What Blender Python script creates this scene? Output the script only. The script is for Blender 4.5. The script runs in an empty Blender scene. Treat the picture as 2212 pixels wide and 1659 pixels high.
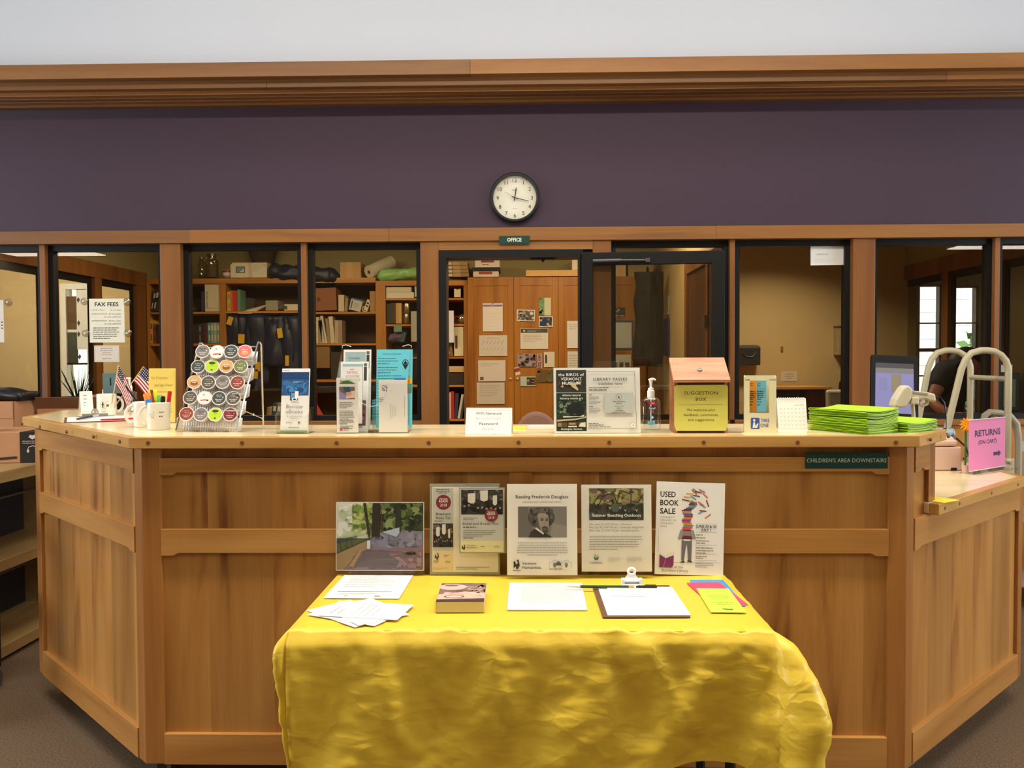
import bpy, math, random
from mathutils import Vector, Matrix, noise
random.seed(7)
SC = bpy.context.scene
COL = SC.collection
# ---------------------------------------------------------------- camera (placed from measured room geometry)
FPX = 1874.2
YAW, PIT, ROL = .0231, -.0303, -.0045
CAM = Vector((0, -2.7516, 1.4148))
cy_, sy_, cp_, sp_, cr_, sr_ = math.cos(YAW), math.sin(YAW), math.cos(PIT), math.sin(PIT), math.cos(ROL), math.sin(ROL)
FW = Vector((-sy_*cp_, cy_*cp_, sp_))
R0 = Vector((cy_, sy_, 0))
U0 = R0.cross(FW)
RT = cr_*R0 + sr_*U0
UP = -sr_*R0 + cr_*U0
cd = bpy.data.cameras.new('camera')
cd.sensor_width = 36
cd.sensor_fit = 'HORIZONTAL'
cd.lens = FPX/2212*36
cd.clip_start = .05
cam = bpy.data.objects.new('camera', cd)
COL.objects.link(cam)
cam.matrix_world = Matrix(((RT.x, UP.x, -FW.x, CAM.x), (RT.y, UP.y, -FW.y, CAM.y), (RT.z, UP.z, -FW.z, CAM.z), (0, 0, 0, 1)))
SC.camera = cam


def P(x, y, Y=None, Z=None, X=None, D=None):
    """point of the room seen at photo position x, y, on the plane Y=, Z=, X= or X-Y=D"""
    d = FW + RT*((x-1106)/FPX) - UP*((y-829.5)/FPX)
    if Y is not None:
        t = (Y-CAM.y)/d.y
    elif Z is not None:
        t = (Z-CAM.z)/d.z
    elif X is not None:
        t = (X-CAM.x)/d.x
    else:
        t = (D-(CAM.x-CAM.y))/(d.x-d.y)
    return CAM+t*d


# ---------------------------------------------------------------- world, lamps, exposure
w = bpy.data.worlds.new('world')
SC.world = w
w.use_nodes = True
bg = w.node_tree.nodes['Background']
bg.inputs[0].default_value = (.93, .97, 1, 1)
bg.inputs[1].default_value = 7.0


def area(name, loc, target, sx, sy, energy, col):
    l = bpy.data.lights.new(name, 'AREA')
    l.shape = 'RECTANGLE'
    l.size, l.size_y, l.energy, l.color = sx, sy, energy, col
    o = bpy.data.objects.new(name, l)
    COL.objects.link(o)
    o.location = loc
    o.rotation_euler = (Vector(target)-Vector(loc)).to_track_quat('-Z', 'Y').to_euler()
    return o


WARM, NEUT, COOL, OFFC = (1, .86, .66), (1, .93, .82), (.86, .93, 1), (1, .80, .50)
area('ceiling_lamp_over_desk', (0, -.56, 4.1), (0, -.56, 0), 5.5, .36, 205, NEUT)
area('fill_lamp_over_staff', (0, 1.3, 4.4), (0, 1.3, 0), 5.5, .4, 34, NEUT)  # added fill light: brightens the countertop without lighting the desk face
area('ceiling_lamp_behind', (0, -4.2, 4.3), (0, -4.2, 0), 6, .8, 60, NEUT)
area('daylight_left_window', (-7.6, -.9, 1.9), (0, -.2, 1.0), 3.0, 2.2, 165, COOL)
area('daylight_right_window', (7.6, -.9, 1.9), (0, -.2, 1.0), 3.0, 2.2, 165, COOL)
area('clerestory_daylight', (0, .9, 4.45), (0, 2.5, 3.5), 12, .5, 20, (.78, .89, 1))
area('office_lamp', (-2.1, 4.0, 2.68), (-2.1, 4.3, 0), 1.2, .5, 46, OFFC)
area('office_lamp', (.35, 4.0, 2.68), (.35, 4.3, 0), 1.2, .5, 46, OFFC)
area('meeting_room_lamp', (2.1, 4.3, 2.60), (2.1, 4.3, 0), .35, .25, 24, (1, .86, .60)).data.spread = 2.3
area('side_room_lamp', (-5.4, 5.4, 2.65), (-5.4, 6.6, .8), 1.2, .5, 95, (1, .87, .66))
area('right_side_room_lamp', (5.6, 5.4, 2.65), (5.6, 6.6, .8), .8, .4, 8, (1, .85, .6))
SC.view_settings.view_transform = 'Standard'
SC.view_settings.look = 'None'
SC.view_settings.gamma = 1
SC.view_settings.use_curve_mapping = False
SC.view_settings.exposure = 0.0
SC.cycles.use_denoising = True
SC.cycles.max_bounces = 8
SC.cycles.transparent_max_bounces = 24
SC.cycles.sample_clamp_indirect = 6


# ---------------------------------------------------------------- materials
def lin(c):
    return tuple(((v/255)/12.92 if v/255 <= .04045 else ((v/255+.055)/1.055)**2.4) for v in c)


MATS = {}


def mat(name, c, rough=.55, metal=0., var=.06, scale=12., bump=0., bscale=60., spec=.4, coat=0., emit=0.):
    if name in MATS:
        return MATS[name]
    m = bpy.data.materials.new(name)
    m.use_nodes = True
    nt = m.node_tree
    b = nt.nodes['Principled BSDF']
    b.inputs['Roughness'].default_value = rough
    b.inputs['Metallic'].default_value = metal
    b.inputs['Specular IOR Level'].default_value = spec
    b.inputs['Coat Weight'].default_value = coat
    b.inputs['Coat Roughness'].default_value = .12
    tc = nt.nodes.new('ShaderNodeTexCoord')
    no = nt.nodes.new('ShaderNodeTexNoise')
    no.inputs['Scale'].default_value = scale
    no.inputs['Detail'].default_value = 3
    nt.links.new(tc.outputs['Object'], no.inputs['Vector'])
    mx = nt.nodes.new('ShaderNodeMix')
    mx.data_type = 'RGBA'
    l = lin(c)
    mx.inputs['A'].default_value = tuple(max(0, v*(1-var)) for v in l)+(1,)
    mx.inputs['B'].default_value = tuple(min(1, v*(1+var)) for v in l)+(1,)
    nt.links.new(no.outputs['Fac'], mx.inputs['Factor'])
    nt.links.new(mx.outputs['Result'], b.inputs['Base Color'])
    if emit:
        nt.links.new(mx.outputs['Result'], b.inputs['Emission Color'])
        b.inputs['Emission Strength'].default_value = emit
    if bump:
        n2 = nt.nodes.new('ShaderNodeTexNoise')
        n2.inputs['Scale'].default_value = bscale
        n2.inputs['Detail'].default_value = 4
        nt.links.new(tc.outputs['Object'], n2.inputs['Vector'])
        bp = nt.nodes.new('ShaderNodeBump')
        bp.inputs['Strength'].default_value = bump
        bp.inputs['Distance'].default_value = .01
        nt.links.new(n2.outputs['Fac'], bp.inputs['Height'])
        nt.links.new(bp.outputs['Normal'], b.inputs['Normal'])
    MATS[name] = m
    return m


def wood(name, c1, c2, c3, grain='z', rough=.38, board=0., streak=9., along=.7, coat=.0, p1=.30, p2=.52, p3=.74):
    """streaky wood: c1 light, c2 middle, c3 heartwood streak; grain runs along the given object axis"""
    if name in MATS:
        return MATS[name]
    m = bpy.data.materials.new(name)
    m.use_nodes = True
    nt = m.node_tree
    N, L = nt.nodes, nt.links
    b = N['Principled BSDF']
    b.inputs['Roughness'].default_value = rough
    b.inputs['Specular IOR Level'].default_value = .35
    b.inputs['Coat Weight'].default_value = coat
    b.inputs['Coat Roughness'].default_value = .1
    tc = N.new('ShaderNodeTexCoord')
    mp = N.new('ShaderNodeMapping')
    sc = [streak]*3
    sc['xyz'.index(grain)] = along
    mp.inputs['Scale'].default_value = sc
    L.new(tc.outputs['Object'], mp.inputs['Vector'])
    vec = mp.outputs['Vector']
    wn = None
    if board:
        sx = N.new('ShaderNodeSeparateXYZ')
        L.new(tc.outputs['Object'], sx.inputs[0])
        q = N.new('ShaderNodeMath')
        q.operation = 'DIVIDE'
        q.inputs[1].default_value = board
        L.new(sx.outputs['X'], q.inputs[0])
        fl = N.new('ShaderNodeMath')
        fl.operation = 'FLOOR'
        L.new(q.outputs[0], fl.inputs[0])
        wn = N.new('ShaderNodeTexWhiteNoise')
        wn.noise_dimensions = '1D'
        L.new(fl.outputs[0], wn.inputs['W'])
        ad = N.new('ShaderNodeVectorMath')
        ad.operation = 'MULTIPLY_ADD'
        L.new(wn.outputs['Color'], ad.inputs[0])
        ad.inputs[1].default_value = (30, 30, 30)
        L.new(vec, ad.inputs[2])
        vec = ad.outputs[0]
    no = N.new('ShaderNodeTexNoise')
    no.inputs['Scale'].default_value = 1
    no.inputs['Detail'].default_value = 4
    no.inputs['Roughness'].default_value = .55
    no.inputs['Distortion'].default_value = .6
    L.new(vec, no.inputs['Vector'])
    cr = N.new('ShaderNodeValToRGB')
    e = cr.color_ramp.elements
    e[0].position, e[0].color = p1, lin(c1)+(1,)
    e[1].position, e[1].color = p3, lin(c3)+(1,)
    x = e.new(p2)
    x.color = lin(c2)+(1,)
    L.new(no.outputs['Fac'], cr.inputs[0])
    fine = N.new('ShaderNodeTexNoise')
    mp2 = N.new('ShaderNodeMapping')
    s2 = [150.]*3
    s2['xyz'.index(grain)] = 5.
    mp2.inputs['Scale'].default_value = s2
    L.new(tc.outputs['Object'], mp2.inputs['Vector'])
    fine.inputs['Scale'].default_value = 1
    L.new(mp2.outputs['Vector'], fine.inputs['Vector'])
    mr = N.new('ShaderNodeMapRange')
    mr.inputs['To Min'].default_value = .86
    mr.inputs['To Max'].default_value = 1.12
    L.new(fine.outputs['Fac'], mr.inputs['Value'])
    mu = N.new('ShaderNodeVectorMath')
    mu.operation = 'SCALE'
    L.new(cr.outputs['Color'], mu.inputs[0])
    L.new(mr.outputs['Result'], mu.inputs['Scale'])
    out = mu.outputs[0]
    if wn is not None:
        m3 = N.new('ShaderNodeMapRange')
        m3.inputs['To Min'].default_value = .84
        m3.inputs['To Max'].default_value = 1.12
        L.new(wn.outputs['Value'], m3.inputs['Value'])
        mu2 = N.new('ShaderNodeVectorMath')
        mu2.operation = 'SCALE'
        L.new(out, mu2.inputs[0])
        L.new(m3.outputs['Result'], mu2.inputs['Scale'])
        out = mu2.outputs[0]
    L.new(out, b.inputs['Base Color'])
    MATS[name] = m
    return m


def clear(name, tint=(1, 1, 1), refl=.05, rough=.0):
    """thin clear sheet: transparent, with a reflection that grows at grazing angles"""
    if name in MATS:
        return MATS[name]
    m = bpy.data.materials.new(name)
    m.use_nodes = True
    nt = m.node_tree
    N, L = nt.nodes, nt.links
    N.remove(N['Principled BSDF'])
    tr = N.new('ShaderNodeBsdfTransparent')
    tr.inputs[0].default_value = tint+(1,)
    gl = N.new('ShaderNodeBsdfGlossy')
    gl.inputs['Roughness'].default_value = rough
    lw = N.new('ShaderNodeLayerWeight')
    lw.inputs['Blend'].default_value = .5
    pw = N.new('ShaderNodeMath')
    pw.operation = 'POWER'
    pw.inputs[1].default_value = 5
    L.new(lw.outputs['Facing'], pw.inputs[0])
    mu = N.new('ShaderNodeMath')
    mu.operation = 'MULTIPLY_ADD'
    mu.use_clamp = True
    mu.inputs[1].default_value = .8
    mu.inputs[2].default_value = refl
    L.new(pw.outputs[0], mu.inputs[0])
    mx = N.new('ShaderNodeMixShader')
    L.new(mu.outputs[0], mx.inputs[0])
    L.new(tr.outputs[0], mx.inputs[1])
    L.new(gl.outputs[0], mx.inputs[2])
    L.new(mx.outputs[0], N['Material Output'].inputs[0])
    MATS[name] = m
    return m


def ink_material(name, rough, attr='Col'):
    m = bpy.data.materials.new(name)
    m.use_nodes = True
    nt = m.node_tree
    b = nt.nodes['Principled BSDF']
    b.inputs['Roughness'].default_value = rough
    b.inputs['Specular IOR Level'].default_value = .25
    a = nt.nodes.new('ShaderNodeAttribute')
    a.attribute_name = attr
    nt.links.new(a.outputs['Color'], b.inputs['Base Color'])
    return m


INK = ink_material('printed_ink', .55)
PAINT = ink_material('coloured_surface', .45)
PAPER = mat('white_paper', (226, 224, 216), .7, var=.015, spec=.2)
ACRYL = clear('clear_acrylic', (.985, .988, .986), .02)
GLASS = clear('window_glass', (.88, .88, .85), .035)
DOORGLASS = clear('door_glass', (.80, .80, .76), .05)
BLACK = mat('black_metal', (20, 19, 18), .45, var=.1, scale=30, spec=.25)
CHROME = mat('chrome', (215, 215, 215), .12, 1., var=.02)
PLASTB = mat('black_plastic', (20, 20, 21), .4)


# ---------------------------------------------------------------- mesh builder
class MB:
    def __init__(s):
        s.v, s.f, s.c = [], [], []
        s.M = None

    def add(s, vs, fs, c=None):
        n = len(s.v)
        if s.M is not None:
            vs = [tuple(s.M @ Vector(p)) for p in vs]
        s.v += [tuple(p) for p in vs]
        s.f += [tuple(n+i for i in f) for f in fs]
        s.c += [c]*len(fs)
        return s

    def box(s, x0, x1, y0, y1, z0, z1, c=None):
        return s.add([(x0, y0, z0), (x1, y0, z0), (x1, y1, z0), (x0, y1, z0), (x0, y0, z1), (x1, y0, z1), (x1, y1, z1), (x0, y1, z1)],
                     [(0, 3, 2, 1), (4, 5, 6, 7), (0, 1, 5, 4), (1, 2, 6, 5), (2, 3, 7, 6), (3, 0, 4, 7)], c)

    def prism(s, poly, a, b, axis='z', c=None):
        n = len(poly)
        put = {'z': lambda p, t: (p[0], p[1], t), 'y': lambda p, t: (p[0], t, p[1]), 'x': lambda p, t: (t, p[0], p[1])}[axis]
        vs = [put(p, a) for p in poly]+[put(p, b) for p in poly]
        fs = [tuple(reversed(range(n))), tuple(range(n, 2*n))]+[(i, (i+1) % n, n+(i+1) % n, n+i) for i in range(n)]
        return s.add(vs, fs, c)

    def tube(s, pts, r, n=8, c=None, closed=False):
        pts = [Vector(p) for p in pts]
        m = len(pts)
        rr = r if isinstance(r, (list, tuple)) else [r]*m
        vs, fs = [], []
        ref = Vector((0, 0, 1))
        prev = None
        for i, p in enumerate(pts):
            a = pts[(i-1) % m] if closed or i > 0 else p
            b = pts[(i+1) % m] if closed or i < m-1 else p
            t = (b-a).normalized()
            if prev is None:
                u = t.cross(ref)
                if u.length < .05:
                    u = t.cross(Vector((0, 1, 0)))
            else:
                u = prev-t*prev.dot(t)
            u.normalize()
            prev = u
            q = t.cross(u)
            vs += [tuple(p+rr[i]*(math.cos(2*math.pi*k/n)*u+math.sin(2*math.pi*k/n)*q)) for k in range(n)]
        for i in range(m if closed else m-1):
            for k in range(n):
                a, b = i*n, ((i+1) % m)*n
                fs.append((a+k, a+(k+1) % n, b+(k+1) % n, b+k))
        if not closed:
            fs += [tuple(reversed(range(n))), tuple(range((m-1)*n, m*n))]
        return s.add(vs, fs, c)

    def lathe(s, prof, n=24, o=(0, 0, 0), c=None, caps=True, sx=1, sy=1):
        vs, fs = [], []
        for r, z in prof:
            vs += [(o[0]+sx*r*math.cos(2*math.pi*k/n), o[1]+sy*r*math.sin(2*math.pi*k/n), o[2]+z) for k in range(n)]
        for i in range(len(prof)-1):
            for k in range(n):
                fs.append((i*n+k, i*n+(k+1) % n, (i+1)*n+(k+1) % n, (i+1)*n+k))
        if caps:
            fs += [tuple(reversed(range(n))), tuple(range((len(prof)-1)*n, len(prof)*n))]
        return s.add(vs, fs, c)

    def ball(s, o, rx, ry, rz, n=12, m=8, c=None):
        prof = [(max(1e-4, math.sin(math.pi*i/m)), -math.cos(math.pi*i/m)) for i in range(m+1)]
        vs, fs = [], []
        for r, z in prof:
            vs += [(o[0]+rx*r*math.cos(2*math.pi*k/n), o[1]+ry*r*math.sin(2*math.pi*k/n), o[2]+rz*z) for k in range(n)]
        for i in range(m):
            for k in range(n):
                fs.append((i*n+k, i*n+(k+1) % n, (i+1)*n+(k+1) % n, (i+1)*n+k))
        return s.add(vs, fs, c)

    def grid(s, fn, nu, nv, c=None):
        vs = [fn(i/nu, j/nv) for j in range(nv+1) for i in range(nu+1)]
        fs = [(j*(nu+1)+i, j*(nu+1)+i+1, (j+1)*(nu+1)+i+1, (j+1)*(nu+1)+i) for j in range(nv) for i in range(nu)]
        return s.add(vs, fs, c)

    def build(s, name, m, parent=None, loc=None, rot=None, smooth=False, bevel=0., solid=0., angle=.6, **props):
        me = bpy.data.meshes.new(name)
        me.from_pydata(s.v, [], s.f)
        if any(c is not None for c in s.c):
            at = me.color_attributes.new('Col', 'FLOAT_COLOR', 'CORNER')
            buf = []
            for poly, c in zip(me.polygons, s.c):
                buf += (list(lin(c or (128, 128, 128)))+[1.])*poly.loop_total
            at.data.foreach_set('color', buf)
        me.materials.append(m)
        if smooth:
            me.polygons.foreach_set('use_smooth', [True]*len(me.polygons))
            if angle:
                me.set_sharp_from_angle(angle=angle)
        me.update()
        o = bpy.data.objects.new(name, me)
        COL.objects.link(o)
        if parent is not None:
            o.parent = parent
        if loc is not None:
            o.location = loc
        if rot is not None:
            o.rotation_euler = rot
        if bevel:
            b = o.modifiers.new('edge', 'BEVEL')
            b.width, b.segments, b.limit_method = bevel, 2, 'ANGLE'
        if solid:
            b = o.modifiers.new('thick', 'SOLIDIFY')
            b.thickness = solid
        for k, v in props.items():
            o[k] = v
        return o


def tag(o, label, cat, group=None):
    o['label'] = label
    o['category'] = cat
    if group:
        o['group'] = group
    return o


def thing(name, label, cat, loc=(0, 0, 0), rz=0., group=None):
    o = bpy.data.objects.new(name, None)
    o.empty_display_size = .05
    COL.objects.link(o)
    o.location = loc
    o.rotation_euler = (0, 0, rz)
    return tag(o, label, cat, group)


def struct(o):
    o['kind'] = 'structure'
    return o


def sempty(name):
    o = bpy.data.objects.new(name, None)
    COL.objects.link(o)
    return struct(o)


def dup(o, loc, rz=None, label=None, group=None, parent=None):
    r = o.copy()
    COL.objects.link(r)
    if parent is None:
        r.location = loc
        if rz is not None:
            r.rotation_euler = (0, 0, rz)
        if label:
            r['label'] = label
        if group:
            r['group'] = group
    else:
        r.parent = parent
    for ch in list(o.children):
        dup(ch, None, parent=r)
    return r


# ---------------------------------------------------------------- flat print on sheets
_tc = {}


def text_mesh(s, bold=0., shear=0., space=1.):
    k = (s, bold, shear, space)
    if k not in _tc:
        cu = bpy.data.curves.new('t', 'FONT')
        cu.body, cu.size, cu.resolution_u, cu.offset, cu.shear, cu.space_character = s, 1, 2, bold, shear, space
        cu.fill_mode = 'FRONT'
        ob = bpy.data.objects.new('t', cu)
        me = ob.to_mesh()
        vs = [(v.co.x, v.co.y) for v in me.vertices]
        fs = [tuple(p.vertices) for p in me.polygons]
        ob.to_mesh_clear()
        bpy.data.objects.remove(ob)
        bpy.data.curves.remove(cu)
        _tc[k] = (vs, fs)
    return _tc[k]


_H = text_mesh('H')[0]
CAPH = max(v[1] for v in _H)-min(v[1] for v in _H)
K = (30, 29, 28)
G = (150, 148, 142)


class Pr:
    """flat print: u to the right, v up, in metres; faces -Y"""
    E = .00009

    def __init__(s):
        s.b = MB()
        s.l = 1

    def poly(s, pts, c, keep=False):
        y = -s.l*s.E
        s.b.add([(p[0], y, p[1]) for p in pts], [tuple(range(len(pts)))], c)
        if not keep:
            s.l += 1
        return s

    def rect(s, u0, v0, u1, v1, c, keep=False):
        return s.poly([(u0, v0), (u1, v0), (u1, v1), (u0, v1)], c, keep)

    def ell(s, u, v, a, b, c, n=20, keep=False):
        return s.poly([(u+a*math.cos(2*math.pi*k/n), v+b*math.sin(2*math.pi*k/n)) for k in range(n)], c, keep)

    def line(s, p, q, wd, c):
        d = Vector((q[0]-p[0], q[1]-p[1]))
        n = Vector((-d.y, d.x)).normalized()*wd/2
        return s.poly([(p[0]-n.x, p[1]-n.y), (q[0]-n.x, q[1]-n.y), (q[0]+n.x, q[1]+n.y), (p[0]+n.x, p[1]+n.y)], c, True)

    def pline(s, pts, wd, c):
        for a, b in zip(pts[:-1], pts[1:]):
            s.line(a, b, wd, c)
        s.l += 1
        return s

    def frame(s, u0, v0, u1, v1, wd, c):
        return s.pline([(u0, v0), (u1, v0), (u1, v1), (u0, v1), (u0, v0-wd/2)], wd, c)

    def text(s, t, u, v, h, c=K, al='C', bold=0., shear=0., width=None, space=1., rot=0.):
        vs, fs = text_mesh(t, bold, shear, space)
        if not vs:
            return s
        k = h/CAPH
        x0, x1 = min(p[0] for p in vs), max(p[0] for p in vs)
        kx = k if width is None else width/(x1-x0)
        off = {'C': -(x0+x1)/2, 'L': -x0, 'R': -x1}[al]
        cr, sr = math.cos(rot), math.sin(rot)
        y = -s.l*s.E
        out = []
        for p in vs:
            a, b = (p[0]+off)*kx, p[1]*k
            out.append((u+a*cr-b*sr, y, v+a*sr+b*cr))
        s.b.add(out, fs, c)
        s.l += 1
        return s

    def lines(s, u0, u1, v, n, dv, h, c=G, al='L', seed=1, full=.93):
        """rows of small print too fine to read"""
        rr = random.Random(seed)
        y = -s.l*s.E
        for i in range(n):
            wd = (u1-u0)*(full if i < n-1 else .6)*rr.uniform(.86, 1.0)
            a = u0 if al == 'L' else ((u0+u1)/2-wd/2 if al == 'C' else u1-wd)
            e = a+wd
            z = v-i*dv
            while a < e-h*.6:
                b = min(e, a+h*rr.uniform(1.2, 4.6))
                s.b.add([(a, y, z), (b, y, z), (b, y, z+h*.8), (a, y, z+h*.8)], [(0, 1, 2, 3)], c)
                a = b+h*.5
        s.l += 1
        return s

    def blobs(s, u0, v0, u1, v1, n, r, cols, seed=1, n_side=6):
        rr = random.Random(seed)
        for i in range(n):
            a, b = rr.uniform(u0, u1), rr.uniform(v0, v1)
            q = r*rr.uniform(.5, 1.3)
            qa, qb = min(q, a-u0+1e-4, u1-a+1e-4), min(q*rr.uniform(.5, 1.2), b-v0+1e-4, v1-b+1e-4)
            ph = rr.uniform(0, 3)
            s.poly([(a+qa*math.cos(ph+2*math.pi*k/n_side), b+qb*math.sin(ph+2*math.pi*k/n_side)) for k in range(n_side)], rr.choice(cols), True)
            if i % 8 == 7:
                s.l += 1
        s.l += 1
        return s

    def put(s, parent, name='print', y=0., m=None):
        return s.b.build(name, m or INK, parent, loc=(0, y, 0))


def sheet(parent, w_, h_, pr=None, th=.0006, m=None, loc=(0, 0, 0), rot=(0, 0, 0), name='paper_sheet', x0=None):
    """upright sheet, u from -w/2, lower edge at its origin, faces -Y"""
    o = MB().box(-w_/2, w_/2, 0, th, 0, h_).build(name, m or PAPER, parent, loc, rot)
    if pr:
        q = pr.put(o)
        q.location = (-w_/2, 0, 0)
    return o


def mesh_color(name, c, **k):
    return mat(name, c, **k)
# ================================================================= SETTING
YW = 2.61


def wx(px, y=520):
    return P(px, y, Y=YW).x


purple = mat('purple_wall_paint', (58, 39, 54), .6, var=.03, scale=3, bump=.03, bscale=300)
white_wall = mat('white_wall_paint', (196, 200, 208), .8, var=.015, scale=2)
cream = mat('cream_wall_paint', (194, 164, 112), .75, var=.04, scale=2)
olive = mat('olive_wall_paint', (150, 138, 92), .75, var=.04, scale=2)
ceilm = mat('ceiling_paint', (228, 226, 218), .85, var=.01)
trimw = wood('trim_fir', (152, 104, 55), (138, 91, 44), (114, 70, 34), grain='x', streak=7, along=.5, rough=.42)
trimw2 = wood('trim_fir_dark', (136, 95, 55), (122, 82, 44), (100, 65, 36), grain='x', streak=7, along=.5, rough=.42)
trimv = wood('post_fir', (144, 94, 47), (128, 80, 38), (104, 60, 28), grain='z', streak=6, along=.5, rough=.42)
oak = wood('office_oak', (196, 136, 62), (176, 116, 48), (146, 90, 34), grain='z', streak=10, along=.8, rough=.4)
oakx = wood('office_oak_level', (200, 142, 68), (184, 124, 54), (150, 96, 40), grain='x', streak=14, along=.8, rough=.4)
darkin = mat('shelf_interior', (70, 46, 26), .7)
hallm = mat('hall_wall_tan', (150, 128, 98), .8, var=.03)
carpet = mat('carpet_brown', (122, 102, 82), .95, var=.95, scale=150, bump=.6, bscale=900, spec=.05)

struct(MB().box(-8, 8, -8, 9, -.05, 0).build('floor', carpet))
struct(MB().box(-8, 8, -8, 2.75, 4.6, 4.7).build('ceiling', ceilm))
struct(MB().box(-8, 8, -8.1, -8, 0, 4.6).build('wall_back', hallm))
for nm, sx in (('wall_left', -1), ('wall_right', 1)):
    b = MB()
    xa, xb = sorted((sx*8, sx*8.1))
    b.box(xa, xb, -8, -2.6, 0, 4.6).box(xa, xb, .4, 2.75, 0, 4.6).box(xa, xb, -2.6, .4, 0, .8).box(xa, xb, -2.6, .4, 3.0, 4.6)
    struct(b.build(nm, hallm))
# white wall over the wooden cornice, purple wall under it
struct(MB().box(-8, 8, 2.55, 2.75, 3.10, 4.6).build('wall_upper', white_wall))
struct(MB().box(-8, 8, 2.62, 2.75, 2.17, 3.12).build('wall_front', purple))
# stepped cornice
cor = sempty('trim_1')
steps = [(2.30, 128, 160), (2.36, 160, 184), (2.41, 184, 198), (2.46, 198, 205), (2.51, 205, 212), (2.56, 212, 222)]
for i, (yy, a, b_) in enumerate(steps):
    z1, z0 = P(1000, a, Y=yy).z, P(1000, b_, Y=yy).z
    if i:
        z1 += .004
    xs = [[-8, -.35, 8], [-8, -1.55, 2.4, 8], [-8, -2.6, 8], [-8, -1.9, 8], [-8, 1.7, 8], [-8, 8]][i]
    for a0, a1 in zip(xs[:-1], xs[1:]):
        m_ = [trimw, trimw2, trimw, trimw2, trimw, trimw2][i] if a0 < -1 else trimw
        MB().box(a0+.0006, a1-.0006, yy, 2.62, z0, z1).build('plank', m_ if i else (trimw2 if a0 < -1 else trimw), cor, bevel=.002)
# header trim over the windows
ht = sempty('trim_2')
zh0, zh1 = 2.132, 2.212
xs = [-8, wx(412), wx(842), wx(1545), 8]
for i, (a0, a1) in enumerate(zip(xs[:-1], xs[1:])):
    MB().box(a0+.0006, a1-.0006, 2.585, 2.75, zh0, zh1).build('plank', [trimw2, trimw, trimw, trimw][i], ht, bevel=.002)
# posts and mullions
ZS = P(905, 909, Y=YW).z
n_tr = 3
posts = [(346, 390), (908, 948), (1280, 1320), (1842, 1890)]
for a, b_ in posts:
    struct(MB().box(wx(a), wx(b_), 2.60, 2.75, 0, zh0).build('trim_%d' % n_tr, trimv, bevel=.003))
    n_tr += 1
struct(MB().box(-3.93, -3.78, 2.60, 2.75, 0, zh0).build('trim_%d' % n_tr, trimv)); n_tr += 1
struct(MB().box(3.62, 3.77, 2.60, 2.75, 0, zh0).build('trim_%d' % n_tr, trimv)); n_tr += 1
for a, b_ in ((83, 95), (649, 661), (1577, 1588), (2151, 2162)):
    struct(MB().box(wx(a), wx(b_), 2.615, 2.75, ZS, zh0).build('trim_%d' % n_tr, trimv, bevel=.002)); n_tr += 1
# walls to either side of the glazed front
struct(MB().box(-8, -3.93, 2.62, 2.75, 0, 2.17).build('wall_front_left', cream))
struct(MB().box(3.77, 8, 2.62, 2.75, 0, 2.17).build('wall_front_right', cream))
wins = [(-3.78, wx(83)), (wx(95), wx(346)), (wx(390), wx(649)), (wx(661), wx(908)), (wx(1320), wx(1577)), (wx(1588), wx(1842)), (wx(1890), wx(2151)), (wx(2162), 3.62)]
for i, (a, b_) in enumerate(wins):
    wn = sempty('window_%d' % (i+1))
    f = MB()
    t = .032
    f.box(a, a+t, 2.65, 2.71, ZS, zh0).box(b_-t, b_, 2.65, 2.71, ZS, zh0).box(a+t, b_-t, 2.65, 2.71, zh0-t-.006, zh0).box(a+t, b_-t, 2.65, 2.71, ZS, ZS+t)
    f.build('window_frame', BLACK, wn)
    MB().box(a+t-.004, b_-t+.004, 2.677, 2.683, ZS+t-.004, zh0-t-.002).build('pane', GLASS, wn)
    MB().box(a, b_, 2.60, 2.75, ZS-.035, ZS).build('window_sill', trimw, wn, bevel=.002)
    MB().box(a, b_, 2.63, 2.74, 0, ZS-.035).build('wall_panel', oak, wn)
# doorway and opened glass door
da, db = wx(948), wx(1280)
dr = sempty('door_1')
MB().box(da, da+.045, 2.595, 2.75, 0, 2.078).build('door_jamb', BLACK, dr)
MB().box(db-.06, db, 2.62, 2.75, 0, 2.078).build('door_jamb', BLACK, dr)
MB().box(da+.045, db-.06, 2.595, 2.75, 2.03, 2.078).build('door_head', BLACK, dr)
MB().box(da, db, 2.60, 2.75, 2.078, zh0).build('plank', trimw, dr)
leaf = sempty('door_2')
ha, hb = P(1256, 560, Y=2.565), P(1566, 560, Y=2.49)
LW = (hb.xy-ha.xy).length
leaf.location = (ha.x, ha.y, 0)
leaf.rotation_euler = (0, 0, math.atan2(hb.y-ha.y, hb.x-ha.x))
ztop = P(1400, 543, Y=2.52).z
zr = P(1400, 570, Y=2.52).z
MB().box(0, .066, 0, .045, .02, ztop).build('stile', BLACK, leaf, bevel=.002)
MB().box(LW-.075, LW, 0, .045, .02, ztop).build('stile', BLACK, leaf, bevel=.002)
MB().box(.066, LW-.075, 0, .045, zr, ztop).build('rail', BLACK, leaf, bevel=.002)
MB().box(.066, LW-.075, 0, .045, .02, .28).build('rail', BLACK, leaf, bevel=.002)
MB().box(.062, LW-.071, .02, .026, .276, zr+.004).build('pane', DOORGLASS, leaf)
b = MB().tube([(.07, -.022, zr+.022), (.24, -.022, zr+.024)], .011, 8).tube([(.24, -.022, zr+.024), (.40, -.02, zr+.022)], .006, 8)
b.box(.385, .412, -.03, 0, zr+.010, zr+.034)
b.build('door_closer_arm', mat('closer_steel', (96, 98, 100), .35, .8), leaf, smooth=True)
MB().tube([(-.012, .02, .3), (-.012, .02, ztop-.01)], .012, 8).build('hinge', BLACK, leaf)

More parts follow.
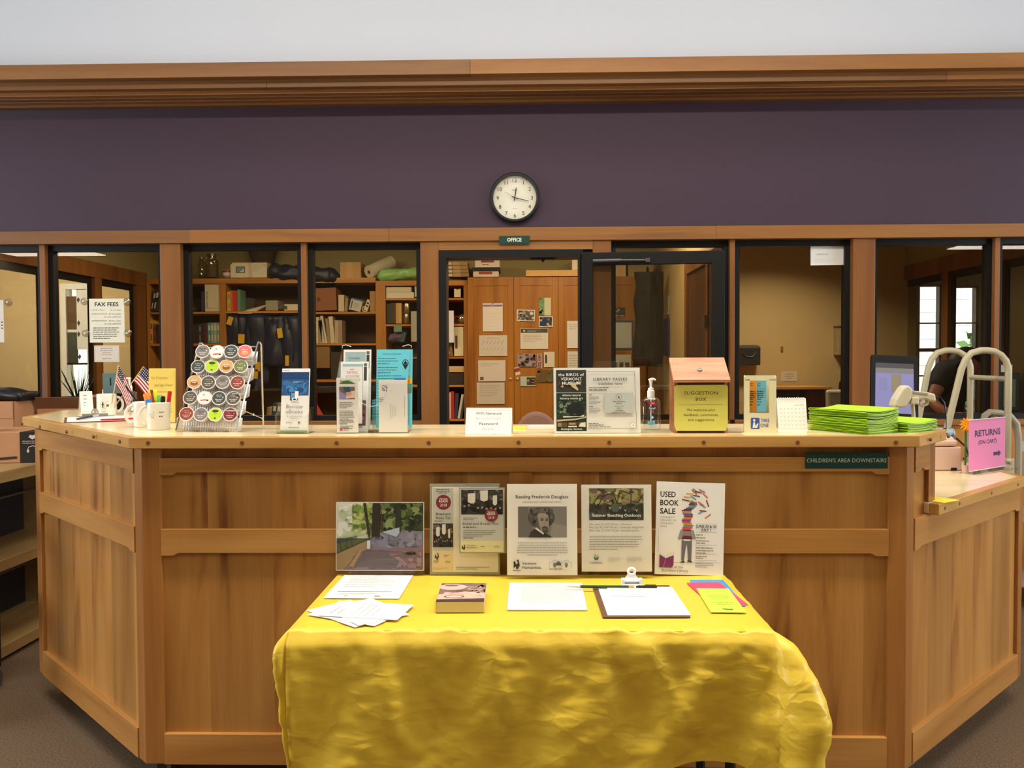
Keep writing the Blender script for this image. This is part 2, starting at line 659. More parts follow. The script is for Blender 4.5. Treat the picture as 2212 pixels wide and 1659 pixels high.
# rooms behind the glass
struct(MB().box(-8, 8, 2.75, 9.1, 2.74, 2.8).build('ceiling_office', ceilm))
XL_, XR_ = -3.75, 3.40
struct(MB().box(XL_-.1, 1.30, 6.05, 6.15, 0, 2.74).build('wall_office_back', olive))
struct(MB().box(1.30, XR_+.1, 5.25, 5.35, 0, 2.74).build('wall_meeting_room_back', cream))
struct(MB().box(1.25, 1.31, 4.35, 6.05, 0, 2.74).build('wall_partition', cream))
pd = sempty('door_3')
MB().box(1.25, 1.31, 2.76, 4.35, 2.16, 2.74).build('wall_over_door', cream, pd)
MB().box(1.24, 1.32, 4.25, 4.35, 0, 2.16).build('door_jamb', trimv, pd)
MB().box(1.24, 1.32, 3.42, 3.50, 0, 2.16).build('door_jamb', trimv, pd)
MB().box(1.24, 1.32, 3.50, 4.25, 2.08, 2.16).build('door_head', trimv, pd)
MB().box(1.262, 1.298, 3.50, 4.25, .01, 2.08).build('door_leaf', wood('door_dark', (92, 58, 34), (80, 48, 28), (62, 36, 20), streak=6), pd)
MB().box(1.25, 1.31, 2.76, 3.42, 0, 2.16).build('wall_panel', wood('door_dark', (92, 58, 34), (80, 48, 28), (62, 36, 20)), pd)
for z in (.95, 1.3, 1.62):
    MB().box(1.222, 1.24, 3.43, 3.49, z, z+.09).build('hinge', mat('brass', (180, 150, 80), .3, 1), pd)


def side_wall(name, X, th, openings, zlow, zhigh, mwall):
    """glazed side wall of the office along Y: solid wall, header, dark frames"""
    s = sempty(name)
    xa, xb = min(X, X+th), max(X, X+th)
    MB().box(xa, xb, 2.76, 6.05, zhigh+.13, 2.74).build('wall_over_glass', mwall, s)
    MB().box(xa-.015, xb+.015, 2.76, 5.62, zhigh, zhigh+.13).build('header', trimv, s)
    MB().box(xa, xb, 2.76, 5.62, 0, zlow).build('wall_panel', trimv, s)
    e = 2.76
    ys = [2.76]
    for a, b_ in openings:
        MB().box(xa-.01, xb+.01, e, a, zlow, zhigh).build('post', trimv, s)
        f = MB()
        f.box(xa+.02, xb-.02, a, a+.05, zlow, zhigh).box(xa+.02, xb-.02, b_-.05, b_, zlow, zhigh).box(xa+.02, xb-.02, a+.05, b_-.05, zhigh-.06, zhigh)
        f.build('window_frame', BLACK, s)
        MB().box((xa+xb)/2-.003, (xa+xb)/2+.003, a+.05, b_-.05, zlow, zhigh-.06).build('pane', GLASS, s)
        e = b_
    MB().box(xa-.01, xb+.01, e, 5.62, zlow, zhigh).build('post', trimv, s)
    MB().box(xa, xb, 5.62, 6.05, 0, zhigh+.13).build('wall_end', mwall, s)
    return s


side_wall('window_9', XL_, -.05, [(2.95, 3.85), (3.98, 4.62), (4.74, 5.40)], .95, 2.12, olive)
side_wall('window_10', XR_, .05, [(2.95, 3.62), (3.74, 4.42), (4.53, 5.35)], .95, 2.10, olive)
# outer rooms left and right, with windows to the outside
YB = 7.2


def outer_wall(name, x0, x1, wn, m):
    """outer wall across Y=YB with window openings (x0,x1,z0,z1)"""
    b = MB()
    xs = x0
    for a, c, z0, z1 in wn:
        b.box(xs, a, YB, YB+.15, 0, 2.74)
        b.box(a, c, YB, YB+.15, 0, z0)
        b.box(a, c, YB, YB+.15, z1, 2.74)
        xs = c
    b.box(xs, x1, YB, YB+.15, 0, 2.74)
    return struct(b.build(name, m))


def pb(px, py):
    return P(px, py, Y=YB)


wl = (pb(146, 900).x, pb(196, 900).x)
lw = [(wl[0], wl[1], pb(160, 866).z, pb(160, 622).z)]
outer_wall('wall_outer_left', -8, XL_-.12, lw, mat('cream_pale_paint', (206, 182, 138), .75, var=.03))
rw = [(pb(1984, 760).x, pb(2034, 760).x, pb(2000, 905).z, pb(2000, 615).z), (pb(2046, 760).x, pb(2113, 760).x, pb(2000, 905).z, pb(2000, 618).z)]
outer_wall('wall_outer_right', XR_+.12, 8, rw, mat('taupe_paint', (122, 104, 80), .75, var=.03))
frm = wood('sash_dark', (86, 52, 34), (74, 44, 28), (58, 34, 22), streak=8)
for i, (a, c, z0, z1) in enumerate(rw):
    s = sempty('window_%d' % (11+i))
    f = MB()
    f.box(a, a+.02, YB+.02, YB+.08, z0, z1).box(c-.02, c, YB+.02, YB+.08, z0, z1).box(a, c, YB+.02, YB+.08, z1-.02, z1).box(a, c, YB+.02, YB+.08, z0, z0+.03)
    f.build('window_frame', frm, s)
    for k, py in enumerate((698, 756, 812, 866)):
        zz = pb(2000, py).z
        MB().box(a+.02, c-.02, YB+.03, YB+.07, zz-(.02 if k in (1,) else .008), zz+(.02 if k in (1,) else .008)).build('muntin', frm, s)
    if i:
        xx = a+.05
        MB().box(xx-.008, xx+.008, YB+.03, YB+.07, z0, z1).build('muntin', frm, s)
    MB().box(a+.01, c-.01, YB+.048, YB+.053, z0+.01, z1-.01).build('pane', clear('outer_glass', (.97, .97, .97), .03), s)
s = sempty('window_13')
a, c, z0, z1 = lw[0]
wh = mat('white_gloss_paint', (232, 230, 228), .4)
f = MB()
f.box(a-.05, a+.015, YB-.02, YB+.06, z0, z1+.05).box(c-.015, c+.06, YB-.02, YB+.06, z0, z1+.05).box(a+.015, c-.015, YB-.02, YB+.06, z1-.015, z1+.05)
f.build('window_frame', wh, s)
zz = pb(160, 755).z
MB().box(a+.015, pb(165, 700).x, YB+.01, YB+.03, pb(150, 712).z, pb(150, 640).z).build('brown_blind', mat('brown_blind', (96, 70, 44), .7), s)
MB().box(a+.015, pb(165, 700).x, YB+.01, YB+.03, pb(150, 784).z, pb(150, 718).z).build('green_panel', mat('dark_green_panel', (58, 66, 56), .6), s)
MB().box(a+.015, pb(165, 700).x, YB+.01, YB+.03, pb(150, 718).z, pb(150, 712).z).build('muntin', wh, s)
MB().box(pb(165, 700).x, c-.015, YB+.01, YB+.03, zz, z1-.015).build('white_shade', wh, s)
MB().box(a+.015, c-.015, YB-.01, YB+.03, pb(150, 788).z, pb(150, 784).z).build('muntin', BLACK, s)
MB().box(pb(188, 700).x, pb(190, 700).x, YB-.01, YB+.03, z0, zz).build('muntin', BLACK, s)
MB().box(a+.01, c-.01, YB+.042, YB+.047, z0+.01, zz).build('pane', clear('outer_glass', (.97, .97, .97), .03), s)
struct(MB().box(-8.1, -8, 2.75, 7.35, 0, 2.74).build('wall_side_left', cream))
struct(MB().box(8, 8.1, 2.75, 7.35, 0, 2.74).build('wall_side_right', cream))
struct(MB().box(XL_-.12, -3.7, 6.05, 7.2, 0, 2.74).build('wall_link_left', cream))
struct(MB().box(XR_, XR_+.12, 5.35, 7.2, 0, 2.74).build('wall_link_right', olive))
# outdoors
struct(MB().box(-30, 30, 9, 40, -.45, -.3).build('lawn', mat('lawn_green', (96, 132, 64), .9, var=.3, scale=8)))
struct(MB().box(-8.2, 8.2, 7.35, 9.0, -.3, -.1).build('path_outside', mat('concrete', (186, 182, 174), .85)))
hs = thing('white_house', 'white clapboard house with a gabled roof seen through the far right window', 'house', (4.9, 13.2, -.3))
hw = mat('white_clapboard', (236, 230, 232), .7, var=.02)
b = MB()
for k in range(14):
    b.box(-5, 3.1, -.0, .05, .1+k*.24, .1+k*.24+.235)
b.build('clapboard', hw, hs, kind='stuff')
MB().box(-5, 3.1, .05, 5, 0, 3.5).build('house_wall', hw, hs)
MB().prism([(-5.4, 3.45), (3.5, 3.45), (-.95, 6.3)], -.4, 5.3, 'y').build('house_roof', mat('grey_shingle', (150, 146, 146), .9), hs)
MB().box(-.7, .1, -.04, .02, 1.2, 2.5).build('house_window', mat('house_glass', (150, 152, 160), .2), hs)
hs2 = thing('white_house', 'white garage wall with a round topped gable behind the far left window', 'house', (-10.2, 13.5, -.3))
MB().box(-3, 2.6, 0, 4, 0, 2.4).build('house_wall', hw, hs2)
MB().prism([(-3.3, 2.4), (2.9, 2.4), (-.2, 3.6)], -.3, 4.2, 'y').build('house_roof', mat('grey_shingle', (150, 146, 146), .9), hs2)
leafm = mat('tree_leaf', (120, 160, 92), .7, var=.5, scale=5)


def tree(x, y, h, r, label, seed):
    t = thing('leafy_tree', label, 'tree', (x, y, -.3), 0)
    MB().tube([(0, 0, 0), (.05, 0, h*.5), (0, .05, h*.75)], [.14, .1, .05], 8).build('trunk', mat('bark', (92, 76, 60), .9), t)
    rr = random.Random(seed)
    b = MB()
    for i in range(900):
        d = Vector((rr.gauss(0, 1), rr.gauss(0, 1), rr.gauss(0, 1))).normalized()*r*rr.uniform(.55, 1)
        c_ = Vector((0, 0, h*.72))+Vector((d.x, d.y, d.z*1.2))
        s_ = rr.uniform(.08, .16)
        a1 = Vector((rr.gauss(0, 1), rr.gauss(0, 1), rr.gauss(0, 1))).normalized()*s_
        a2 = a1.cross(Vector((rr.gauss(0, 1), rr.gauss(0, 1), rr.gauss(0, 1))).normalized())
        b.add([c_-a1, c_+a2*.6, c_+a1, c_-a2*.6], [(0, 1, 2, 3)])
    b.build('foliage', leafm, t, kind='stuff')


tree(7.05, 10.6, 2.0, .60, 'leafy green tree outside the far right window', 3)
tree(-6.35, 11.6, 3.2, .55, 'leafy green tree outside the far left window', 4)
# ================================================================= FRONT DESK
CT = 1.168           # height of the counter top
XL, XR = -1.2577, 1.1813
S2 = math.sqrt(.5)
maple = wood('maple_panel', (194, 142, 76), (172, 118, 56), (100, 50, 22), grain='z', rough=.3, board=.21, streak=7.5, along=.75, coat=.15, p1=.30, p2=.58, p3=.73)
maple_s = wood('maple_stile', (176, 120, 60), (160, 104, 48), (128, 74, 32), grain='z', rough=.32, streak=8, along=.6, coat=.15)
maple_r = wood('maple_rail', (194, 142, 78), (176, 122, 58), (146, 90, 40), grain='x', rough=.32, streak=8, along=.6, coat=.15)
maple_t = wood('maple_top', (240, 222, 182), (236, 214, 168), (226, 198, 146), grain='x', rough=.22, streak=7, along=.5, coat=.35)
maple_e = wood('maple_edge', (204, 160, 94), (190, 142, 76), (166, 114, 56), grain='x', rough=.3, streak=9, along=.8, coat=.2)
plug_m = mat('walnut_plug', (112, 70, 36), .5)
desk = thing('front_desk', 'long maple front desk with panelled face and angled wings', 'desk')
ZB, ZBT, ZM0, ZM1, ZT0, ZT1 = .1015, .2018, .791, .8687, P(700, 1020, Y=0).z, P(700, 989, Y=0).z


def board(par, nm, x0, x1, z0, z1, m, y0=0., y1=.028, **k):
    return MB().box(x0, x1, y0, y1, z0, z1).build(nm, m, par, bevel=.002, **k)


def rail(par, x0, x1, z0, z1, lo=True, hi=True, y0=-.004, y1=.03):
    """rail with the small stepped ends of this joinery"""
    n, d = .055, .009
    p = [(x0, z0)]
    if lo:
        p = [(x0, z0-d), (x0+n*.7, z0-d), (x0+n, z0), (x1-n, z0), (x1-n*.7, z0-d), (x1, z0-d)]
    else:
        p = [(x0, z0), (x1, z0)]
    if hi:
        p += [(x1, z1+0), (x1-n*.7, z1), (x1-n, z1+d*.0), (x0+n, z1), (x0+n*.7, z1), (x0, z1)]
    else:
        p += [(x1, z1), (x0, z1)]
    q = []
    for a in p:
        if not q or (abs(a[0]-q[-1][0])+abs(a[1]-q[-1][1])) > 1e-5:
            q.append(a)
    return MB().prism(q, y0, y1, 'y').build('rail', maple_r, par, bevel=.0015)


def face(nm, ox, oy, ang):
    o = bpy.data.objects.new(nm, None)
    COL.objects.link(o)
    o.parent = desk
    o.location = (ox, oy, 0)
    o.rotation_euler = (0, 0, ang)
    return o


LF = XR-XL
f = face('front_face', XL, 0, 0)
board(f, 'stile', 0, .062, ZB, ZT1+.03, maple_s)
board(f, 'stile', LF-.058, LF, ZB, ZT1+.03, maple_s)
cx0 = P(1100, 1080, Y=0).x-XL
board(f, 'stile', cx0, cx0+.072, ZM1, ZT0, maple_s)
board(f, 'stile', cx0, cx0+.072, ZBT, ZM0, maple_s)
rail(f, .062, LF-.058, ZT0, ZT1, hi=False)
rail(f, .062, LF-.058, ZM0, ZM1)
rail(f, .062, LF-.058, ZB, ZBT, lo=False)
MB().box(.05, LF-.05, .013, .025, ZBT-.01, ZT1).build('panel', maple, f)
MB().box(0, LF, .0185, .05, ZT1-.002, 1.132).build('cove_strip', maple_s, f)
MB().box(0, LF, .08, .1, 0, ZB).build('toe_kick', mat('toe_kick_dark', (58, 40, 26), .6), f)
LLW = 1.164
f = face('left_face', XL-LLW*S2, LLW*S2, -math.pi/4)
board(f, 'stile', 0, .06, ZB, ZT1+.03, maple_s)
board(f, 'stile', LLW-.06, LLW, ZB, ZT1+.03, maple_s)
rail(f, .06, LLW-.06, ZT0, ZT1+.03, hi=False)
rail(f, .06, LLW-.06, ZM0, ZM1)
rail(f, .06, LLW-.06, ZB, ZBT, lo=False)
MB().box(.05, LLW-.05, .013, .025, ZBT-.01, ZT1).build('panel', maple, f)
MB().box(0, LLW, .028, .05, ZT1, 1.132).build('cove_strip', maple_s, f)
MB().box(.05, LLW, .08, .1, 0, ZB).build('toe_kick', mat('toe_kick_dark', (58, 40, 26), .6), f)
LRW, LRU = 1.158, .228
DZ0, DZ1 = .895, .932
f = face('right_face', XR, 0, math.pi/4)
board(f, 'stile', 0, .055, ZB, 1.132, maple_s)
board(f, 'stile', LRW-.05, LRW, ZB, DZ0, maple_s)
board(f, 'stile', LRU-.055, LRU, DZ0-.03, 1.132, maple_s)
rail(f, .055, LRU-.055, ZT0, 1.132, hi=False)
MB().box(.05, LRU-.05, .013, .025, DZ0-.05, ZT1).build('panel', maple, f)
rail(f, .055, LRW-.05, .7986, DZ0, hi=False)
rail(f, .055, LRW-.05, ZB, ZBT, lo=False)
MB().box(.05, LRW-.05, .013, .025, ZBT-.01, DZ0-.05).build('panel', maple, f)
MB().box(.05, LRW-.12, .08, .1, 0, ZB).build('toe_kick', mat('toe_kick_tan', (150, 118, 76), .6), f)
# raised end of the counter: inner side board
MB().box(LRU-.03, LRU, .028, .42, DZ1, 1.132).build('end_board', maple_s, f)
# right end of the desk
f = face('end_face', XR+LRW*S2, LRW*S2, math.pi/2)
board(f, 'stile', 0, .06, ZB, DZ0, maple_s)
board(f, 'panel', .06, .5, ZB, DZ0, maple, y0=.008)
# tops
OV = .045
k = OV*math.tan(math.pi/8)
o_out = [(-2.205, .945), (XL-k, -OV), (XR+k, -OV), (1.39, .185)]


def edge_top(nm, outer, inner, z0, z1, strip, closed_back, m_t, m_e):
    """top of a counter: pale inner board and an edging strip along the outer line"""
    n = len(outer)
    ins = []
    for i in range(n):
        p = Vector(outer[i])
        ds = []
        if i > 0:
            ds.append((p-Vector(outer[i-1])).normalized())
        if i < n-1:
            ds.append((Vector(outer[i+1])-p).normalized())
        nr = [Vector((-d.y, d.x)) for d in ds]
        if len(nr) == 2:
            b = (nr[0]+nr[1]).normalized()
            q = p+b*strip/b.dot(nr[0])
        else:
            q = p+nr[0]*strip
        ins.append(q)
    MB().prism([tuple(p) for p in ins]+inner, z0+.002, z1, 'z').build(nm, m_t, desk, bevel=.001)
    for i in range(n-1):
        a, b = Vector(outer[i]), Vector(outer[i+1])
        d = (b-a).normalized()
        L_ = (b-a).length
        M_ = Matrix(((d.x, d.y), (-d.y, d.x)))
        pl = [tuple(M_ @ (q-a)) for q in (a, b, ins[i+1], ins[i])]
        e = MB().prism(pl, z0, z1+.0008, 'z').build('edging', m_e, desk, loc=(a.x, a.y, 0), rot=(0, 0, math.atan2(d.y, d.x)), bevel=.003)
    return ins


edge_top('countertop', [(-2.315, 1.47)]+o_out, [(1.06, .50), (1.03, .455), (-1.068, .455), (-1.86, 1.25), (-1.93, 1.5)], 1.132, CT, .032, True, maple_t, maple_e)
pr_ = P(2212, 1029, Z=DZ1)
d_out = [(1.322, .087), (pr_.x, pr_.x-1.235), (pr_.x+.03, pr_.y+.5)]
edge_top('desktop', d_out, [(1.55, 1.25), (1.0, .75)], DZ0, DZ1, .032, True, maple_t, maple_e)
for px in (320, 523, 727, 926, 1120, 1316, 1520, 1723, 1935):
    p = P(px, 957 if px < 1000 else 956, Y=-OV)
    b = MB()
    b.M = Matrix.Translation((p.x, -OV-.0006, p.z)) @ Matrix.Rotation(math.pi/2, 4, 'X')
    b.lathe([(.0065, -.006), (.0065, .0004)], 12)
    b.build('wood_plug', plug_m, desk)
for t in (.08, .33, .62, .95, 1.2):
    d = Vector((-S2, S2))
    q = Vector((XL-k, -OV))+d*t
    b = MB()
    b.M = Matrix.Translation((q.x-S2*.0006, q.y-S2*.0006, 1.150)) @ Matrix.Rotation(-math.pi/4, 4, 'Z') @ Matrix.Rotation(math.pi/2, 4, 'X')
    b.lathe([(.0065, -.006), (.0065, .0004)], 12)
    b.build('wood_plug', plug_m, desk)
for base, t, z in (((XR+k, -OV), .09, 1.15), ((XR+k, -OV), .24, 1.15), ((1.322, .087), .05, .913), ((1.322, .087), .18, .913), ((1.322, .087), .5, .913), ((1.322, .087), .8, .913)):
    q = Vector(base)+Vector((S2, S2))*t
    b = MB()
    b.M = Matrix.Translation((q.x+S2*.0006, q.y-S2*.0006, z)) @ Matrix.Rotation(math.pi/4, 4, 'Z') @ Matrix.Rotation(math.pi/2, 4, 'X')
    b.lathe([(.006, -.006), (.006, .0004)], 12)
    b.build('wood_plug', plug_m, desk)
# staff side: lower work surface and bodies
MB().prism([(-1.05, .47), (1.0, .47), (1.0, 1.1), (-1.05, 1.1)], .71, .74, 'z').build('work_surface', maple_t, desk)
MB().box(-1.0, .98, .03, .47, .72, 1.13).build('inner_carcass', maple_s, desk)
MB().box(-1.0, .98, .1, .9, .02, .71).build('inner_carcass', maple_s, desk)

# ================================================================= FOLDING TABLE WITH YELLOW CLOTH
TT = .733
tx0, tx1, ty0, ty1 = -.615, .598, -.60, -.045
tb = thing('folding_table', 'narrow folding table with black legs under the yellow cloth', 'table', (0, 0, 0))
MB().box(tx0+.005, tx1-.005, ty0+.005, ty1-.005, TT-.036, TT-.011).build('tabletop', mat('table_grey', (140, 138, 132), .6), tb, bevel=.004)
for lx, ly in ((.515, -.10), (.515, -.50), (-.52, -.10), (-.52, -.50)):
    MB().tube([(lx, ly, TT-.03), (lx, ly, 0)], .014, 10).build('leg', PLASTB, tb, smooth=True)
for lx in (.515, -.52):
    MB().tube([(lx, -.10, .12), (lx, -.50, .12)], .010, 8).build('crossbar', PLASTB, tb, smooth=True)
ym = bpy.data.materials.new('yellow_plastic_cloth')
ym.use_nodes = True
nt = ym.node_tree
bs = nt.nodes['Principled BSDF']
bs.inputs['Base Color'].default_value = lin((240, 204, 66))+(1,)
bs.inputs['Roughness'].default_value = .38
bs.inputs['Specular IOR Level'].default_value = .4
tc = nt.nodes.new('ShaderNodeTexCoord')
at = nt.nodes.new('ShaderNodeAttribute')
at.attribute_name = 'crease'
vo = nt.nodes.new('ShaderNodeTexVoronoi')
vo.feature = 'DISTANCE_TO_EDGE'
vo.inputs['Scale'].default_value = 7
nz = nt.nodes.new('ShaderNodeTexNoise')
nz.inputs['Scale'].default_value = 5
nz.inputs['Detail'].default_value = 3
mxv = nt.nodes.new('ShaderNodeVectorMath')
mxv.operation = 'MULTIPLY_ADD'
mxv.inputs[1].default_value = (.22, .22, .22)
nt.links.new(nz.outputs['Color'], mxv.inputs[0])
nt.links.new(tc.outputs['Object'], mxv.inputs[2])
nt.links.new(mxv.outputs[0], vo.inputs['Vector'])
mr = nt.nodes.new('ShaderNodeMapRange')
mr.inputs['From Max'].default_value = .25
mr.inputs['To Min'].default_value = 1
mr.inputs['To Max'].default_value = 0
nt.links.new(vo.outputs['Distance'], mr.inputs['Value'])
nn = nt.nodes.new('ShaderNodeTexNoise')
nn.inputs['Scale'].default_value = 9
nn.inputs['Detail'].default_value = 5
nt.links.new(tc.outputs['Object'], nn.inputs['Vector'])
ad = nt.nodes.new('ShaderNodeMath')
ad.operation = 'MULTIPLY_ADD'
ad.inputs[1].default_value = .55
nt.links.new(nn.outputs['Fac'], ad.inputs[0])
nt.links.new(mr.outputs['Result'], ad.inputs[2])
ml = nt.nodes.new('ShaderNodeMath')
ml.operation = 'MULTIPLY'
nt.links.new(ad.outputs[0], ml.inputs[0])
nt.links.new(at.outputs['Fac'], ml.inputs[1])
bp = nt.nodes.new('ShaderNodeBump')
bp.inputs['Strength'].default_value = .30
bp.inputs['Distance'].default_value = .010
nt.links.new(ml.outputs[0], bp.inputs['Height'])
nt.links.new(bp.outputs['Normal'], bs.inputs['Normal'])
# thin plastic lets some light through
tl = nt.nodes.new('ShaderNodeBsdfTranslucent')
tl.inputs[0].default_value = lin((240, 204, 66))+(1,)
mx = nt.nodes.new('ShaderNodeMixShader')
mx.inputs[0].default_value = .12
nt.links.new(bs.outputs[0], mx.inputs[1])
nt.links.new(tl.outputs[0], mx.inputs[2])
nt.links.new(mx.outputs[0], nt.nodes['Material Output'].inputs[0])


def cloth():
    """the cloth: table top, then rings that run down over left end, front and right end"""
    per = []          # perimeter samples: (x, y, nx, ny, corner weight)
    nL, nF, nC = 18, 90, 12
    for i in range(nL):
        per.append((tx0, ty1+(ty0-ty1)*i/nL, -1, 0, 0, -1+i/nL))
    for i in range(nC):
        a = math.pi+math.pi/2*(i+.5)/nC
        per.append((tx0, ty0, math.cos(a), math.sin(a), math.sin(math.pi*(i+.5)/nC), 0))
    for i in range(nF+1):
        per.append((tx0+(tx1-tx0)*i/nF, ty0, 0, -1, 0, i/nF))
    for i in range(nC):
        a = -math.pi/2+math.pi/2*(i+.5)/nC
        per.append((tx1, ty0, math.cos(a), math.sin(a), math.sin(math.pi*(i+.5)/nC), 1))
    for i in range(nL+1):
        per.append((tx1, ty0+(ty1-ty0)*i/nL, 1, 0, 0, 1+i/nL))
    vs, fs, cr = [], [], []
    nx_, ny_ = 46, 20
    for j in range(ny_+1):
        for i in range(nx_+1):
            x, y = tx0+.004+(tx1-tx0-.008)*i/nx_, ty0+.004+(ty1-ty0-.004)*j/ny_
            vs.append((x, y, TT-.0035+.001*noise.noise((x*5, y*7, 1)) if min(x-tx0, tx1-x, y-ty0) < .05 else TT+.0006*noise.noise((x*5, y*7, 1))))
            cr.append(.10)
    for j in range(ny_):
        for i in range(nx_):
            a = j*(nx_+1)+i
            fs.append((a, a+1, a+nx_+2, a+nx_+1))
    n0 = len(vs)
    m = len(per)
    NT = 46
    for t in range(-2, NT+1):
        u = max(0, t/NT)
        inw = .035*(-t) if t < 0 else 0
        for (x, y, nx, ny, cw, s) in per:
            left_c = cw if x < 0 else 0
            right_c = cw if x > 0 else 0
            front = ny < -.5 and cw == 0
            L_ = .36
            if front:
                L_ = .43-.10*s-.018*math.sin(s*9+.5)+.03*math.exp(-((s-1)/.05)**2)
            elif nx < 0 and cw == 0:
                L_ = .30-.1*s*0
            elif nx > 0 and cw == 0:
                L_ = .33-.14*(s-1)
            elif left_c:
                L_ = .43+.04*cw
            elif right_c:
                L_ = .335+.02*cw
            d = L_*u
            # cloth first rolls over the edge, then hangs, bellying out
            roll = min(1, u/.07)
            out = .016*roll*roll
            if left_c:
                out += .035*cw*math.sin(min(1, u*6)*math.pi*.5)*(1-1.1*u)-.02*u
            if right_c:
                out += .020*roll+.105*cw*math.sin(min(1, u*1.25)*math.pi*.62)
            if front:
                nearl, nearr = max(0, 1-s/.12), max(0, 1-(1-s)/.08)
                out += .008*nearl*roll*(1-u)+.03*nearr*u
                out += .014*math.sin(s*13+1.2-u*2.2)*u+.010*math.sin(s*29+u*5)*min(1, u*2)
                # long slanting ridges
                for (s0, sl, wd, am) in ((.17, .10, .030, .014), (.40, .14, .025, .012), (.66, .10, .03, -.018), (.72, .16, .022, .016), (.86, -.02, .02, .010)):
                    out += am*math.exp(-((s-s0-sl*u)/wd)**2)*math.sin(math.pi*min(1, .15+u))*roll
            elif nx > 0 and cw == 0:
                e = max(0, 1-(s-1)/.45)
                out += .085*e*e*math.sin(min(1, u*1.25)*math.pi*.62)-.01*u
            elif nx < 0 and cw == 0:
                out += -.01*u
            z = TT-.002*roll-d*roll**.5*(1-.06*cw*(1-u)) if u > 0 else TT
            q = Vector((x*6, y*6, d*6))
            wr = .009*noise.noise(q*1.3+Vector((3, 1, 2)))+.010*abs(noise.noise(q*2.7))+.006*abs(noise.noise(q*6))
            wr *= min(1, u*7)
            z += .006*noise.noise((x*18, y*18, 7))*(1-u)*roll
            z -= .001*(t < -1)
            if t <= 2 and ny < -.5:
                z += .009*(noise.noise((x*26, 3, 7))-.2)*(1-abs(t)/3)
            if t < 0:
                vs.append((min(max(x, tx0+inw), tx1-inw), max(y, ty0+inw), z))
            else:
                vs.append((x+nx*(out+wr), y+ny*(out+wr), z))
            cr.append(.25+.75*min(1, u*6))
        if t > -2:
            for i in range(m-1):
                a = n0+(t+1)*m+i
                fs.append((a, a+m, a+m+1, a+1))
    me = bpy.data.meshes.new('tablecloth')
    me.from_pydata(vs, [], fs)
    a = me.attributes.new('crease', 'FLOAT', 'POINT')
    a.data.foreach_set('value', cr)
    me.materials.append(ym)
    me.polygons.foreach_set('use_smooth', [True]*len(me.polygons))
    o = bpy.data.objects.new('tablecloth', me)
    COL.objects.link(o)
    tag(o, 'crumpled bright yellow plastic tablecloth draped over the narrow table', 'tablecloth')
    return o


cloth()
# ================================================================= THINGS ON THE COUNTER
def ctr(px, py):
    return P(px, py, Z=CT)


def scale_at(p):
    return FPX/((p-CAM).dot(FW))


WHITE = (232, 229, 220)
CREAMP = (238, 230, 196)
ceramic = mat('white_ceramic', (232, 228, 216), .25, var=.01, coat=.3)


def mug(nm, label, px, py, rz, pr=None, rad=.041, h=.098, handle=1, group=None):
    p = ctr(px, py)
    t = thing(nm, label, 'mug', (p.x, p.y, CT+.0005), rz, group)
    MB().lathe([(rad*.94, 0), (rad, .006), (rad, h-.002), (rad-.0015, h), (rad-.0035, h-.002), (rad-.0035, .008), (.002, .006)], 36, caps=False).lathe([(.001, 0), (rad*.94, 0)], 36, caps=False).build('body', ceramic, t, smooth=True)
    pts = []
    for k in range(13):
        a = math.radians(-80+160*k/12)
        pts.append((rad-.004+.030*math.cos(a), 0, h*.5+.034*math.sin(a)))
    MB().tube(pts, [.0055]*13, 10).build('handle', ceramic, t, smooth=True, angle=0)
    if pr is not None:
        # wrap the print round the mug, facing local -Y
        for i, v in enumerate(pr.b.v):
            a = v[0]/rad
            r = rad+.0003-v[1]*.5
            pr.b.v[i] = (r*math.sin(a), -r*math.cos(a), v[2])
        pr.b.build('printed_motif', INK, t)
    return t


def pen(nm, label, base, tip, r, body, cap, group=None, capf=.3, cat='pen', mid=None):
    """a pen or marker from its lower end to its upper end"""
    a, b = Vector(base), Vector(tip)
    t = thing(nm, label, cat, a, 0, group)
    d = b-a
    MB().tube([(0, 0, 0), tuple(d*.03), tuple(d*(1-capf))], [r*.5, r*.9, r], 12, c=body).build('barrel', PAINT, t, smooth=True)
    MB().tube([tuple(d*(1-capf)), tuple(d*.97), tuple(d)], [r*1.08, r*1.08, r*.9], 12, c=cap).build('cap', PAINT, t, smooth=True)
    return t


# --- white tent card at the far left
p = ctr(186, 888)
t = thing('tent_card', 'folded white tent card standing at the left end of the counter', 'card', (p.x, p.y, CT+.0008), math.radians(38))
cardm = mat('white_card', (232, 230, 222), .6, var=.01, spec=.2)
CW, CH = .055, .098
pr = Pr()
for k, (z, wd) in enumerate(((.075, .028), (.058, .026), (.040, .018), (.026, .012))):
    pr.lines(.014, .014+wd, z, 1, 1, .006, (150, 148, 140), seed=k+5)
pr.line((.004, .088), (.051, .088), .0007, (120, 118, 110))
a = sheet(t, CW, CH, pr, .0008, cardm, (0, -.030, 0), (-math.atan2(.030, CH), 0, 0), 'front_leaf')
a2 = sheet(t, CW, CH, None, .0008, cardm, (0, .030, 0), (math.atan2(.030, CH), 0, 0), 'back_leaf')

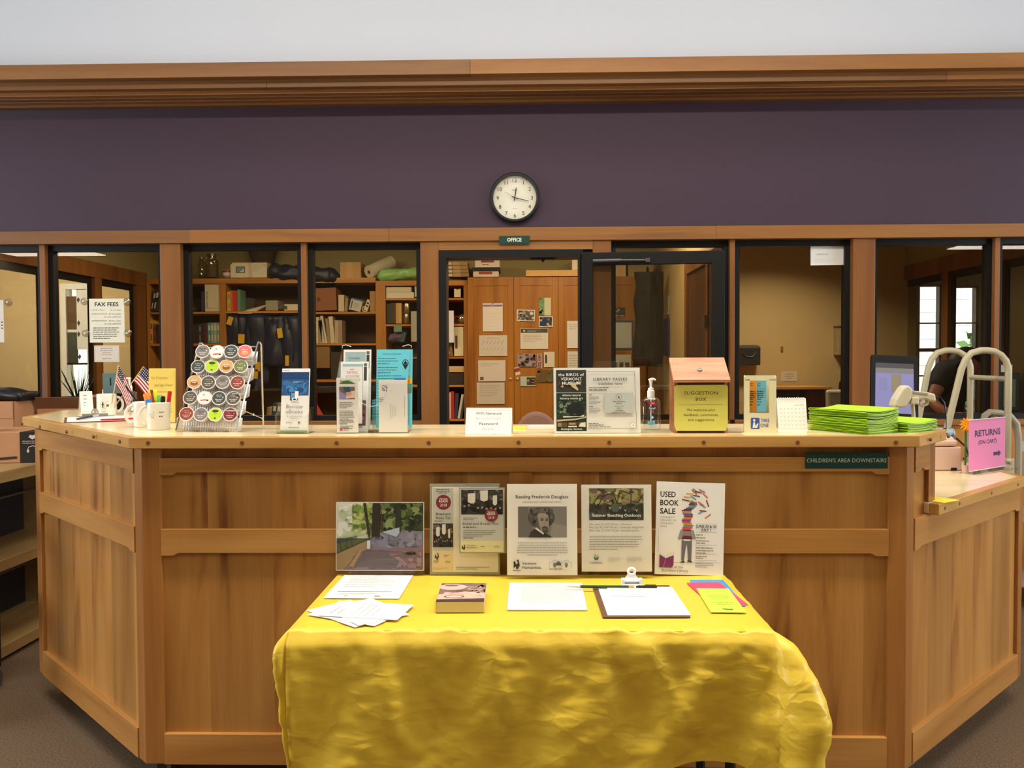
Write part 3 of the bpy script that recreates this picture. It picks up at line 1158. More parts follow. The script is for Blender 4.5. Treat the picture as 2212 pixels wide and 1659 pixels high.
# --- clipboard with sign-up sheet on the left wing
p = ctr(216, 906)
cb = thing('clipboard', 'clipboard holding a blank white sheet beside the white mugs', 'clipboard', (p.x-.01, p.y-.015, CT+.0005), math.radians(28))
MB().box(-.115, .115, -.16, .16, 0, .003).build('board', mat('hardboard', (104, 72, 48), .6, var=.1), cb, bevel=.001)
MB().box(-.105, .112, -.158, .135, .0031, .0045).build('paper_sheet', PAPER, cb)
b = MB()
b.prism([(-.075, .12), (.075, .12), (.062, .155), (-.062, .155)], .0046, .007, 'z').box(-.05, .05, .14, .165, .007, .016)
b.tube([(.012*math.cos(a), .17, .022+.012*math.sin(a)) for a in [i*math.pi/6 for i in range(12)]], .0022, 6, closed=True)
b.build('clip', mat('clip_steel', (170, 170, 168), .3, .9), cb)
q = ctr(166, 912)
t = pen('ballpoint_pen', 'silver and black ballpoint pen on the left clipboard sheet', (q.x, q.y, CT+.012), tuple(ctr(212, 903)+Vector((0, 0, .012))), .0045, (60, 58, 58), (190, 188, 190))
q = ctr(217, 912)
t = pen('red_pencil', 'red pencil with a grey tip on the clipboard sheet', tuple(q+Vector((0, 0, .0095))), tuple(ctr(294, 909)+Vector((0, 0, .0095))), .0036, (190, 24, 56), (196, 30, 62), capf=.1, cat='pencil')

# --- mugs
pr = Pr()
for s_ in (-1, 1):
    pr.pline([(-.018, .030), (-.018, .050), (-.004, .058), (.010, .050), (.010, .030)], .0007, (110, 100, 84))
pr.pline([(.002, .030), (.002, .052), (.014, .064), (.028, .052), (.028, .032)], .0007, (110, 100, 84))
pr.poly([(-.010, .034), (-.006, .052), (-.002, .034)], (86, 80, 62)).poly([(-.012, .044), (-.006, .062), (0, .044)], (86, 80, 62))
pr.rect(.009, .038, .019, .048, (100, 92, 74)).lines(-.01, .02, .028, 1, .01, .0016, (120, 112, 98))
pr.lines(-.012, .024, .016, 1, .01, .0025, (120, 112, 98))
pm = ctr(231, 897)
m1 = mug('mug', 'cream mug with a house drawing, holding two small flags', 231, 896, math.radians(12), pr, .0415, .093)
pr = Pr()
pr.text('opin', .017, .060, .007, (70, 68, 66), 'L').lines(.017, .040, .046, 1, .01, .005, (90, 88, 84))
pr.pline([(-.016, .060), (-.007, .044), (-.001, .042), (-.002, .068)], .0008, (90, 88, 86))
pm2 = ctr(343, 928)
m2 = mug('mug', 'front white mug with a word and line drawing, full of markers', 343, 928, math.radians(-165), None, .0385, .096)
pr2 = pr
for i, v in enumerate(pr2.b.v):
    a = v[0]/.0385+math.radians(165)
    r = .0388-v[1]*.5
    pr2.b.v[i] = (r*math.sin(a), -r*math.cos(a), v[2])
pr2.b.build('printed_motif', INK, m2)
m3 = mug('mug', 'plain white mug standing just behind the marker mug', 313, 922, math.radians(-160), None, .0385, .092)
mb_ = Vector((pm2.x, pm2.y, CT))


def inmug(c, x, y, px, py, r, body, cap, nm, label, capf, cat='marker'):
    """marker standing in a mug, its top seen at px, py"""
    base = Vector((c.x+x, c.y+y, CT+.012))
    tip = P(px, py, Y=c.y+y*2.0)
    return pen(nm, label, base, tip, r, body, cap, 'markers in the front white mug', capf, cat)


inmug(mb_, -.018, .012, 316, 850, .0115, (236, 120, 22), (246, 130, 30), 'highlighter', 'fat orange highlighter in the front white mug', .35)
inmug(mb_, -.010, -.010, 319, 862, .0085, (40, 110, 190), (60, 130, 210), 'marker_pen', 'blue marker pen with a pale top in the front white mug', .2)
inmug(mb_, 0, .010, 334, 842, .0075, (224, 206, 30), (240, 226, 40), 'highlighter', 'yellow highlighter in the front white mug', .3)
inmug(mb_, -.004, 0, 327, 842, .0045, (150, 90, 60), (120, 70, 50), 'pencil', 'brown pencil leaning in the front white mug', .1, 'pencil')
inmug(mb_, .008, .010, 341, 855, .0065, (60, 190, 60), (84, 205, 80), 'highlighter', 'green highlighter low in the front white mug', .3)
inmug(mb_, .016, -.004, 352, 856, .0075, (24, 24, 24), (34, 33, 34), 'marker_pen', 'black marker pen in the front white mug', .3)
inmug(mb_, .022, .008, 367, 845, .0065, (180, 24, 36), (206, 34, 46), 'marker_pen', 'red marker pen leaning right in the front white mug', .3)


# --- flags
def flag(label, base, tip, rz, size, droop, seed):
    """small stick flag; cloth hangs from the upper stick"""
    a, b = Vector(base), Vector(tip)
    t = thing('stick_flag', label, 'flag', a, 0, 'small stick flags in the cream mug')
    d = b-a
    MB().tube([(0, 0, 0), tuple(d)], .0022, 8, c=(206, 172, 112)).build('stick', PAINT, t)
    n = d.normalized()
    side = Vector(rz).normalized()
    W_, H_ = size
    mb = MB()
    nu, nv = 26, 26
    fold = n.cross(side)

    def fp(u, v):
        q = d-n*(H_*(1-v))+side*(W_*u*(1-.25*droop*u))
        q += Vector((0, 0, -1))*droop*W_*u*u*.9
        return q+fold*(.010*math.sin(u*5+v*2+seed)*u)
    red, wht, blu = (150, 32, 48), (226, 214, 208), (36, 38, 66)
    for i in range(nu):
        for j in range(nv):
            u0, u1, v0, v1 = i/nu, (i+1)/nu, j/nv, (j+1)/nv
            c = red if (j//2) % 2 == 0 else wht
            if u0 < .42 and v0 >= .46:
                c = blu
                if i % 2 == 1 and j % 3 == 1:
                    c = wht
            k = [fp(u0, v0), fp(u1, v0), fp(u1, v1), fp(u0, v1)]
            mb.add(k, [(0, 1, 2, 3)], c)
    mb.build('flag_cloth', PAINT, t)
    return t


c1 = Vector((pm.x, pm.y, CT))
fa = P(256, 788, Y=pm.y)
fb = P(310, 792, Y=pm.y+.05)
flag('left stick flag with stars and stripes drooping over the cream mug', c1+Vector((.012, .01, .02)), P(256, 788, Y=pm.y+.01), (.45, .1, -.75), (.115, .085), .35, 0)
flag('right stick flag with stars and stripes leaning towards the yellow sign', c1+Vector((.02, .02, .03)), P(310, 792, Y=pm.y+.03), (.72, .05, -.62), (.115, .080), .35, 2)
pen('ballpoint_pen', 'long black pen crossing the stick flags beside the pump bottle', tuple(P(296, 868, Y=pm.y-.02)), tuple(P(270, 832, Y=pm.y-.02)), .0042, (20, 20, 20), (90, 84, 60), capf=.1)
# tissue standing behind the mug
q = ctr(222, 884)
mb = MB()
mb.grid(lambda u, v: (pm.x-.03+.045*u*(1-.5*v), pm.y+.004+.008*math.sin(u*7), CT+.0065+.112*v*(1-.35*abs(u-.45)*2)), 10, 8)
tag(mb.build('paper_tissue', mat('tissue_white', (232, 230, 228), .9), None, smooth=True, solid=.0015), 'white paper tissue peeking over the cream flag mug', 'tissue')
# pump bottle (left)
q = ctr(281, 893)


def pump_bottle(label, q, rz, prof_w, prof_d, h, neck, pumpw, body_m, lab, liquid=None):
    t = thing('hand_sanitizer', label, 'bottle', (q.x, q.y, CT+.0005), rz)
    w_, d_ = prof_w, prof_d
    b = MB()
    secs = [(0, .94), (.004, 1), (h*.86, 1.0), (h*.93, .86), (h, .42)]
    n = 32
    vs, fs = [], []
    for z, s_ in secs:
        for k in range(n):
            a = 2*math.pi*k/n
            cx_, sx_ = math.cos(a), math.sin(a)
            x = w_*s_*math.copysign(abs(cx_)**.45, cx_)
            y = d_*s_*math.copysign(abs(sx_)**.55, sx_)
            vs.append((x, y, z))
    for i in range(len(secs)-1):
        for k in range(n):
            fs.append((i*n+k, i*n+(k+1) % n, (i+1)*n+(k+1) % n, (i+1)*n+k))
    fs += [tuple(reversed(range(n))), tuple(range((len(secs)-1)*n, len(secs)*n))]
    b.add(vs, fs)
    b.build('bottle_body', body_m, t, smooth=True)
    pw = mat('white_plastic', (236, 234, 228), .35, var=.01)
    r = neck
    MB().lathe([(r*.95, h-.004), (r, h), (r, h+.020), (r*.8, h+.022), (r*.75, h+.030), (r*.35, h+.031), (r*.30, h+.036)], 24).build('collar', pw, t, smooth=True)
    MB().lathe([(r*.25, h+.03), (r*.42, h+.048), (r*.5, h+.056)], 16).ball((0, 0, h+.058), r*.75, r*.6, r*.35).tube([(0, 0, h+.059), (pumpw*.6, 0, h+.060), (pumpw, 0, h+.056)], [r*.4, r*.32, r*.26], 10).build('pump_head', pw, t, smooth=True)
    MB().tube([(0, 0, .01), (0, 0, h)], .0022, 8).build('dip_tube', mat('tube_clear', (210, 220, 222), .3), t)
    if lab:
        o = lab.b.build('label', INK, t)
        o.location = (-w_*.86, -d_*1.01, .0)
    return t


gel = clear('clear_gel', (.93, .965, .975), .08, .05)
gel2 = clear('milky_bottle', (.93, .93, .93), .12, .1)
lab = Pr()
lab.rect(.012, .052, .022, .062, (60, 60, 62)).rect(.010, .030, .018, .046, (90, 90, 92)).ell(.022, .022, .006, .006, (70, 150, 200)).lines(.006, .03, .014, 2, .006, .003, (150, 190, 210))
pump_bottle('clear pump bottle with a white top behind the stick flags', ctr(281, 889), math.radians(150), .034, .024, .098, .0125, .03, gel2, lab)
# --- yellow sign in a clear holder
q = ctr(349, 914)
t = thing('yellow_sign', 'small yellow sign in a clear stand left of the coffee pod rack', 'sign', (q.x, q.y, CT), math.radians(2))
pr = Pr()
kk = (120, 112, 70)
pr.text('For Computers', .011, .166, .011, kk, 'L', width=.062).text('Just Sign In here', .022, .138, .011, kk, 'L', width=.07).lines(.02, .085, .115, 2, .014, .004, (170, 160, 100)).lines(.06, .095, .06, 4, .011, .004, (150, 140, 90), seed=4)
sheet(t, .105, .208, pr, .001, mat('yellow_paper', (232, 206, 104), .6, var=.03), (0, .0035, .004), (math.radians(-4), 0, 0))
MB().add([(-.054, -.001, .001), (.054, -.001, .001), (.054, -.001, .214), (-.054, -.001, .214)], [(0, 1, 2, 3)]).build('front_panel', ACRYL, t, rot=(math.radians(-4), 0, 0))
MB().box(-.054, .054, .006, .0075, .001, .214).build('back_panel', ACRYL, t, rot=(math.radians(-4), 0, 0))
MB().box(.0535, .0555, -.001, .007, .001, .214).build('holder_edge', mat('holder_edge_brown', (110, 86, 50), .3), t, rot=(math.radians(-4), 0, 0))

# --- chrome coffee pod rack
pl, pr_r = ctr(380, 932), ctr(511, 935)
pb1, pb2 = ctr(437, 924), ctr(569, 926)
rk = thing('coffee_pod_rack', 'chrome easel rack holding rows of coffee pods on the counter', 'rack')
tl, trr = P(430, 742, Y=pl.y+.055), P(556, 740, Y=pl.y+.050)
LEG = .0031


def front(u, v):
    """point of the sloping rack front: u across 0..1, v up 0..1"""
    a, b = pl.lerp(tl, v), pr_r.lerp(trr, v)
    return a.lerp(b, u)


def addv(p, dx=0, dy=0, dz=0):
    return (p.x+dx, p.y+dy, p.z+dz)


for (f0, f1, bk) in ((pl, tl, pb1), (pr_r, trr, pb2)):
    top = f1
    pts = [f0+Vector((0, 0, LEG)), f0.lerp(f1, .5), f1+Vector((0, 0, -.008)), f1+Vector((.002, .006, .002)), f1+Vector((.004, .016, .003)), f1+Vector((.006, .024, -.006)), bk+Vector((0, 0, LEG))]
    MB().tube([tuple(q) for q in pts], LEG, 10).build('side_frame', CHROME, rk, smooth=True)
for v in (.955, .80, .615, .425, .24, .06):
    a, b = front(0, v), front(1, v)
    MB().tube([tuple(a), tuple(b)], .0019, 8).build('cross_wire', CHROME, rk, smooth=True)
MB().tube([tuple(front(1, .25)), tuple(front(1, .25).lerp(pb2.lerp(trr, .12), .5)), tuple(pb2.lerp(trr, .12))], .0017, 8).ball(tuple(front(1, .25)), .004, .004, .004).ball(tuple(pb2.lerp(trr, .12)), .004, .004, .004).ball(tuple(front(1, .25).lerp(pb2.lerp(trr, .12), .55)), .004, .004, .004).build('hinge_stay', CHROME, rk, smooth=True)
MB().tube([tuple(front(0, .25)), tuple(pb1.lerp(tl, .12))], .0017, 8).build('hinge_stay', CHROME, rk, smooth=True)
clearpl = mat('pod_shell', (214, 208, 200), .35, var=.02)
for r_ in range(5):
    for s_ in (-1,):
        v = .80-.186*r_
        a, b = front(.01, v), front(.985, v)
        mb = MB()
        n = Vector((0, -.95, .30))
        # shallow scalloped tray behind each row of pods
        pts = []
        for k in range(25):
            u = k/24
            q = a.lerp(b, u)
            pts.append(q)
        for k in range(24):
            s0, s1 = abs(math.sin(math.pi*4*k/24)), abs(math.sin(math.pi*4*(k+1)/24))
            up = Vector((0, .008, .030))
            q0, q1 = pts[k], pts[k+1]
            mb.add([tuple(q0+Vector((.008, .022, -.010-.010*s0))), tuple(q1+Vector((.008, .022, -.010-.010*s1))), tuple(q1+up+Vector((.008, .026, 0))), tuple(q0+up+Vector((.008, .026, 0)))], [(0, 1, 2, 3)])
        mb.build('pod_tray', clearpl, rk, smooth=True, solid=.001)
podc = {'grey': ((126, 120, 116), (70, 66, 64)), 'white': ((226, 220, 214), (190, 70, 50)), 'dark': ((70, 76, 72), (150, 160, 150)), 'pink': ((214, 110, 110), (240, 150, 90)),
        'lime': ((176, 208, 50), (70, 80, 40)), 'tan': ((206, 160, 100), (130, 90, 50)), 'olive': ((112, 118, 74), (160, 170, 110)), 'red': ((140, 66, 52), (190, 130, 110)),
        'brown': ((92, 86, 76), (160, 150, 136)), 'maroon': ((126, 50, 58), (200, 150, 150))}
rows = [['grey', 'white', 'dark', 'pink'], ['dark', 'lime', 'tan', 'olive'], ['tan', 'brown', 'grey', 'red'], ['brown', 'white', 'dark', 'brown'], ['red', 'grey', 'lime', 'maroon']]
cen = [[(438, 759), (469, 760), (499, 759), (529, 759)], [(428, 792), (458, 791), (489, 791), (520, 791)], [(420, 825), (450, 826), (481, 825), (513, 826)], [(411, 859), (442, 859), (473, 860), (504, 860)], [(403, 894), (434, 895), (465, 895), (497, 895)]]
rn = ['top', 'second', 'middle', 'fourth', 'bottom']
cn = ['first', 'second', 'third', 'last']
desc = {'grey': 'grey lid', 'white': 'white lid with a red mark', 'dark': 'dark green-black lid', 'pink': 'pink and orange lid', 'lime': 'lime green lid', 'tan': 'tan lid', 'olive': 'olive green lid', 'red': 'red-brown lid', 'brown': 'brown-black lid', 'maroon': 'maroon lid'}
nrm = (trr-pr_r).cross(tl-trr)
nvec = Vector((.10, -.93, .36)).normalized()
for i in range(5):
    for j in range(4):
        v = (935-cen[i][j][1])/194*.985
        q = P(cen[i][j][0], cen[i][j][1], Y=front(.5, v).y-.012)
        base, acc = podc[rows[i][j]]
        t = thing('coffee_pod', 'coffee pod with %s, %s in the %s row' % (desc[rows[i][j]], cn[j], rn[i]), 'coffee pod', q, 0, 'coffee pods in the chrome rack')
        t.rotation_euler = nvec.to_track_quat('Z', 'Y').to_euler()
        R_ = .0248
        MB().lathe([(.016, -.040), (.0185, -.038), (.0205, -.004), (R_, -.003), (R_, 0)], 28, caps=False).lathe([(.001, -.040), (.016, -.040)], 28, caps=False).lathe([(R_, 0), (R_-.0004, .0012), (R_-.004, .0010)], 28, caps=False, c=None).build('cup', mat('pod_white', (226, 220, 214), .4), t, smooth=True)
        mb = MB()
        # lid art in flat shapes, local xy plane
        lid = Pr()
        lid.ell(0, 0, R_-.003, R_-.003, base, 28)
        if rows[i][j] == 'white':
            lid.ell(-.003, .010, .003, .003, (150, 140, 136), 12).poly([(-.014, -.012), (.006, -.010), (.006, -.006), (-.012, -.008)], (200, 60, 40)).ell(.010, -.010, .004, .003, (60, 50, 48), 10)
        elif rows[i][j] == 'lime':
            lid.ell(0, .011, .011, .005, (64, 62, 40), 14).lines(-.012, .012, 0, 1, .01, .005, (150, 190, 40), 'C').ell(0, -.014, .0035, .003, acc, 10)
        elif rows[i][j] in ('pink', 'tan'):
            lid.ell(0, -.006, .013, .008, acc, 14).lines(-.012, .012, .004, 2, .007, .003, (240, 220, 210), 'C', seed=i+j)
        else:
            lid.lines(-.012, .012, .009, 2, .006, .003, acc, 'C', seed=i*4+j).lines(-.015, .015, -.006, 2, .006, .0028, (206, 200, 190), 'C', seed=i+9*j).rect(.011, .0, .015, .004, (214, 208, 200))
        o = lid.b.build('lid', INK, t)
        # print faces -Y in its own frame; turn it to face +Z
        o.rotation_euler = (-math.pi/2, 0, 0)
        o.location = (0, 0, .0014)

# --- e-book leaflets in a clear stand
q = ctr(634, 937)
t = thing('leaflet_holder', 'clear stand with blue and white e-book leaflets on the counter', 'leaflet stand', (q.x, q.y+.02, CT), math.radians(-3))
MB().box(-.054, .054, -.038, .05, .0004, .0024).build('foot', ACRYL, t)
MB().box(-.052, .052, 0, .0018, .0, .085).build('back_panel', ACRYL, t, loc=(0, .018, .002), rot=(math.radians(-14), 0, 0))
MB().box(-.056, .050, 0, .0018, .0, .060).build('front_panel', ACRYL, t, loc=(0, -.028, .002), rot=(math.radians(-6), 0, 0))
for x in (-.056, .052):
    MB().prism([(-.028, .002), (.018, .002), (.0, .085), (-.034, .060)], x, x+.0018, 'x').build('side_panel', ACRYL, t)
LH = .212
lf = thing('leaflet', 'stack of blue and white folded leaflets about borrowing e-books', 'leaflet', (q.x, q.y+.02, CT+.004), math.radians(-3))
pr = Pr()
W_ = .092
pr.rect(0, .122, W_, LH-.012, (44, 84, 130)).blobs(.002, .124, W_-.002, .172, 26, .013, [(62, 118, 172), (70, 130, 186), (56, 108, 160)], 3).rect(0, LH-.034, W_, LH-.012, (36, 66, 112)).rect(0, LH-.012, W_, LH, (236, 236, 234))
pr.text('Overhead', .004, LH-.008, .004, (60, 60, 60), 'L', width=.02).lines(.03, .068, .166, 1, .01, .002, (190, 210, 230), 'C')
pr.rect(.030, .106, .056, .134, (30, 46, 74)).rect(.033, .110, .053, .131, (96, 150, 190)).rect(.046, .112, .058, .136, (240, 240, 238)).ell(.045, .109, .009, .006, (236, 236, 234), 14).ell(.045, .109, .005, .003, (40, 50, 70), 12)
pr.lines(.022, .072, .098, 1, .01, .0018, (150, 150, 150), 'C').text('Borrow', W_/2, .080, .0125, (142, 150, 146), width=.056).text('eBooks', W_/2, .063, .0125, (142, 150, 146), width=.056).text('& audiobooks', W_/2, .051, .006, (160, 166, 162), width=.05)
pr.lines(.02, .074, .044, 1, .01, .002, (170, 170, 170), 'C').text('Listen', .030, .030, .006, (90, 96, 96), shear=.3, width=.022).rect(.060, .029, .066, .036, (120, 124, 120)).lines(.012, .080, .015, 1, .01, .0025, (150, 150, 150), 'C').rect(0, .0, W_, .006, (128, 166, 92))
sheet(lf, W_, LH, pr, .010, PAPER, (0, -.014, 0), (math.radians(-8), 0, 0), 'cover_sheet')

# --- large clear holder with pockets
q = ctr(805, 936)
t = thing('brochure_holder', 'large clear pocket holder full of brochures and papers', 'brochure holder', (q.x, q.y, CT), math.radians(2.5))
HX = .118
HH = .285
hr = math.radians(-9)
MB().box(-HX, HX, 0, .002, 0, HH).build('back_panel', ACRYL, t, loc=(0, .075, .001), rot=(hr, 0, 0))
MB().box(-HX, HX, 0, .0018, 0, .155).build('middle_panel', ACRYL, t, loc=(0, .035, .001), rot=(hr*.7, 0, 0))
MB().add([(-HX, 0, 0), (-HX+.10, 0, 0), (-HX+.10, 0, .185), (-HX, 0, .185)], [(0, 1, 2, 3)]).build('left_pocket', ACRYL, t, loc=(0, -.004, .001), rot=(0, 0, 0))
b = MB().add([(HX-.10, 0, 0), (HX, 0, 0), (HX, 0, .175), (HX-.10, 0, .175)], [(0, 1, 2, 3)])
b.build('right_pocket', ACRYL, t, loc=(0, -.004, .001))
b = MB()
for k in range(10):
    a0, a1 = math.pi+math.pi*k/10, math.pi+math.pi*(k+1)/10
    b.add([(.045*math.cos(a0), 0, .045*math.sin(a0)), (.045*math.cos(a1), 0, .045*math.sin(a1)), (.047*math.cos(a1), 0, .047*math.sin(a1)), (.047*math.cos(a0), 0, .047*math.sin(a0))], [(0, 1, 2, 3)])
b.build('pocket_cutout_edge', mat('acrylic_edge', (214, 220, 218), .2), t, loc=(-.002, .0, .135), solid=.002)
MB().box(-.0012, .0012, -.004, .075, 0, .11).build('divider', ACRYL, t)
for x in (-HX, HX-.002):
    MB().prism([(-.004, .001), (.09, .001), (.12, HH-.005), (.108, HH-.005), (.005, .18)], x, x+.002, 'x').build('side_panel', ACRYL, t)
MB().box(-HX, HX, -.006, .09, .0004, .0022).build('foot', ACRYL, t)
for s_ in (-1, 1):
    MB().tube([(s_*HX, .122, HH-.002), (s_*HX, .122, HH+.005), (s_*(HX-.012), .122, HH+.008), (s_*(HX-.03), .122, HH+.002)], .0012, 6).build('top_edge', mat('acrylic_edge', (214, 220, 218), .2), t)


def inholder(nm, label, x, y, z, w_, h_, pr, m=None, rx=hr, th=.002, cat='brochure', rzz=0):
    M_ = Matrix.Rotation(math.radians(2.5), 3, 'Z') @ Vector((x, y, 0))
    o = thing(nm, label, cat, (q.x+M_.x, q.y+M_.y, CT+z), math.radians(2.5), 'papers in the large clear holder')
    sheet(o, w_, h_, pr, th, m or PAPER, (0, 0, 0), (rx, 0, 0), 'cover_sheet')
    return o


cyan = mat('cyan_paper', (96, 190, 204), .6, var=.02)
pr = Pr()
pr.text('Summer Fun @ Burnham', .052, .250, .0055, (50, 84, 92), width=.062).lines(.004, .080, .236, 3, .009, .003, (60, 110, 118)).lines(.004, .078, .205, 3, .009, .003, (60, 110, 118), seed=2)
pr.lines(.004, .102, .176, 3, .009, .003, (60, 110, 118), seed=3).lines(.004, .1, .150, 3, .009, .003, (60, 110, 118), seed=4).lines(.004, .04, .120, 9, .0105, .003, (60, 110, 118), seed=6)
pr.ell(.098, .222, .0105, .0115, (24, 34, 36), 24).poly([(.0885, .217), (.1075, .217), (.098, .198)], (24, 34, 36)).ell(.098, .223, .008, .008, (110, 196, 208), 20).poly([(.091, .219), (.105, .219), (.098, .230)], (24, 34, 36)).rect(.094, .216, .102, .219, (24, 34, 36))
pr.rect(.062, .120, .12, .170, (60, 120, 190)).rect(.062, .120, .12, .147, (70, 150, 70)).rect(.100, .150, .12, .170, (236, 170, 50)).text('FUNZ', .080, .153, .010, (30, 60, 120), width=.03).text('A', .110, .153, .010, (150, 60, 40)).rect(.062, .120, .12, .134, (110, 110, 112))
inholder('cyan_flyer', 'bright cyan flyer with a map pin emblem in the clear holder', .062, .0700, .012, .122, .268, pr, cyan)
tealg = (150, 174, 174)
for k, (x, y, z, lab_) in enumerate(((-.064, .066, .010, 'rear grey-green brochure on charitable giving in the clear holder'), (-.070, .050, -.014+.016, 'front grey-green brochure on charitable giving in the clear holder'))):
    h_ = .270-.033*k
    pr = Pr()
    pr.rect(.006, .012, .075, h_-.008, tealg).rect(.078, h_-.065, .088, h_-.018, (60, 62, 56)).rect(.078, h_-.016, .088, h_-.006, (90, 96, 92)).text('Charitable', .036, h_-.033, .0085, (100, 118, 118), shear=.15, width=.04).text('Requests', .036, h_-.045, .0085, (100, 118, 118), shear=.15, width=.036)
    pr.rect(.050, .02, .086, .105, (118, 76, 86)).blobs(.052, .03, .084, .1, 14, .009, [(150, 96, 100), (80, 60, 76), (170, 120, 110)], 6)
    inholder('grey_brochure', lab_, x, y, z, .094, h_, pr, rx=hr)
pr = Pr()
pr.text('WRITING', .034, .166, .009, (200, 74, 96), width=.036).lines(.02, .05, .180, 1, .01, .003, (220, 130, 140), 'C').text('A COUNTING', .036, .154, .008, (150, 150, 140), width=.046).text('DOCTRANNIES', .036, .142, .008, (150, 150, 140), width=.05)
inholder('writing_leaflet', 'white leaflet headed in pink about writing in the clear holder', -.073, .030, .03, .068, .190, pr, rx=hr*.5)
pr = Pr()
pr.poly([(.010, .162), (.022, .170), (.036, .172), (.052, .166), (.062, .161), (.062, .160), (.010, .160)], (60, 120, 60)).poly([(.010, .168), (.015, .173), (.020, .168)], (200, 80, 90)).lines(.035, .065, .171, 1, .01, .003, (190, 180, 160))
pr.rect(.009, .110, .060, .151, (120, 104, 92)).poly([(.009, .110), (.045, .112), (.030, .124), (.009, .138)], (150, 140, 190)).poly([(.028, .112), (.060, .114), (.060, .138), (.040, .134)], (226, 196, 176)).poly([(.022, .151), (.044, .151), (.046, .128), (.026, .136)], (50, 90, 96)).ell(.040, .128, .010, .006, (214, 160, 140))
pr.lines(.009, .060, .098, 4, .0058, .0026, (120, 118, 112)).lines(.009, .062, .070, 6, .0052, .0026, (130, 128, 122), seed=3).lines(.009, .062, .040, 3, .0062, .003, (90, 88, 84), seed=8).lines(.012, .06, .020, 2, .005, .003, (110, 108, 104), seed=9).rect(.010, .006, .019, .015, (200, 60, 70)).text('f', .0145, .008, .005, (240, 230, 230)).lines(.022, .058, .012, 2, .005, .003, (110, 108, 104), seed=12)
inholder('community_leaflet', 'narrow white leaflet with a hand photograph in the front left pocket', -.082, -.0015, .003, .070, .180, pr, rx=0, th=.004)
pr = Pr()
pr.blobs(.010, .134, .030, .156, 26, .0028, [(150, 150, 160), (176, 176, 182)], 5).lines(.002, .018, .113, 3, .0055, .0022, (110, 110, 112)).text('important papers enclosed', .084, .085, .0026, (140, 140, 144), width=.068, rot=-math.pi/2)
for k in range(4):
    pr.text('mail to the library', .040+.0055*k, .070, .0024, (140, 140, 144), width=.05-.006*k, rot=math.pi/2)
inholder('envelope', 'white envelope standing in the front right pocket of the clear holder', .068, -.0015, .003, .094, .172, pr, rx=0, th=.003, cat='envelope')

# --- WiFi tent card
p0, p1 = ctr(1003, 939), ctr(1109, 938)
cx, cyy = (p0+p1)/2, 0
t = thing('tent_card', 'white tent card giving the wireless network and password', 'card', (cx.x, cx.y+.035, CT+.0008), math.radians(-4))
pr = Pr()
W_, H_ = .150, .088
pr.frame(.008, .006, W_-.008, H_-.007, .0006, (170, 170, 190))
pr.text('WiFi Network', W_/2, .066, .0085, (92, 94, 104), width=.086, bold=.006).text('BurnhamPublic', W_/2, .050, .008, (196, 198, 202), width=.084).text('Password', W_/2, .031, .0085, (92, 94, 104), width=.060, bold=.006).text('library1', W_/2, .014, .008, (186, 188, 196), width=.04)
tl_ = math.atan2(.032, .082)
sheet(t, W_, H_, pr, .0008, cardm, (0, -.035, 0), (-tl_, 0, math.radians(0)), 'front_leaf')
sheet(t, W_, H_, None, .0008, cardm, (0, .030, 0), (tl_*.9, 0, 0), 'back_leaf')
# yellow notes and papers at the back edge
p0 = ctr(1118, 926)
b = MB().box(-.038, .038, -.030, .030, 0, .006)
tag(b.build('yellow_note_pad', mat('yellow_note', (250, 232, 70), .6), None, (p0.x-.01, p0.y, CT+.0003), (0, 0, .05)), 'yellow sticky note pad behind the wireless card', 'note pad')
p0 = ctr(1176, 922)
b = MB().box(-.060, .060, -.020, .020, 0, .002).box(-.055, .055, -.018, .022, .0021, .004)
tag(b.build('paper_slips', PAPER, None, (p0.x, p0.y-.003, CT+.0003), (0, 0, -.03)), 'white paper slips at the back edge left of the bird museum sign', 'paper')

# --- bird museum sign
p0, p1 = ctr(1196, 937), ctr(1385, 936)
t = thing('museum_pass_sign', 'white landscape sign about bird museum library passes on the counter', 'sign', ((p0.x+p1.x)/2, (p0.y+p1.y)/2, CT), math.atan2(p1.y-p0.y, p1.x-p0.x))
W_, H_ = .281, .213
pr = Pr()
dk, dg = (50, 54, 44), (44, 58, 40)
pr.rect(.008, .007, .106, .206, dg).rect(.008, .133, .106, .206, (58, 58, 50)).rect(.008, .131, .106, .1325, (210, 212, 200))
pr.blobs(.010, .065, .104, .112, 70, .007, [(60, 80, 54), (86, 110, 80), (40, 50, 36), (120, 140, 112), (34, 44, 34)], 11)
pr.ell(.070, .075, .030, .024, (34, 38, 34), 18).blobs(.012, .05, .104, .066, 30, .006, [(50, 66, 44), (34, 44, 32), (70, 84, 58)], 5)
pr.poly([(.030, .056), (.085, .055), (.100, .062), (.096, .054), (.030, .051)], (220, 216, 196)).poly([(.010, .044), (.070, .048), (.096, .052), (.104, .058), (.104, .050), (.070, .043), (.010, .038)], (190, 176, 140))
pr.rect(.010, .020, .104, .036, (92, 76, 50)).rect(.046, .020, .074, .024, (226, 220, 196)).rect(.048, .028, .070, .034, (176, 140, 96)).poly([(.080, .022), (.102, .020), (.102, .036), (.086, .034)], (220, 216, 190)).rect(.012, .022, .024, .034, (150, 130, 90)).rect(.042, .018, .046, .040, (60, 46, 30)).rect(.074, .018, .078, .040, (60, 46, 30))
pr.poly([(.040, .158), (.052, .160), (.060, .150), (.078, .138), (.080, .144), (.072, .156), (.086, .172), (.066, .162), (.050, .166)], (206, 190, 130)).poly([(.042, .157), (.056, .160), (.050, .165)], (216, 120, 100)).poly([(.022, .152), (.030, .158), (.033, .150), (.028, .148)], (206, 150, 130)).poly([(.012, .154), (.018, .172), (.022, .160)], (90, 80, 60)).poly([(.080, .160), (.094, .178), (.090, .164)], (110, 96, 70))
wt = (236, 236, 226)
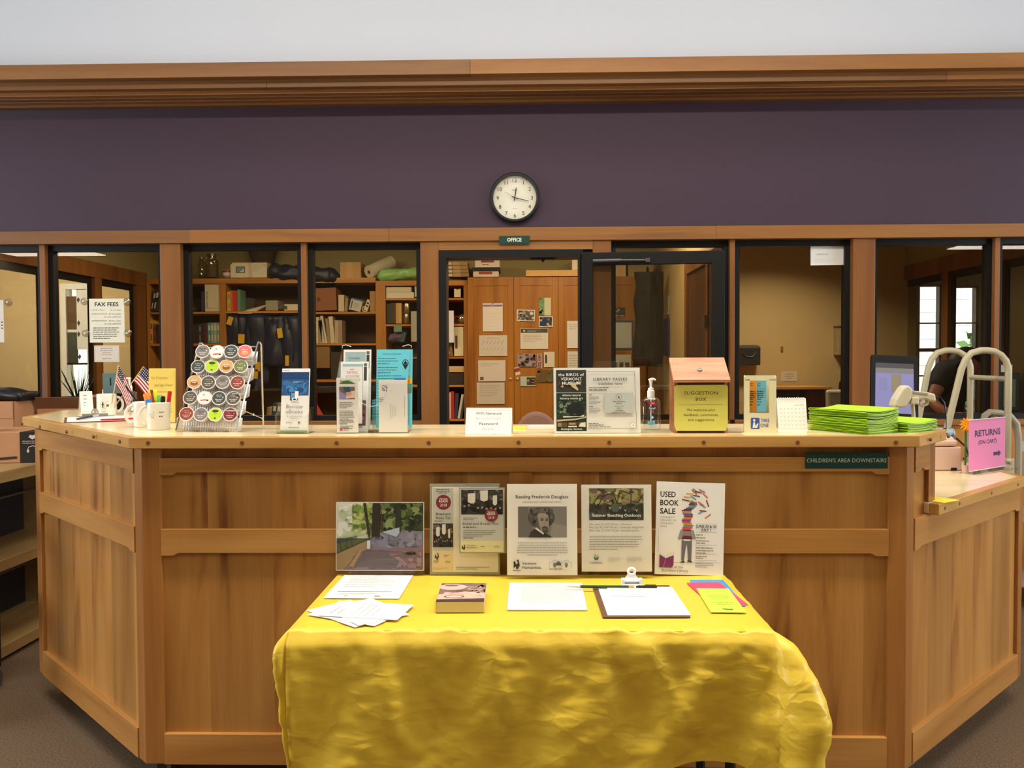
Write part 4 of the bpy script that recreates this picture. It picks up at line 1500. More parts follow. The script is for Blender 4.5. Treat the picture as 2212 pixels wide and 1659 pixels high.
pr.text('the BIRDS of', .057, .186, .0092, wt, width=.084, bold=.012).text('VERMONT', .057, .172, .0092, wt, width=.068, bold=.012).text('MUSEUM', .057, .158, .0092, wt, width=.060, bold=.012)
pr.text('where natural', .057, .1205, .0068, wt, width=.060, bold=.01).text('history meets art', .057, .1105, .0068, wt, width=.074, bold=.01).text('Huntington, Vermont', .057, .011, .006, wt, width=.068, bold=.008)
g_ = (118, 114, 106)
pr.pline([(.107, .200), (.263, .200), (.268, .014), (.107, .014)], .001, (92, 92, 88))
pr.text('LIBRARY PASSES', .184, .171, .0085, (60, 60, 58), width=.110, bold=.014, space=1.15).text('available here', .184, .157, .0075, (90, 88, 84), width=.078, shear=.25, bold=.01)
pr.lines(.114, .240, .146, 1, .01, .003, g_).lines(.114, .215, .139, 1, .01, .0035, (80, 78, 74), seed=5).lines(.114, .132, .123, 1, .01, .0028, (80, 78, 74)).lines(.114, .152, .118, 4, .0035, .0018, g_, seed=9).lines(.114, .156, .101, 3, .0036, .0018, g_, seed=2)
pr.lines(.114, .142, .085, 1, .01, .0028, (80, 78, 74), seed=4).lines(.114, .157, .080, 5, .0036, .0018, g_, seed=14)
pr.rect(.164, .065, .257, .131, (196, 200, 190)).ell(.211, .117, .0105, .0105, (110, 108, 100), 22).ell(.211, .117, .0095, .0095, (196, 200, 190), 22).poly([(.209, .122), (.214, .116), (.212, .111), (.216, .107), (.210, .113)], (40, 40, 36)).text('FREE ADMISSION', .211, .100, .004, (80, 80, 72), width=.04).lines(.192, .230, .095, 1, .01, .002, g_, 'C').text('Free to visit', .211, .086, .0035, (100, 100, 94), width=.03).lines(.198, .224, .080, 1, .1, .002, g_, 'C').lines(.187, .236, .073, 1, .1, .002, g_, 'C').lines(.168, .253, .067, 1, .1, .002, g_, 'C')
pr.lines(.112, .172, .030, 1, .01, .003, (110, 108, 102)).lines(.112, .206, .025, 1, .01, .003, (90, 88, 84), seed=3).lines(.112, .236, .019, 1, .01, .003, (110, 108, 102), seed=6)
pr.ell(.255, .025, .0085, .0085, (150, 148, 140), 20).ell(.255, .025, .0075, .0075, (230, 228, 220), 20).poly([(.253, .030), (.258, .024), (.257, .020)], (50, 50, 46))
a = sheet(t, W_, H_, pr, .003, mat('sign_board', (226, 224, 212), .5, var=.01), (0, 0, .001), (math.radians(-6), 0, 0), 'sign_sheet')
MB().add([(-W_/2, 0, 0), (W_/2+.002, 0, 0), (W_/2+.002, 0, H_+.001), (-W_/2, 0, H_+.001)], [(0, 1, 2, 3)]).build('clear_cover', ACRYL, t, (0, -.0055, .001), (math.radians(-6), 0, 0))
MB().box(-W_/2, W_/2, 0, .06, .0004, .0022).build('foot', ACRYL, t)

# --- hand sanitizer
lab = Pr()
lab.rect(.012, .088, .044, .095, (176, 34, 44)).lines(.018, .04, .0905, 1, .01, .003, (236, 220, 220), 'C')
lab.poly([(.012, .070), (.015, .080), (.042, .080), (.039, .070)], (30, 50, 110)).text('Purell', .027, .0715, .0066, (240, 240, 244), bold=.015, width=.022, shear=.15).lines(.015, .040, .064, 1, .01, .003, (220, 130, 150), 'C').lines(.012, .040, .0595, 1, .01, .002, (150, 160, 180), 'C')
lab.ell(.027, .044, .006, .006, (90, 160, 200), 18).ell(.027, .044, .0035, .0035, (226, 238, 244), 14).poly([(.012, .018), (.036, .018), (.036, .034), (.012, .030)], (126, 196, 226)).lines(.016, .034, .028, 3, .005, .002, (60, 120, 170), seed=3)
pump_bottle('clear hand sanitizer pump bottle with red and blue label beside the suggestion box', ctr(1406, 929), math.radians(4), .0315, .021, .112, .0125, .016, gel, lab)

# --- suggestion box
p0, p1 = ctr(1457, 936), ctr(1572, 936)
t = thing('suggestion_box', 'wooden suggestion box with sloping lid and yellow sign', 'box', ((p0.x+p1.x)/2, p0.y, CT), math.radians(-1.5))
bw = wood('box_wood', (172, 116, 80), (152, 96, 62), (130, 78, 50), grain='x', streak=30, along=4, rough=.4)
hw_ = (p1.x-p0.x)/2
MB().prism([(0, 0), (.125, 0), (.125, .232), (.098, .232), (-.002, .168), (0, .168)], -hw_, -hw_+.010, 'x').build('side', bw, t, bevel=.001)
MB().prism([(0, 0), (.125, 0), (.125, .232), (.098, .232), (-.002, .168), (0, .168)], hw_-.010, hw_, 'x').build('side', bw, t, bevel=.001)
MB().box(-hw_+.010, hw_-.010, .006, .015, .0, .165).build('front_board', wood('box_wood_dark', (112, 70, 42), (98, 58, 34), (80, 46, 26), grain='x', streak=30, along=4), t)
MB().box(-hw_+.010, hw_-.010, .115, .125, .0, .232).build('back_board', bw, t)
MB().box(-hw_+.010, hw_-.010, .015, .115, .0, .008).build('base', bw, t)
sl = math.atan2(.232-.166, .100)
LLn = math.hypot(.11, .07)
lid = wood('box_lid_wood', (206, 150, 118), (190, 134, 102), (170, 112, 82), grain='x', streak=40, along=5, rough=.35)
o = MB().box(-hw_-.006, hw_+.006, 0, LLn, 0, .011).build('lid', lid, t, (0, -.012, .164), (sl, 0, 0), bevel=.0015)
b = MB().lathe([(.0085, 0), (.0085, .004), (.0075, .005), (.0045, .0052), (.0042, .0042)], 24)
b.build('lock', mat('lock_steel', (160, 158, 152), .3, .9), o, (.0, .055, .011), smooth=True)
MB().box(-hw_*.82, hw_*.72, .1, .1035, .232, .237).build('slot_strip', mat('aluminium', (190, 188, 182), .35, .8), t, (0, 0, .006))
pr = Pr()
W_, H_ = hw_*2+.001, .150
oc = [(.006, 0), (W_-.006, 0), (W_, .016), (W_, H_-.008), (W_-.005, H_-.001), (.007, H_-.002), (0, H_-.008), (0, .018)]
pr.text('SUGGESTION', W_/2, .117, .0105, (70, 72, 40), width=.108, bold=.006).text('BOX', W_/2, .097, .0105, (70, 72, 40), width=.034, bold=.006).line((.016, .084), (W_-.014, .085), .0007, (120, 120, 70))
pr.text('We welcome your', W_/2, .064, .0078, (82, 84, 48), width=.092).text('feedback, comments,', W_/2, .048, .0078, (82, 84, 48), width=.112).text('and suggestions', W_/2, .032, .0078, (82, 84, 48), width=.084)
o = MB().prism(oc, 0, .0006, 'y').build('yellow_label', mat('yellow_card', (204, 198, 92), .55, var=.03), t, (-W_/2, -.0015, .008))
pr.put(o)

# --- take-one box with bookmarks
q = ctr(1642, 937)
t = thing('take_one_dispenser', 'cream card dispenser box lettered TAKE ONE holding bookmarks', 'dispenser', (q.x, q.y, CT), math.radians(-11))
crm = mat('cream_card', (222, 216, 172), .55, var=.02)
BW, BH, BD = .094, .182, .050
MB().box(0, BW, 0, .002, 0, BH*.36).box(0, .014, 0, .002, BH*.36, BH-.008).box(BW-.020, BW, 0, .002, BH*.36, BH-.008).box(0, BW, 0, .002, BH*.93, BH).build('front_board', crm, t, (-BW/2, 0, .001))
MB().prism([(0, .001), (BD, .001), (BD, BH+.004), (0, BH)], -BW/2-.002, -BW/2, 'x').build('side_board', crm, t)
MB().prism([(0, .001), (BD, .001), (BD, BH+.004), (0, BH)], BW/2, BW/2+.002, 'x').build('side_board', crm, t)
MB().box(-BW/2, BW/2, BD-.002, BD, .001, BH+.004).build('back_board', crm, t)
MB().box(-BW/2-.008, BW/2+.010, -.006, BD+.004, .0002, .0012).build('base_flap', crm, t)
pr = Pr()
bl = (66, 92, 168)
n = 6


def rr_(u0, v0, u1, v1, r):
    out = []
    for (cx_, cy2, a0) in ((u1-r, v0+r, -90), (u1-r, v1-r, 0), (u0+r, v1-r, 90), (u0+r, v0+r, 180)):
        for k_ in range(5):
            a_ = math.radians(a0+90*k_/4)
            out.append((cx_+r*math.cos(a_), cy2+r*math.sin(a_)))
    return out


pr.poly(rr_(.018, .014, .045, .050, .003), bl).ell(.0285, .042, .0035, .0042, (230, 228, 208), 14).poly([(.0235, .018), (.038, .018), (.040, .023), (.032, .024), (.031, .036), (.0265, .037)], (230, 228, 208)).poly([(.031, .025), (.041, .034), (.0415, .027), (.036, .022)], (230, 228, 208)).line((.034, .024), (.037, .033), .001, bl)
pr.text('TAKE', .062, .037, .0105, bl, width=.026, bold=.01).text('ONE', .060, .021, .0105, bl, width=.025, bold=.01)
o = pr.put(t, 'lettering', 0)
o.location = (-BW/2, -.0002, .001)
for k, (x0, x1, c, lb) in enumerate(((.015, .036, (226, 150, 46), 'orange bookmark at the left of the take-one dispenser'), (.037, .066, (110, 182, 196), 'light blue bookmark at the right of the take-one dispenser'))):
    pr = Pr()
    w2 = x1-x0
    dk_ = (70, 60, 40) if k == 0 else (40, 70, 76)
    pr.text('Book', .0015, .088, .005, dk_, 'L', width=.010).text('Mark', .0015, .0815, .005, dk_, 'L', width=.010).lines(.001, w2*.85, .064, 5, .0062, .003, dk_, seed=k+3).lines(.001, w2*.6, .030, 2, .009, .003, dk_, seed=k+8)
    M_ = Matrix.Rotation(math.radians(-11), 3, 'Z') @ Vector(((x0+x1)/2-BW/2, .012-.003*k, 0))
    o = thing('bookmark', lb, 'bookmark', (q.x+M_.x, q.y+M_.y, CT+.070), math.radians(-11), 'bookmarks in the dispenser box')
    sheet(o, w2, .100, pr, .006, mat('bookmark_%d' % k, c, .6), (0, 0, 0), (math.radians(-3), 0, 0), 'cover_sheet')

# --- desk calendar
q = ctr(1712, 925)
t = thing('desk_calendar', 'small white June desk calendar with wire binding', 'calendar', (q.x-.003, q.y, CT), math.radians(-3))
pr = Pr()
W_, H_ = .098, .106
pr.text('June 2018', .074, .080, .005, (150, 147, 138), width=.03)
for i in range(5):
    for j in range(7):
        pr.rect(.010+.0125*j, .012+.014*i, .0125+.0125*j, .0145+.014*i, (160, 158, 150), True)
pr.l += 1
for j in range(15):
    pr.ell(.006+.0061*j, .093, .0011, .0011, (130, 126, 112), 8, True)
tl2 = math.radians(16)
o = sheet(t, W_, H_, pr, .002, PAPER, (0, -.02, .0005), (-tl2, 0, 0), 'page')
sheet(t, W_, H_, None, .002, PAPER, (0, .04, .0005), (tl2, 0, 0), 'stand_leaf')
b = MB()
for j in range(15):
    x = -W_/2+.006+.0061*j
    b.tube([(x, .004*math.cos(a_), H_-.004+.006*math.sin(a_)) for a_ in [k_*math.pi/5 for k_ in range(10)]], .0007, 5, closed=True)
b.build('wire_binding', mat('white_wire', (220, 216, 206), .4), t, (0, .010, -.002), kind='stuff')

# --- green leaflets in stacks
gm = mat('lime_paper', (166, 208, 40), .55, var=.04, scale=4)
gm2 = mat('lime_paper_dark', (146, 190, 34), .55, var=.04, scale=4)


NUMS = ['lowest', 'second', 'third', 'fourth', 'fifth', 'sixth', 'seventh', 'eighth', 'ninth', 'tenth', 'eleventh', 'twelfth', 'thirteenth', 'fourteenth', 'fifteenth', 'sixteenth', 'seventeenth', 'eighteenth', 'nineteenth', 'twentieth']


def ORD(i, n):
    return 'topmost' if i == n-1 else (NUMS[i] if i == 0 else NUMS[i]+' from the bottom,')


def leaf_stack(p0, rz, n, w_, d_, dz, word, group, sp):
    rr = random.Random(n)
    for i in range(n):
        t = thing('green_leaflet', '%s lime green leaflet in the %s' % (ORD(i, n), word), 'leaflet', (p0.x+rr.uniform(-sp, sp), p0.y+rr.uniform(-sp, sp), CT+.0004+i*dz), rz+rr.uniform(-.03, .03), group)
        sag = .003+.002*rr.random()
        prof = []
        N = 10
        for k in range(N+1):
            u = k/N
            prof.append((u*d_, -sag*math.sin(math.pi*min(1, u*1.1))*min(1, i/6)+.006*u*u*min(1, i/8)))
        up = [(a_, b_+dz*.62) for a_, b_ in prof]
        MB().prism(prof+list(reversed(up)), 0, w_, 'x').build('cover_sheet', gm if i % 3 else gm2, t)
        MB().prism([(-.0016, dz*.3), (0, 0), (0, dz*.62)], 0, w_, 'x').build('fold', gm, t)


leaf_stack(Vector((.932, .188, 0)), math.radians(-60), 20, .236, .143, .0038, 'tall left stack', 'leaflets in the tall lime stack', .003)
leaf_stack(Vector((1.105, .205, 0)), math.radians(-60), 9, .190, .145, .0040, 'short right stack', 'leaflets in the short lime stack', .004)

# --- green direction sign on the desk front
p0, p1 = P(1739, 1012, Y=-.006), P(1918, 977, Y=-.006)
t = thing('direction_sign', 'green plastic sign reading CHILDRENS AREA DOWNSTAIRS on the desk front', 'sign', (p0.x, -.0045, p0.z))
W_, H_ = p1.x-p0.x, p1.z-p0.z
MB().box(0, W_, -.003, 0, 0, H_).build('plate', mat('dark_green_plastic', (24, 62, 52), .35), t, bevel=.0008)
pr = Pr()
pr.text("CHILDREN'S AREA DOWNSTAIRS", W_/2, H_*.38, .0125, (200, 204, 178), width=W_*.96)
pr.put(t, 'lettering', -.003)
# ================================================================= THINGS ON THE YELLOW TABLE
TZ = TT+.0022
LTR_W, LTR_H = .216, .279


def stand(label, pxl, pxr, pyb, pyt, pr, w_, h_, lean, hold=True, m=None, extra=0., nm='display_sign', sx=.0, th=.002, rzadd=0., frame=0., mholder=None):
    """printed sheet leaning on a clear holder; foot line seen at pyb"""
    a, b = P(pxl, pyb, Z=TZ), P(pxr, pyb, Z=TZ)
    t = thing(nm, label, 'sign', ((a.x+b.x)/2, (a.y+b.y)/2, TZ), rzadd)
    rx = -math.radians(lean)
    sheet(t, w_, h_, pr, th, m or mat('poster_paper', (222, 216, 202), .6, var=.01, spec=.2), (sx, 0, .001+frame), (rx, 0, 0), 'poster_sheet')
    if hold:
        hm = mholder or ACRYL
        MB().add([(-w_/2-.002, 0, 0), (w_/2+.002, 0, 0), (w_/2+.002, 0, h_+extra+frame), (-w_/2-.002, 0, h_+extra+frame)], [(0, 1, 2, 3)]).build('clear_cover', ACRYL, t, (sx, -.0065, .001), (rx, 0, 0))
        MB().box(-w_/2-.002, w_/2+.002, 0, .0015, 0, h_+extra+frame).build('back_panel', hm, t, (sx, .0035, .001), (rx, 0, 0))
    return t


gf = (126, 122, 112)
# painting-like park photo
pr = Pr()
W_, H_ = .277, .213
pr.rect(0, 0, W_, H_, (92, 96, 60))
pr.rect(0, .10, .10, H_, (196, 198, 176)).blobs(.002, .10, .11, .21, 50, .018, [(206, 206, 186), (180, 190, 150), (214, 214, 200)], 21)
pr.rect(.10, .11, W_, H_, (62, 76, 44)).blobs(.05, .11, .15, .21, 90, .012, [(150, 170, 80), (120, 146, 66), (90, 112, 56), (176, 186, 110)], 3).blobs(.12, .12, .275, .21, 130, .014, [(50, 62, 38), (70, 86, 48), (42, 50, 34), (96, 112, 62), (130, 142, 90)], 8)
pr.poly([(0, 0), (W_, 0), (W_, .10), (.19, .125), (.13, .105), (.09, .09), (0, .05)], (132, 104, 108)).poly([(0, .05), (.09, .09), (.12, .085), (.06, .04), (.02, 0), (0, 0)], (150, 126, 90))
pr.poly([(.11, .086), (.20, .126), (W_, .122), (W_, .075), (.17, .066), (.12, .066)], (118, 114, 130)).blobs(.11, .07, .27, .12, 50, .018, [(126, 122, 140), (108, 104, 118), (138, 134, 150)], 6)
pr.blobs(.05, .004, .27, .06, 70, .018, [(140, 110, 116), (120, 92, 96), (150, 122, 124), (112, 96, 92)], 9).poly([(.045, .01), (.09, .06), (.15, .062), (.20, .03), (.19, .01)], (104, 92, 92)).poly([(.04, .012), (.075, .065), (.085, .066), (.055, .012)], (160, 132, 84))
pr.poly([(.112, .105), (.116, H_), (.140, H_), (.138, .105)], (50, 42, 34)).poly([(.085, H_), (.094, H_), (.108, .108), (.100, .110)], (56, 46, 38)).poly([(.140, .125), (.150, .120), (.142, .20)], (60, 52, 40)).poly([(.185, .12), (.190, H_), (.205, H_), (.204, .12)], (44, 42, 34)).poly([(.228, .12), (.230, .18), (.236, .12)], (40, 44, 34))
pr.poly([(.001, .095), (.066, .108), (.066, .105), (.001, .091)], (50, 62, 70)).poly([(.001, .088), (.066, .102), (.066, .099), (.001, .084)], (50, 62, 70)).pline([(.012, .090), (.016, .066), (.022, .062)], .0014, (40, 44, 50)).pline([(.034, .094), (.032, .076), (.038, .068)], .0014, (40, 44, 50)).pline([(.050, .098), (.050, .080), (.056, .074)], .0014, (40, 44, 50))
pr.rect(.098, .068, .108, .094, (180, 184, 190)).poly([(.145, .12), (.20, .135), (.20, .118), (.19, .105)], (150, 160, 170))
pr.frame(.001, .001, W_-.001, H_-.001, .0018, (206, 204, 196))
stand('framed landscape print of a park bench and tree trunks on the table', 725, 918, 1242, 1087, pr, W_, H_, 3.5, True, None, .004, 'park_picture', th=.002, frame=.014)

# bread and roses board with two sheets
RC = (126, 46, 50)


def crowd(pr, u0, v0, u1, v1, seed):
    pr.rect(u0, v0, u1, v1, (58, 54, 50)).blobs(u0, v0+(v1-v0)*.55, u1, v1, 40, (u1-u0)*.06, [(90, 86, 80), (120, 114, 104), (60, 56, 52)], seed).blobs(u0, v0, u1, v0+(v1-v0)*.6, 40, (u1-u0)*.07, [(30, 28, 28), (44, 42, 40), (24, 23, 22)], seed+1)
    rr = random.Random(seed)
    for k_ in range(9):
        a_ = u0+(u1-u0)*(.08+.85*k_/8)
        b_ = v0+(v1-v0)*rr.uniform(.22, .5)
        pr.ell(a_, b_, (u1-u0)*.028, (v1-v0)*.045, (150, 142, 130), 8, True)
    pr.l += 1
    for (a_, b_, c_, d_) in ((.16, .5, .18, .36), (.46, .58, .18, .40), (.76, .42, .10, .36)):
        x, z = u0+(u1-u0)*a_, v0+(v1-v0)*b_
        pr.poly([(x, z), (x+(u1-u0)*c_*.5, z-(v1-v0)*.06), (x+(u1-u0)*c_, z), (x+(u1-u0)*c_, z+(v1-v0)*d_), (x, z+(v1-v0)*d_*.95)], (214, 208, 194))
    return pr


def badge(pr, u, v, r):
    pr.ell(u, v, r, r, RC, 30).text('Vermont', u, v+r*.35, r*.26, (230, 222, 212), width=r*1.1, bold=.01).text('READS', u, v+r*.0, r*.30, (230, 222, 212), width=r*1.2, bold=.015).text('2018', u, v-r*.55, r*.36, (230, 222, 212), width=r*.9)
    return pr


pr = Pr()
W_, H_ = .219, .284
fg = (196, 196, 178)
pr.rect(.008, .008, W_-.005, H_-.010, (222, 214, 192)).rect(.010, .210-.14, .074, H_-.013, (186, 186, 176)).rect(.010, .010, .074, .074, (222, 200, 150))
pr.lines(.016, .066, .265, 3, .0055, .003, (110, 108, 100), 'C')
badge(pr, .043, .226, .0235)
pr.text('Bread and', .042, .186, .0075, (70, 70, 66), width=.046, shear=.2, bold=.01).text('Roses, Too', .042, .174, .0075, (70, 70, 66), width=.046, shear=.2, bold=.01).lines(.014, .068, .166, 1, .01, .003, gf)
crowd(pr, .010, .086, .073, .160, 31)
pr.poly([(.016, .062), (.019, .063), (.021, .056), (.026, .058), (.023, .068), (.026, .069), (.029, .058), (.024, .046), (.021, .047), (.0205, .053), (.019, .052), (.016, .050)], (60, 56, 50)).lines(.012, .035, .042, 2, .005, .002, gf).lines(.044, .064, .060, 2, .005, .002, gf, seed=3).text('VPR', .056, .036, .007, (110, 106, 96), width=.018).lines(.01, .07, .020, 2, .004, .002, (196, 170, 120))
pr.lines(.082, .20, .022, 2, .005, .0022, (130, 126, 116), seed=5)
stand('portrait poster with a dark red badge in a grey-edged holder', 930, 1078, 1242, 1040, pr, W_, H_, 3, True, mat('grey_green_board', (150, 148, 130), .5), .003, 'reading_poster', th=.004)
pr = Pr()
W2, H2 = .142, .203
pr.rect(.004, .004, W2-.004, H2-.004, (190, 190, 180)).rect(.004, .004, W2-.004, .038, (214, 206, 152))
crowd(pr, .006, .120, W2-.006, H2-.006, 44)
badge(pr, .100, .118, .0205)
pr.lines(.012, .07, .108, 2, .005, .0026, gf).text('Bread and Roses, Too', .066, .088, .0075, (80, 80, 76), width=.112, shear=.2, bold=.008).lines(.012, .086, .079, 1, .01, .004, (90, 88, 82), seed=4).lines(.012, .122, .069, 4, .0055, .0022, gf, seed=2).lines(.012, .07, .046, 1, .01, .003, (90, 88, 82), seed=8)
pr.poly([(.008, .022), (.011, .023), (.0125, .018), (.016, .019), (.014, .026), (.017, .027), (.019, .018), (.016, .010), (.013, .011), (.012, .015), (.008, .013)], (50, 50, 46)).text('Vermont', .024, .022, .0055, (90, 88, 82), 'L', width=.026).text('Humanities', .024, .0155, .0055, (90, 88, 82), 'L', width=.033).lines(.066, .094, .020, 1, .01, .003, gf).text('VPR', .116, .017, .006, (120, 118, 108), width=.018)
a = P(992, 1195, Y=-.078)
b_ = P(1091, 1195, Y=-.078)
t = thing('reading_handbill', 'smaller crowd photo handbill in a sleeve fixed over the badge poster', 'handbill', ((a.x+b_.x)/2, -.078, a.z))
sheet(t, W2, H2, pr, .002, mat('grey_green_board', (150, 148, 130), .5), (0, 0, 0), (math.radians(-3), 0, 0), 'poster_sheet')
MB().add([(-W2/2-.002, 0, -.002), (W2/2+.003, 0, -.002), (W2/2+.003, 0, H2+.002), (-W2/2-.002, 0, H2+.002)], [(0, 1, 2, 3)]).build('clear_cover', ACRYL, t, (0, -.005, 0), (math.radians(-3), 0, 0))

# portrait lecture sign
pr = Pr()
W_, H_ = LTR_W, LTR_H
pr.text('Reading Frederick Douglass', W_/2, H_-.044, .0095, (58, 54, 50), width=.162, bold=.016).text('MONDAY JULY 2 FROM 6:30-7:30 PM', W_/2, H_-.058, .005, (140, 134, 122), width=.118)
u0, u1, v0, v1 = .034, .184, .115, .210
pr.rect(u0, v0, u1, v1, (120, 114, 104)).poly([(u0, v0), (u0+.05, v0), (u0+.03, v1), (u0, v1)], (104, 98, 90)).poly([(.13, v0), (u1, v0), (u1, .15), (.14, .16)], (134, 128, 116))
pr.ell(.106, .176, .041, .032, (74, 68, 62), 26).blobs(.070, .150, .142, .207, 60, .009, [(70, 64, 58), (54, 50, 46), (84, 78, 70), (104, 97, 88)], 17).blobs(.080, .190, .128, .208, 18, .007, [(126, 119, 108), (104, 98, 88)], 4)
pr.poly([(.066, v0), (.074, .132), (.086, .142), (.120, .126), (.134, .120), (.140, v0)], (54, 50, 46))
pr.poly([(.094, .186), (.100, .190), (.116, .190), (.126, .184), (.129, .170), (.129, .152), (.126, .138), (.118, .128), (.108, .130), (.096, .142), (.091, .158), (.091, .174)], (150, 138, 124)).poly([(.091, .174), (.095, .180), (.100, .150), (.108, .131), (.096, .142), (.091, .158)], (98, 90, 80))
pr.poly([(.104, .170), (.112, .172), (.112, .167), (.105, .166)], (66, 60, 54)).poly([(.119, .171), (.126, .172), (.126, .166), (.119, .166)], (66, 60, 54)).poly([(.102, .174), (.113, .176), (.113, .174), (.103, .172)], (84, 76, 68)).poly([(.118, .175), (.127, .176), (.127, .174), (.118, .173)], (84, 76, 68))
pr.poly([(.115, .168), (.118, .168), (.121, .154), (.113, .153)], (146, 134, 118)).poly([(.107, .147), (.117, .150), (.125, .147), (.126, .132), (.118, .127), (.110, .131)], (74, 66, 60)).poly([(.111, .142), (.122, .142), (.119, .1395), (.114, .1395)], (136, 116, 104)).poly([(.086, .142), (.112, .124), (.114, .128), (.090, .147)], (206, 198, 184))
pr.lines(.024, .192, .098, 6, .0075, .0026, (150, 146, 134), 'C', 7, 1.0)
pr.poly([(.020, .042), (.025, .043), (.027, .033), (.033, .036), (.030, .047), (.035, .048), (.039, .030), (.033, .018), (.028, .019), (.027, .027), (.025, .025), (.020, .022)], (54, 50, 46)).line((.018, .014), (.042, .014), .0012, (54, 50, 46)).text('Vermont', .046, .032, .0085, (86, 82, 76), 'L', width=.044, bold=.012).text('Humanities', .046, .0195, .0085, (86, 82, 76), 'L', width=.058, bold=.012)
for dx in (0, .036):
    pr.pline([(.130+dx, .020), (.130+dx, .038), (.146+dx, .047), (.162+dx, .038), (.162+dx, .022)], .0007, (110, 104, 94))
    pr.ell(.146+dx, .032, .005, .007, (130, 124, 112), 10).rect(.144+dx, .024, .148+dx, .029, (96, 90, 80))
pr.poly([(.150, .036), (.158, .044), (.166, .036), (.166, .030), (.150, .030)], (90, 84, 76)).lines(.130, .196, .018, 1, .01, .003, (110, 104, 94), seed=5)
stand('white lecture sign with a black and white portrait photo on the table', 1096, 1247, 1250, 1045, pr, W_, H_, 4, True, None, .002, 'lecture_sign', frame=.010)

# sketching sign
pr = Pr()
u0, u1, v0, v1 = .024, .192, .158, .256
pr.rect(u0, v0, u1, v1, (74, 66, 50)).blobs(u0, .205, u1, v1, 60, .016, [(150, 142, 86), (120, 116, 72), (146, 128, 100), (168, 160, 96), (108, 92, 76)], 41).blobs(u0, v0, u1, .21, 60, .013, [(52, 58, 50), (66, 74, 64), (46, 46, 38), (84, 92, 84)], 12)
for pts in ([(.024, .19), (.05, .20), (.07, .235), (.10, .24), (.11, .21)], [(.11, .21), (.12, .25), (.15, .24)], [(.152, .18), (.154, .256)], [(.154, .215), (.175, .212), (.192, .24)], [(.04, .215), (.052, .232), (.075, .232)], [(.08, .212), (.10, .222)]):
    pr.pline(pts, .0026, (54, 42, 34))
for (a_, b_2) in ((.052, .243), (.086, .242), (.110, .240), (.046, .208), (.083, .218), (.088, .196), (.120, .196), (.135, .188), (.170, .188), (.122, .234)):
    pr.pline([(a_-.004, b_2+.003), (a_, b_2), (a_+.004, b_2+.003)], .0014, (216, 210, 190)).line((a_, b_2), (a_, b_2-.004), .0012, (216, 210, 190))
pr.text('Summer Sketching Outdoors', (u0+u1)/2, .169, .0085, (232, 228, 214), width=.150, bold=.018)
pr.text('Mon. June 25, 6:30-7:30 pm - Claussen\'s', .024, .143, .0055, (96, 92, 84), 'L', width=.132).text('Mon. July 30, 6:30-7:30 pm - Colchester Village Park', .024, .1335, .0055, (96, 92, 84), 'L', width=.168).text('Mon. Aug. 27, 6:30-7:30 pm - Burnham Library', .024, .124, .0055, (96, 92, 84), 'L', width=.154)
pr.lines(.024, .192, .106, 6, .0076, .0026, (140, 134, 120), 'L', 19, 1.0)
pr.poly([(.036, .046), (.040, .036), (.050, .036), (.054, .046), (.045, .043)], (50, 110, 150)).poly([(.038, .048), (.042, .056), (.045, .046), (.050, .054), (.052, .047), (.045, .043)], (190, 170, 60)).text('Colchester', .044, .025, .0062, (110, 110, 100), width=.040, bold=.01).lines(.080, .124, .042, 4, .004, .0018, (180, 174, 156)).lines(.138, .19, .042, 4, .004, .0018, (180, 174, 156), seed=6)
stand('white sketching class sign with a landscape drawing on the table', 1255, 1410, 1248, 1046, pr, W_, H_-.012, 4, True, None, .016, 'sketching_sign', frame=.018)

# used book sale board
pr = Pr()
kb = (44, 42, 42)
for k_, s_ in enumerate(('USED', 'BOOK', 'SALE')):
    pr.text(s_, .012, .240-.026*k_, .0165, kb, 'L', width=(.048, .058, .048)[k_], bold=.02)
for k_, s_ in enumerate(('THOUSANDS OF', 'USED BOOKS, CDS,', 'DVDS, & AUDIO', 'BOOKS')):
    pr.text(s_, .014, .175-.0095*k_, .005, (150, 144, 134), 'L', width=(.044, .050, .042, .020)[k_])
rr = random.Random(5)
pal = [(128, 40, 66), (206, 96, 60), (96, 84, 130), (100, 150, 110), (206, 150, 70), (70, 64, 66), (190, 60, 90), (110, 130, 170), (176, 90, 110)]
for k_ in range(30):
    v = .114+k_*.0038
    wdt = .028+rr.uniform(-.003, .003)-(.0 if k_ < 24 else .004)
    if k_ < 7:
        wdt = .042-.0018*k_
    cx_ = .098+.0035*math.sin(k_*.8)+(0 if k_ < 22 else .003*(k_-22))
    pr.rect(cx_-wdt/2, v, cx_+wdt/2, v+.0034, pal[(k_*5+k_//3) % 9], True)
pr.l += 1
for (a_, b_2, an, c_) in ((.090, .232, -.2, 0), (.108, .228, -.35, 3), (.096, .241, -.1, 4), (.115, .240, -.6, 3), (.104, .252, -.05, 4), (.118, .258, -.7, 8), (.130, .258, -.15, 0), (.142, .262, -.45, 8), (.125, .246, -.15, 5), (.152, .248, -.7, 1), (.118, .224, -.8, 7), (.140, .222, -.6, 1), (.160, .224, -1.2, 0), (.146, .200, -.1, 0), (.141, .196, .5, 7), (.162, .184, .7, 1), (.145, .216, -.5, 7), (.122, .262, -.6, 3)):
    d_ = Vector((math.cos(an), math.sin(an)))*.011
    pr.line((a_-d_.x, b_2-d_.y), (a_+d_.x, b_2+d_.y), .0034, pal[c_])
pr.l += 1
gy = (104, 102, 104)
pr.poly([(.078, .140), (.070, .112), (.074, .108), (.084, .116), (.086, .140)], (140, 138, 140)).poly([(.118, .140), (.126, .114), (.122, .110), (.112, .118), (.110, .140)], (140, 138, 140)).rect(.081, .111, .115, .115, (70, 44, 66))
